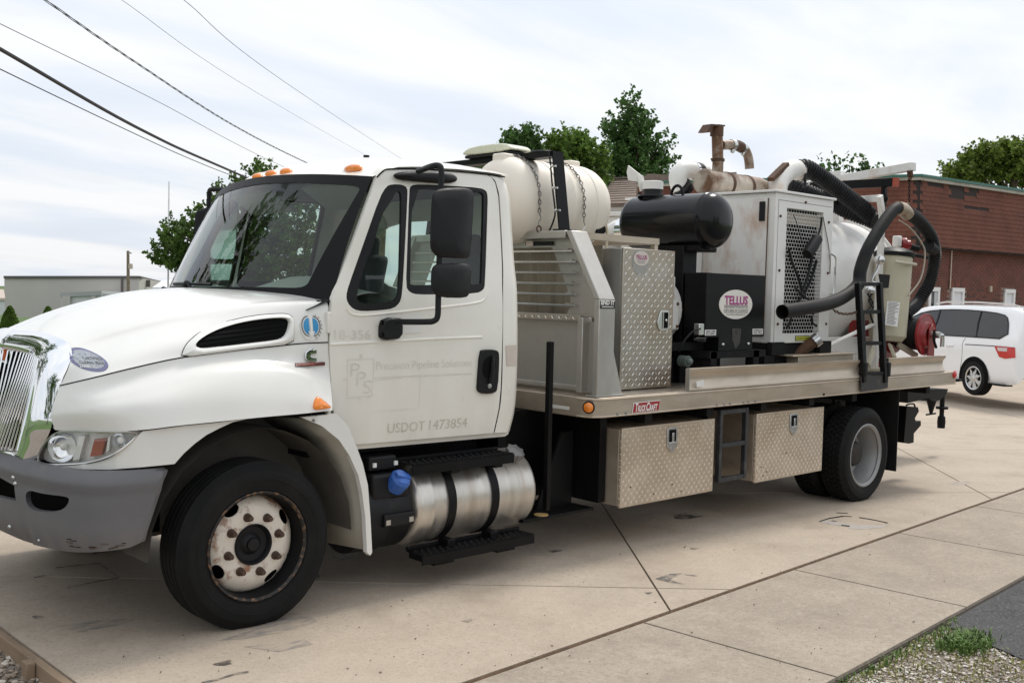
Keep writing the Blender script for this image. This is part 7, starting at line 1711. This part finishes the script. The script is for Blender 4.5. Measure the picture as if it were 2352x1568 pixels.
# ================================================================== TREES AND SHRUBS
def leafmat(name, c, k=1.0):
    m = bpy.data.materials.new(name); m.use_nodes = True; t = m.node_tree; n = t.nodes; l = t.links; p = n['Principled BSDF']; out_ = [q for q in n if q.type == 'OUTPUT_MATERIAL'][0]
    gi = n.new('ShaderNodeNewGeometry'); mx = n.new('ShaderNodeMix'); mx.data_type = 'RGBA'
    tcn = n.new('ShaderNodeTexCoord'); nz = n.new('ShaderNodeTexNoise'); nz.inputs['Scale'].default_value = .9; l.new(tcn.outputs['Object'], nz.inputs[0])
    ad = n.new('ShaderNodeMath'); ad.operation = 'ADD'; ad.use_clamp = True; l.new(gi.outputs['Random Per Island'], ad.inputs[0]); mm_ = n.new('ShaderNodeMath'); mm_.operation = 'MULTIPLY_ADD'; mm_.inputs[1].default_value = 1.6; mm_.inputs[2].default_value = -.95; l.new(nz.outputs[0], mm_.inputs[0]); l.new(mm_.outputs[0], ad.inputs[1])
    mx.inputs[6].default_value = (*[q*.55 for q in c], 1); mx.inputs[7].default_value = (*[q*1.35 for q in c], 1); l.new(ad.outputs[0], mx.inputs[0])
    l.new(mx.outputs[2], p.inputs['Base Color']); p.inputs['Roughness'].default_value = .55; p.inputs['Specular IOR Level'].default_value = .25
    tr = n.new('ShaderNodeBsdfTranslucent'); l.new(mx.outputs[2], tr.inputs[0]); ms = n.new('ShaderNodeMixShader'); ms.inputs[0].default_value = .45
    l.new(p.outputs[0], ms.inputs[1]); l.new(tr.outputs[0], ms.inputs[2]); l.new(ms.outputs[0], out_.inputs[0])
    return m
bark = mat('bark', (.10,.075,.055), .95, var=.3, vscale=6)
LF = {'deep': leafmat('leaf_deep', (.10,.172,.036)), 'mid': leafmat('leaf_mid', (.125,.21,.038)), 'gum': leafmat('leaf_gum', (.095,.185,.05)), 'yel': leafmat('leaf_fresh', (.165,.235,.042))}
def leaf(m, c, s, rnd, droop=.3):
    a = rnd.random()*6.28; b = rnd.uniform(-1.1,1.1); d = Vector((math.cos(a)*math.cos(b), math.sin(a)*math.cos(b), math.sin(b)-droop)).normalized(); e = d.orthogonal().normalized(); f = d.cross(e); g_ = rnd.random()*6.28
    w_ = (e*math.cos(g_)+f*math.sin(g_))*s*.42; k = d*s
    m.add([c, c+k*.45+w_, c+k, c+k*.45-w_], [(0,1,2,3)])
def tree(label, base, h, clumps, nleaf, ls, lm, group, seed, trunk_r=.16, droop=.3, cat='tree', name='tree'):
    """clumps: (offset from base, radius xyz) fill the crown; each sprouts twigs that carry leaves"""
    rnd = random.Random(seed); t = thing(name, label, cat, base, group); base = Vector(base)
    tb = MB(); topc = max(clumps, key=lambda c: c[0][2]); tp = base+Vector(topc[0])
    tb.tube(crline([base, base.lerp(tp, .35)+Vector((rnd.uniform(-.1,.1),rnd.uniform(-.1,.1),0)), base.lerp(tp, .7), tp], 4), [trunk_r*(1-.85*i/12) for i in range(13)], 8)
    part('trunk', tb, bark, t)
    lb = MB(); cr_ = MB(); tot = sum(r[0]*r[1]*r[2] for c, r in clumps)**1.0
    wts = [(r[0]*r[1]*r[2])**.72 for c, r in clumps]; sw_ = sum(wts)
    for (c, r), w_ in zip(clumps, wts):
        cc_ = base+Vector(c); k = min(.8, max(.1, (c[2]/max(.1, topc[0][2]))*.75)); st_ = base.lerp(tp, k*.8)
        lb.tube([st_, st_.lerp(cc_, .5)+Vector((0,0,-.05*h)), cc_], [trunk_r*.35, trunk_r*.22, trunk_r*.08], 5)
        n = int(nleaf*w_/sw_); tw = max(6, n//30)
        for i in range(tw):
            while True:
                p = Vector((rnd.uniform(-1,1), rnd.uniform(-1,1), rnd.uniform(-1,1)))
                if .25 < p.length < 1: break
            p = p*(p.length**-.45)                  # push twigs outwards
            tip = cc_+Vector((p.x*r[0], p.y*r[1], p.z*r[2])); dr = (tip-cc_).normalized()+Vector((0,0,.75)); dr.normalize()
            L_ = ls*rnd.uniform(1.8,5.2)
            for j in range(n//tw):
                f = rnd.random(); q = tip+dr*L_*(f-.35)+Vector((rnd.gauss(0,1), rnd.gauss(0,1), rnd.gauss(0,1)))*ls*.55*(1.15-f)
                leaf(cr_, q, ls*rnd.uniform(.6,1.2), rnd, droop)
    part('limb', lb, bark, t); part('crown', cr_, lm, t, smooth=0)
    return t
def px_tree(label, d, blobs, basepx, nleaf, ls, lm, group, seed, depth=.8, **kw):
    """blobs: crown lobes (px, py, half width px, half height px) seen at distance d"""
    k = d/FPX; b = W(basepx[0], basepx[1], d=d); rnd = random.Random(seed*3+1); cl = []
    for (px, py, a, c) in blobs:
        for s in ((-1, 1) if a*k > .6 else (0,)):
            o = W(px, py, d=d)+FW*s*a*k*depth*.5+RT*rnd.uniform(-.1,.1)*a*k-b
            rx = a*k*.92; cl.append((o, (rx, rx*depth, c*k*.92)))
    return tree(label, b, 1, cl, nleaf, ls, lm, group, seed, **kw)
G1 = 'trees behind the truck'
px_tree('broad dark tree rising behind the windshield, left of the cab', 42, [(600,430,60,45),(540,470,60,45),(480,520,60,45),(420,545,60,42),(390,580,45,38),(440,600,55,45),(500,590,60,55),(560,540,60,60),(620,510,60,60),(680,500,50,70),(650,590,60,55),(580,610,60,40),(470,640,40,30),(700,590,40,55),(600,398,22,16),(560,415,28,22)], (570,740), 30000, .15, LF['deep'], G1, 11, trunk_r=.4)
px_tree('tall dense tree with pointed top behind the silencer', 46, [(1445,235,28,26),(1425,265,30,26),(1470,280,34,30),(1420,300,40,32),(1465,330,48,34),(1515,335,30,30),(1535,360,24,18),(1420,360,48,36),(1480,385,55,34),(1395,400,40,36),(1520,400,30,30),(1450,430,60,30)], (1455,560), 15000, .155, LF['gum'], G1, 12, trunk_r=.3)
px_tree('rounded tree behind the light bar arch', 40, [(1310,335,52,30),(1265,350,42,28),(1350,350,42,30),(1300,380,70,34),(1245,375,36,24),(1370,390,40,40),(1330,320,30,18)], (1310,560), 10500, .14, LF['mid'], G1, 13, trunk_r=.25)
px_tree('small tree with open top left of the light bar arch', 38, [(1195,318,26,22),(1218,312,18,16),(1175,325,16,12),(1190,345,34,18),(1215,350,30,22),(1110,388,26,9)], (1195,560), 4200, .14, LF['gum'], G1, 14, trunk_r=.2)
px_tree('tall leafy tree behind the brick building at the right edge', 48, [(2290,380,62,42),(2235,388,52,34),(2340,370,60,45),(2200,402,38,26),(2275,352,38,22),(2330,345,44,20),(2390,380,60,50),(2180,406,24,18),(2240,368,26,20)], (2300,640), 16000, .17, LF['yel'], G1, 15, trunk_r=.3)
px_tree('spindly young tree with sparse leaves above the brick roof', 36, [(1900,388,10,12),(1920,385,10,14),(1952,382,12,12),(1975,395,16,9),(1997,388,12,12),(1890,398,12,8)], (1945,640), 420, .16, LF['gum'], G1, 16, trunk_r=.07)
def conifer(label, px, py0, py1, hw, d, seed):
    rnd = random.Random(seed); b = W(px, py0, d=d); t = thing('cone_shrub', label, 'shrub', b, 'clipped cone shrubs'); k = d/FPX; h = (py0-py1)*k; m = MB()
    part('stem', MB().tube([b, b+Vector((0,0,h*.8))], [.08,.02], 6), bark, t)
    for _ in range(4200):
        f = rnd.random()**1.3; r_ = hw*k*(min(1, f*6+.55))*(1-f)**.62*(.75+.27*rnd.random()); a = rnd.random()*6.28; c = b+Vector((r_*math.cos(a), r_*math.sin(a), f*h*.98)); leaf(m, c, .085*rnd.uniform(.6,1.2), rnd, -.5)
    part('foliage', m, LF['mid'], t, smooth=0)
conifer('rounded cone shrub at the left edge of the lawn', 22, 764, 703, 25, 48, 5); conifer('cone shrub nearer the hood on the lawn', 110, 752, 704, 18, 52, 6); conifer('tip of a third cone shrub just showing over the hood', 174, 740, 709, 13, 58, 7)
# ================================================================== NEIGHBOUR'S HOUSE behind the silencer
hs_ = thing('house', 'brown-shingled house roof behind the silencer and tanks', 'house', W(1520,640,d=38))
hr_ = mat('brown_shingles', (.20,.155,.125), .9, var=.2, vscale=2, dirt=(.13,.10,.08), damt=.5, dscale=6)
e0, e1, t1_, t0_ = W(1370,470,d=36), W(1700,462,d=36), W(1690,400,d=41), W(1408,412,d=41)
rf_ = part('roof', MB().prism([e0, e1, t1_, t0_], (0,0,-.12)), hr_, hs_, smooth=0)
nrw = 11
for r_ in range(nrw):
    a = (r_+.0)/nrw; p, q = e0.lerp(t0_, a), e1.lerp(t1_, a); part('shingle_course', MB().beam(p+Vector((0,0,.02)), q+Vector((0,0,.02)), .02, .035), hr_, rf_, smooth=0)
part('ridge', MB().beam(t0_+Vector((0,0,.03)), t1_+Vector((0,0,.03)), .3, .06), hr_, rf_, smooth=0)
part('wall', MB().prism([e0+Vector((0,0,-.1)), e1+Vector((0,0,-.1)), Vector((e1.x,e1.y,-.6)), Vector((e0.x,e0.y,-.6))], FW*6), mat('house_siding', (.5,.47,.42), .8), hs_, smooth=0)
gp = [W(*C3(*p), d=39) for p in ((150,548),(400,560),(420,740),(20,740))]
part('dormer_roof', MB().prism(gp, FW*1.5), hr_, hs_, smooth=0)

# trees standing out of frame, ahead of the truck and across the street: they show as reflections in glass, chrome and black paint
G2 = 'street trees outside the picture, mirrored in the glass'
def free_tree(label, x, y, h, seed, lm):
    z = terr(x, y); rnd = random.Random(seed); cl = []
    for k in range(11):
        f = .28+.66*k/10; r_ = h*.26*math.sin(math.pi*min(.95, f*.9+.08))+.4; a = k*2.4; cl.append((Vector((math.cos(a)*r_*.6, math.sin(a)*r_*.6, h*f)), (r_*.85, r_*.85, h*.12)))
    return tree(label, (x, y, z), h, cl, 5200, .34, lm, G2, seed, trunk_r=.25)
free_tree('tall maple standing off the front of the truck, mirrored in the windshield', -5.5, 12.5, 12, 31, LF['deep'])
free_tree('street tree across the road, mirrored low in the cab windows', 14, -30, 8, 32, LF['deep'])
free_tree('street tree across the road, mirrored in the black silencer', 26, -34, 9, 33, LF['mid'])
free_tree('street tree off the front of the truck, mirrored in the chrome grille', -19, 3.5, 11, 34, LF['deep'])
free_tree('smaller street tree off the front of the truck, mirrored in the chrome surround', -25, -3, 9, 35, LF['mid'])
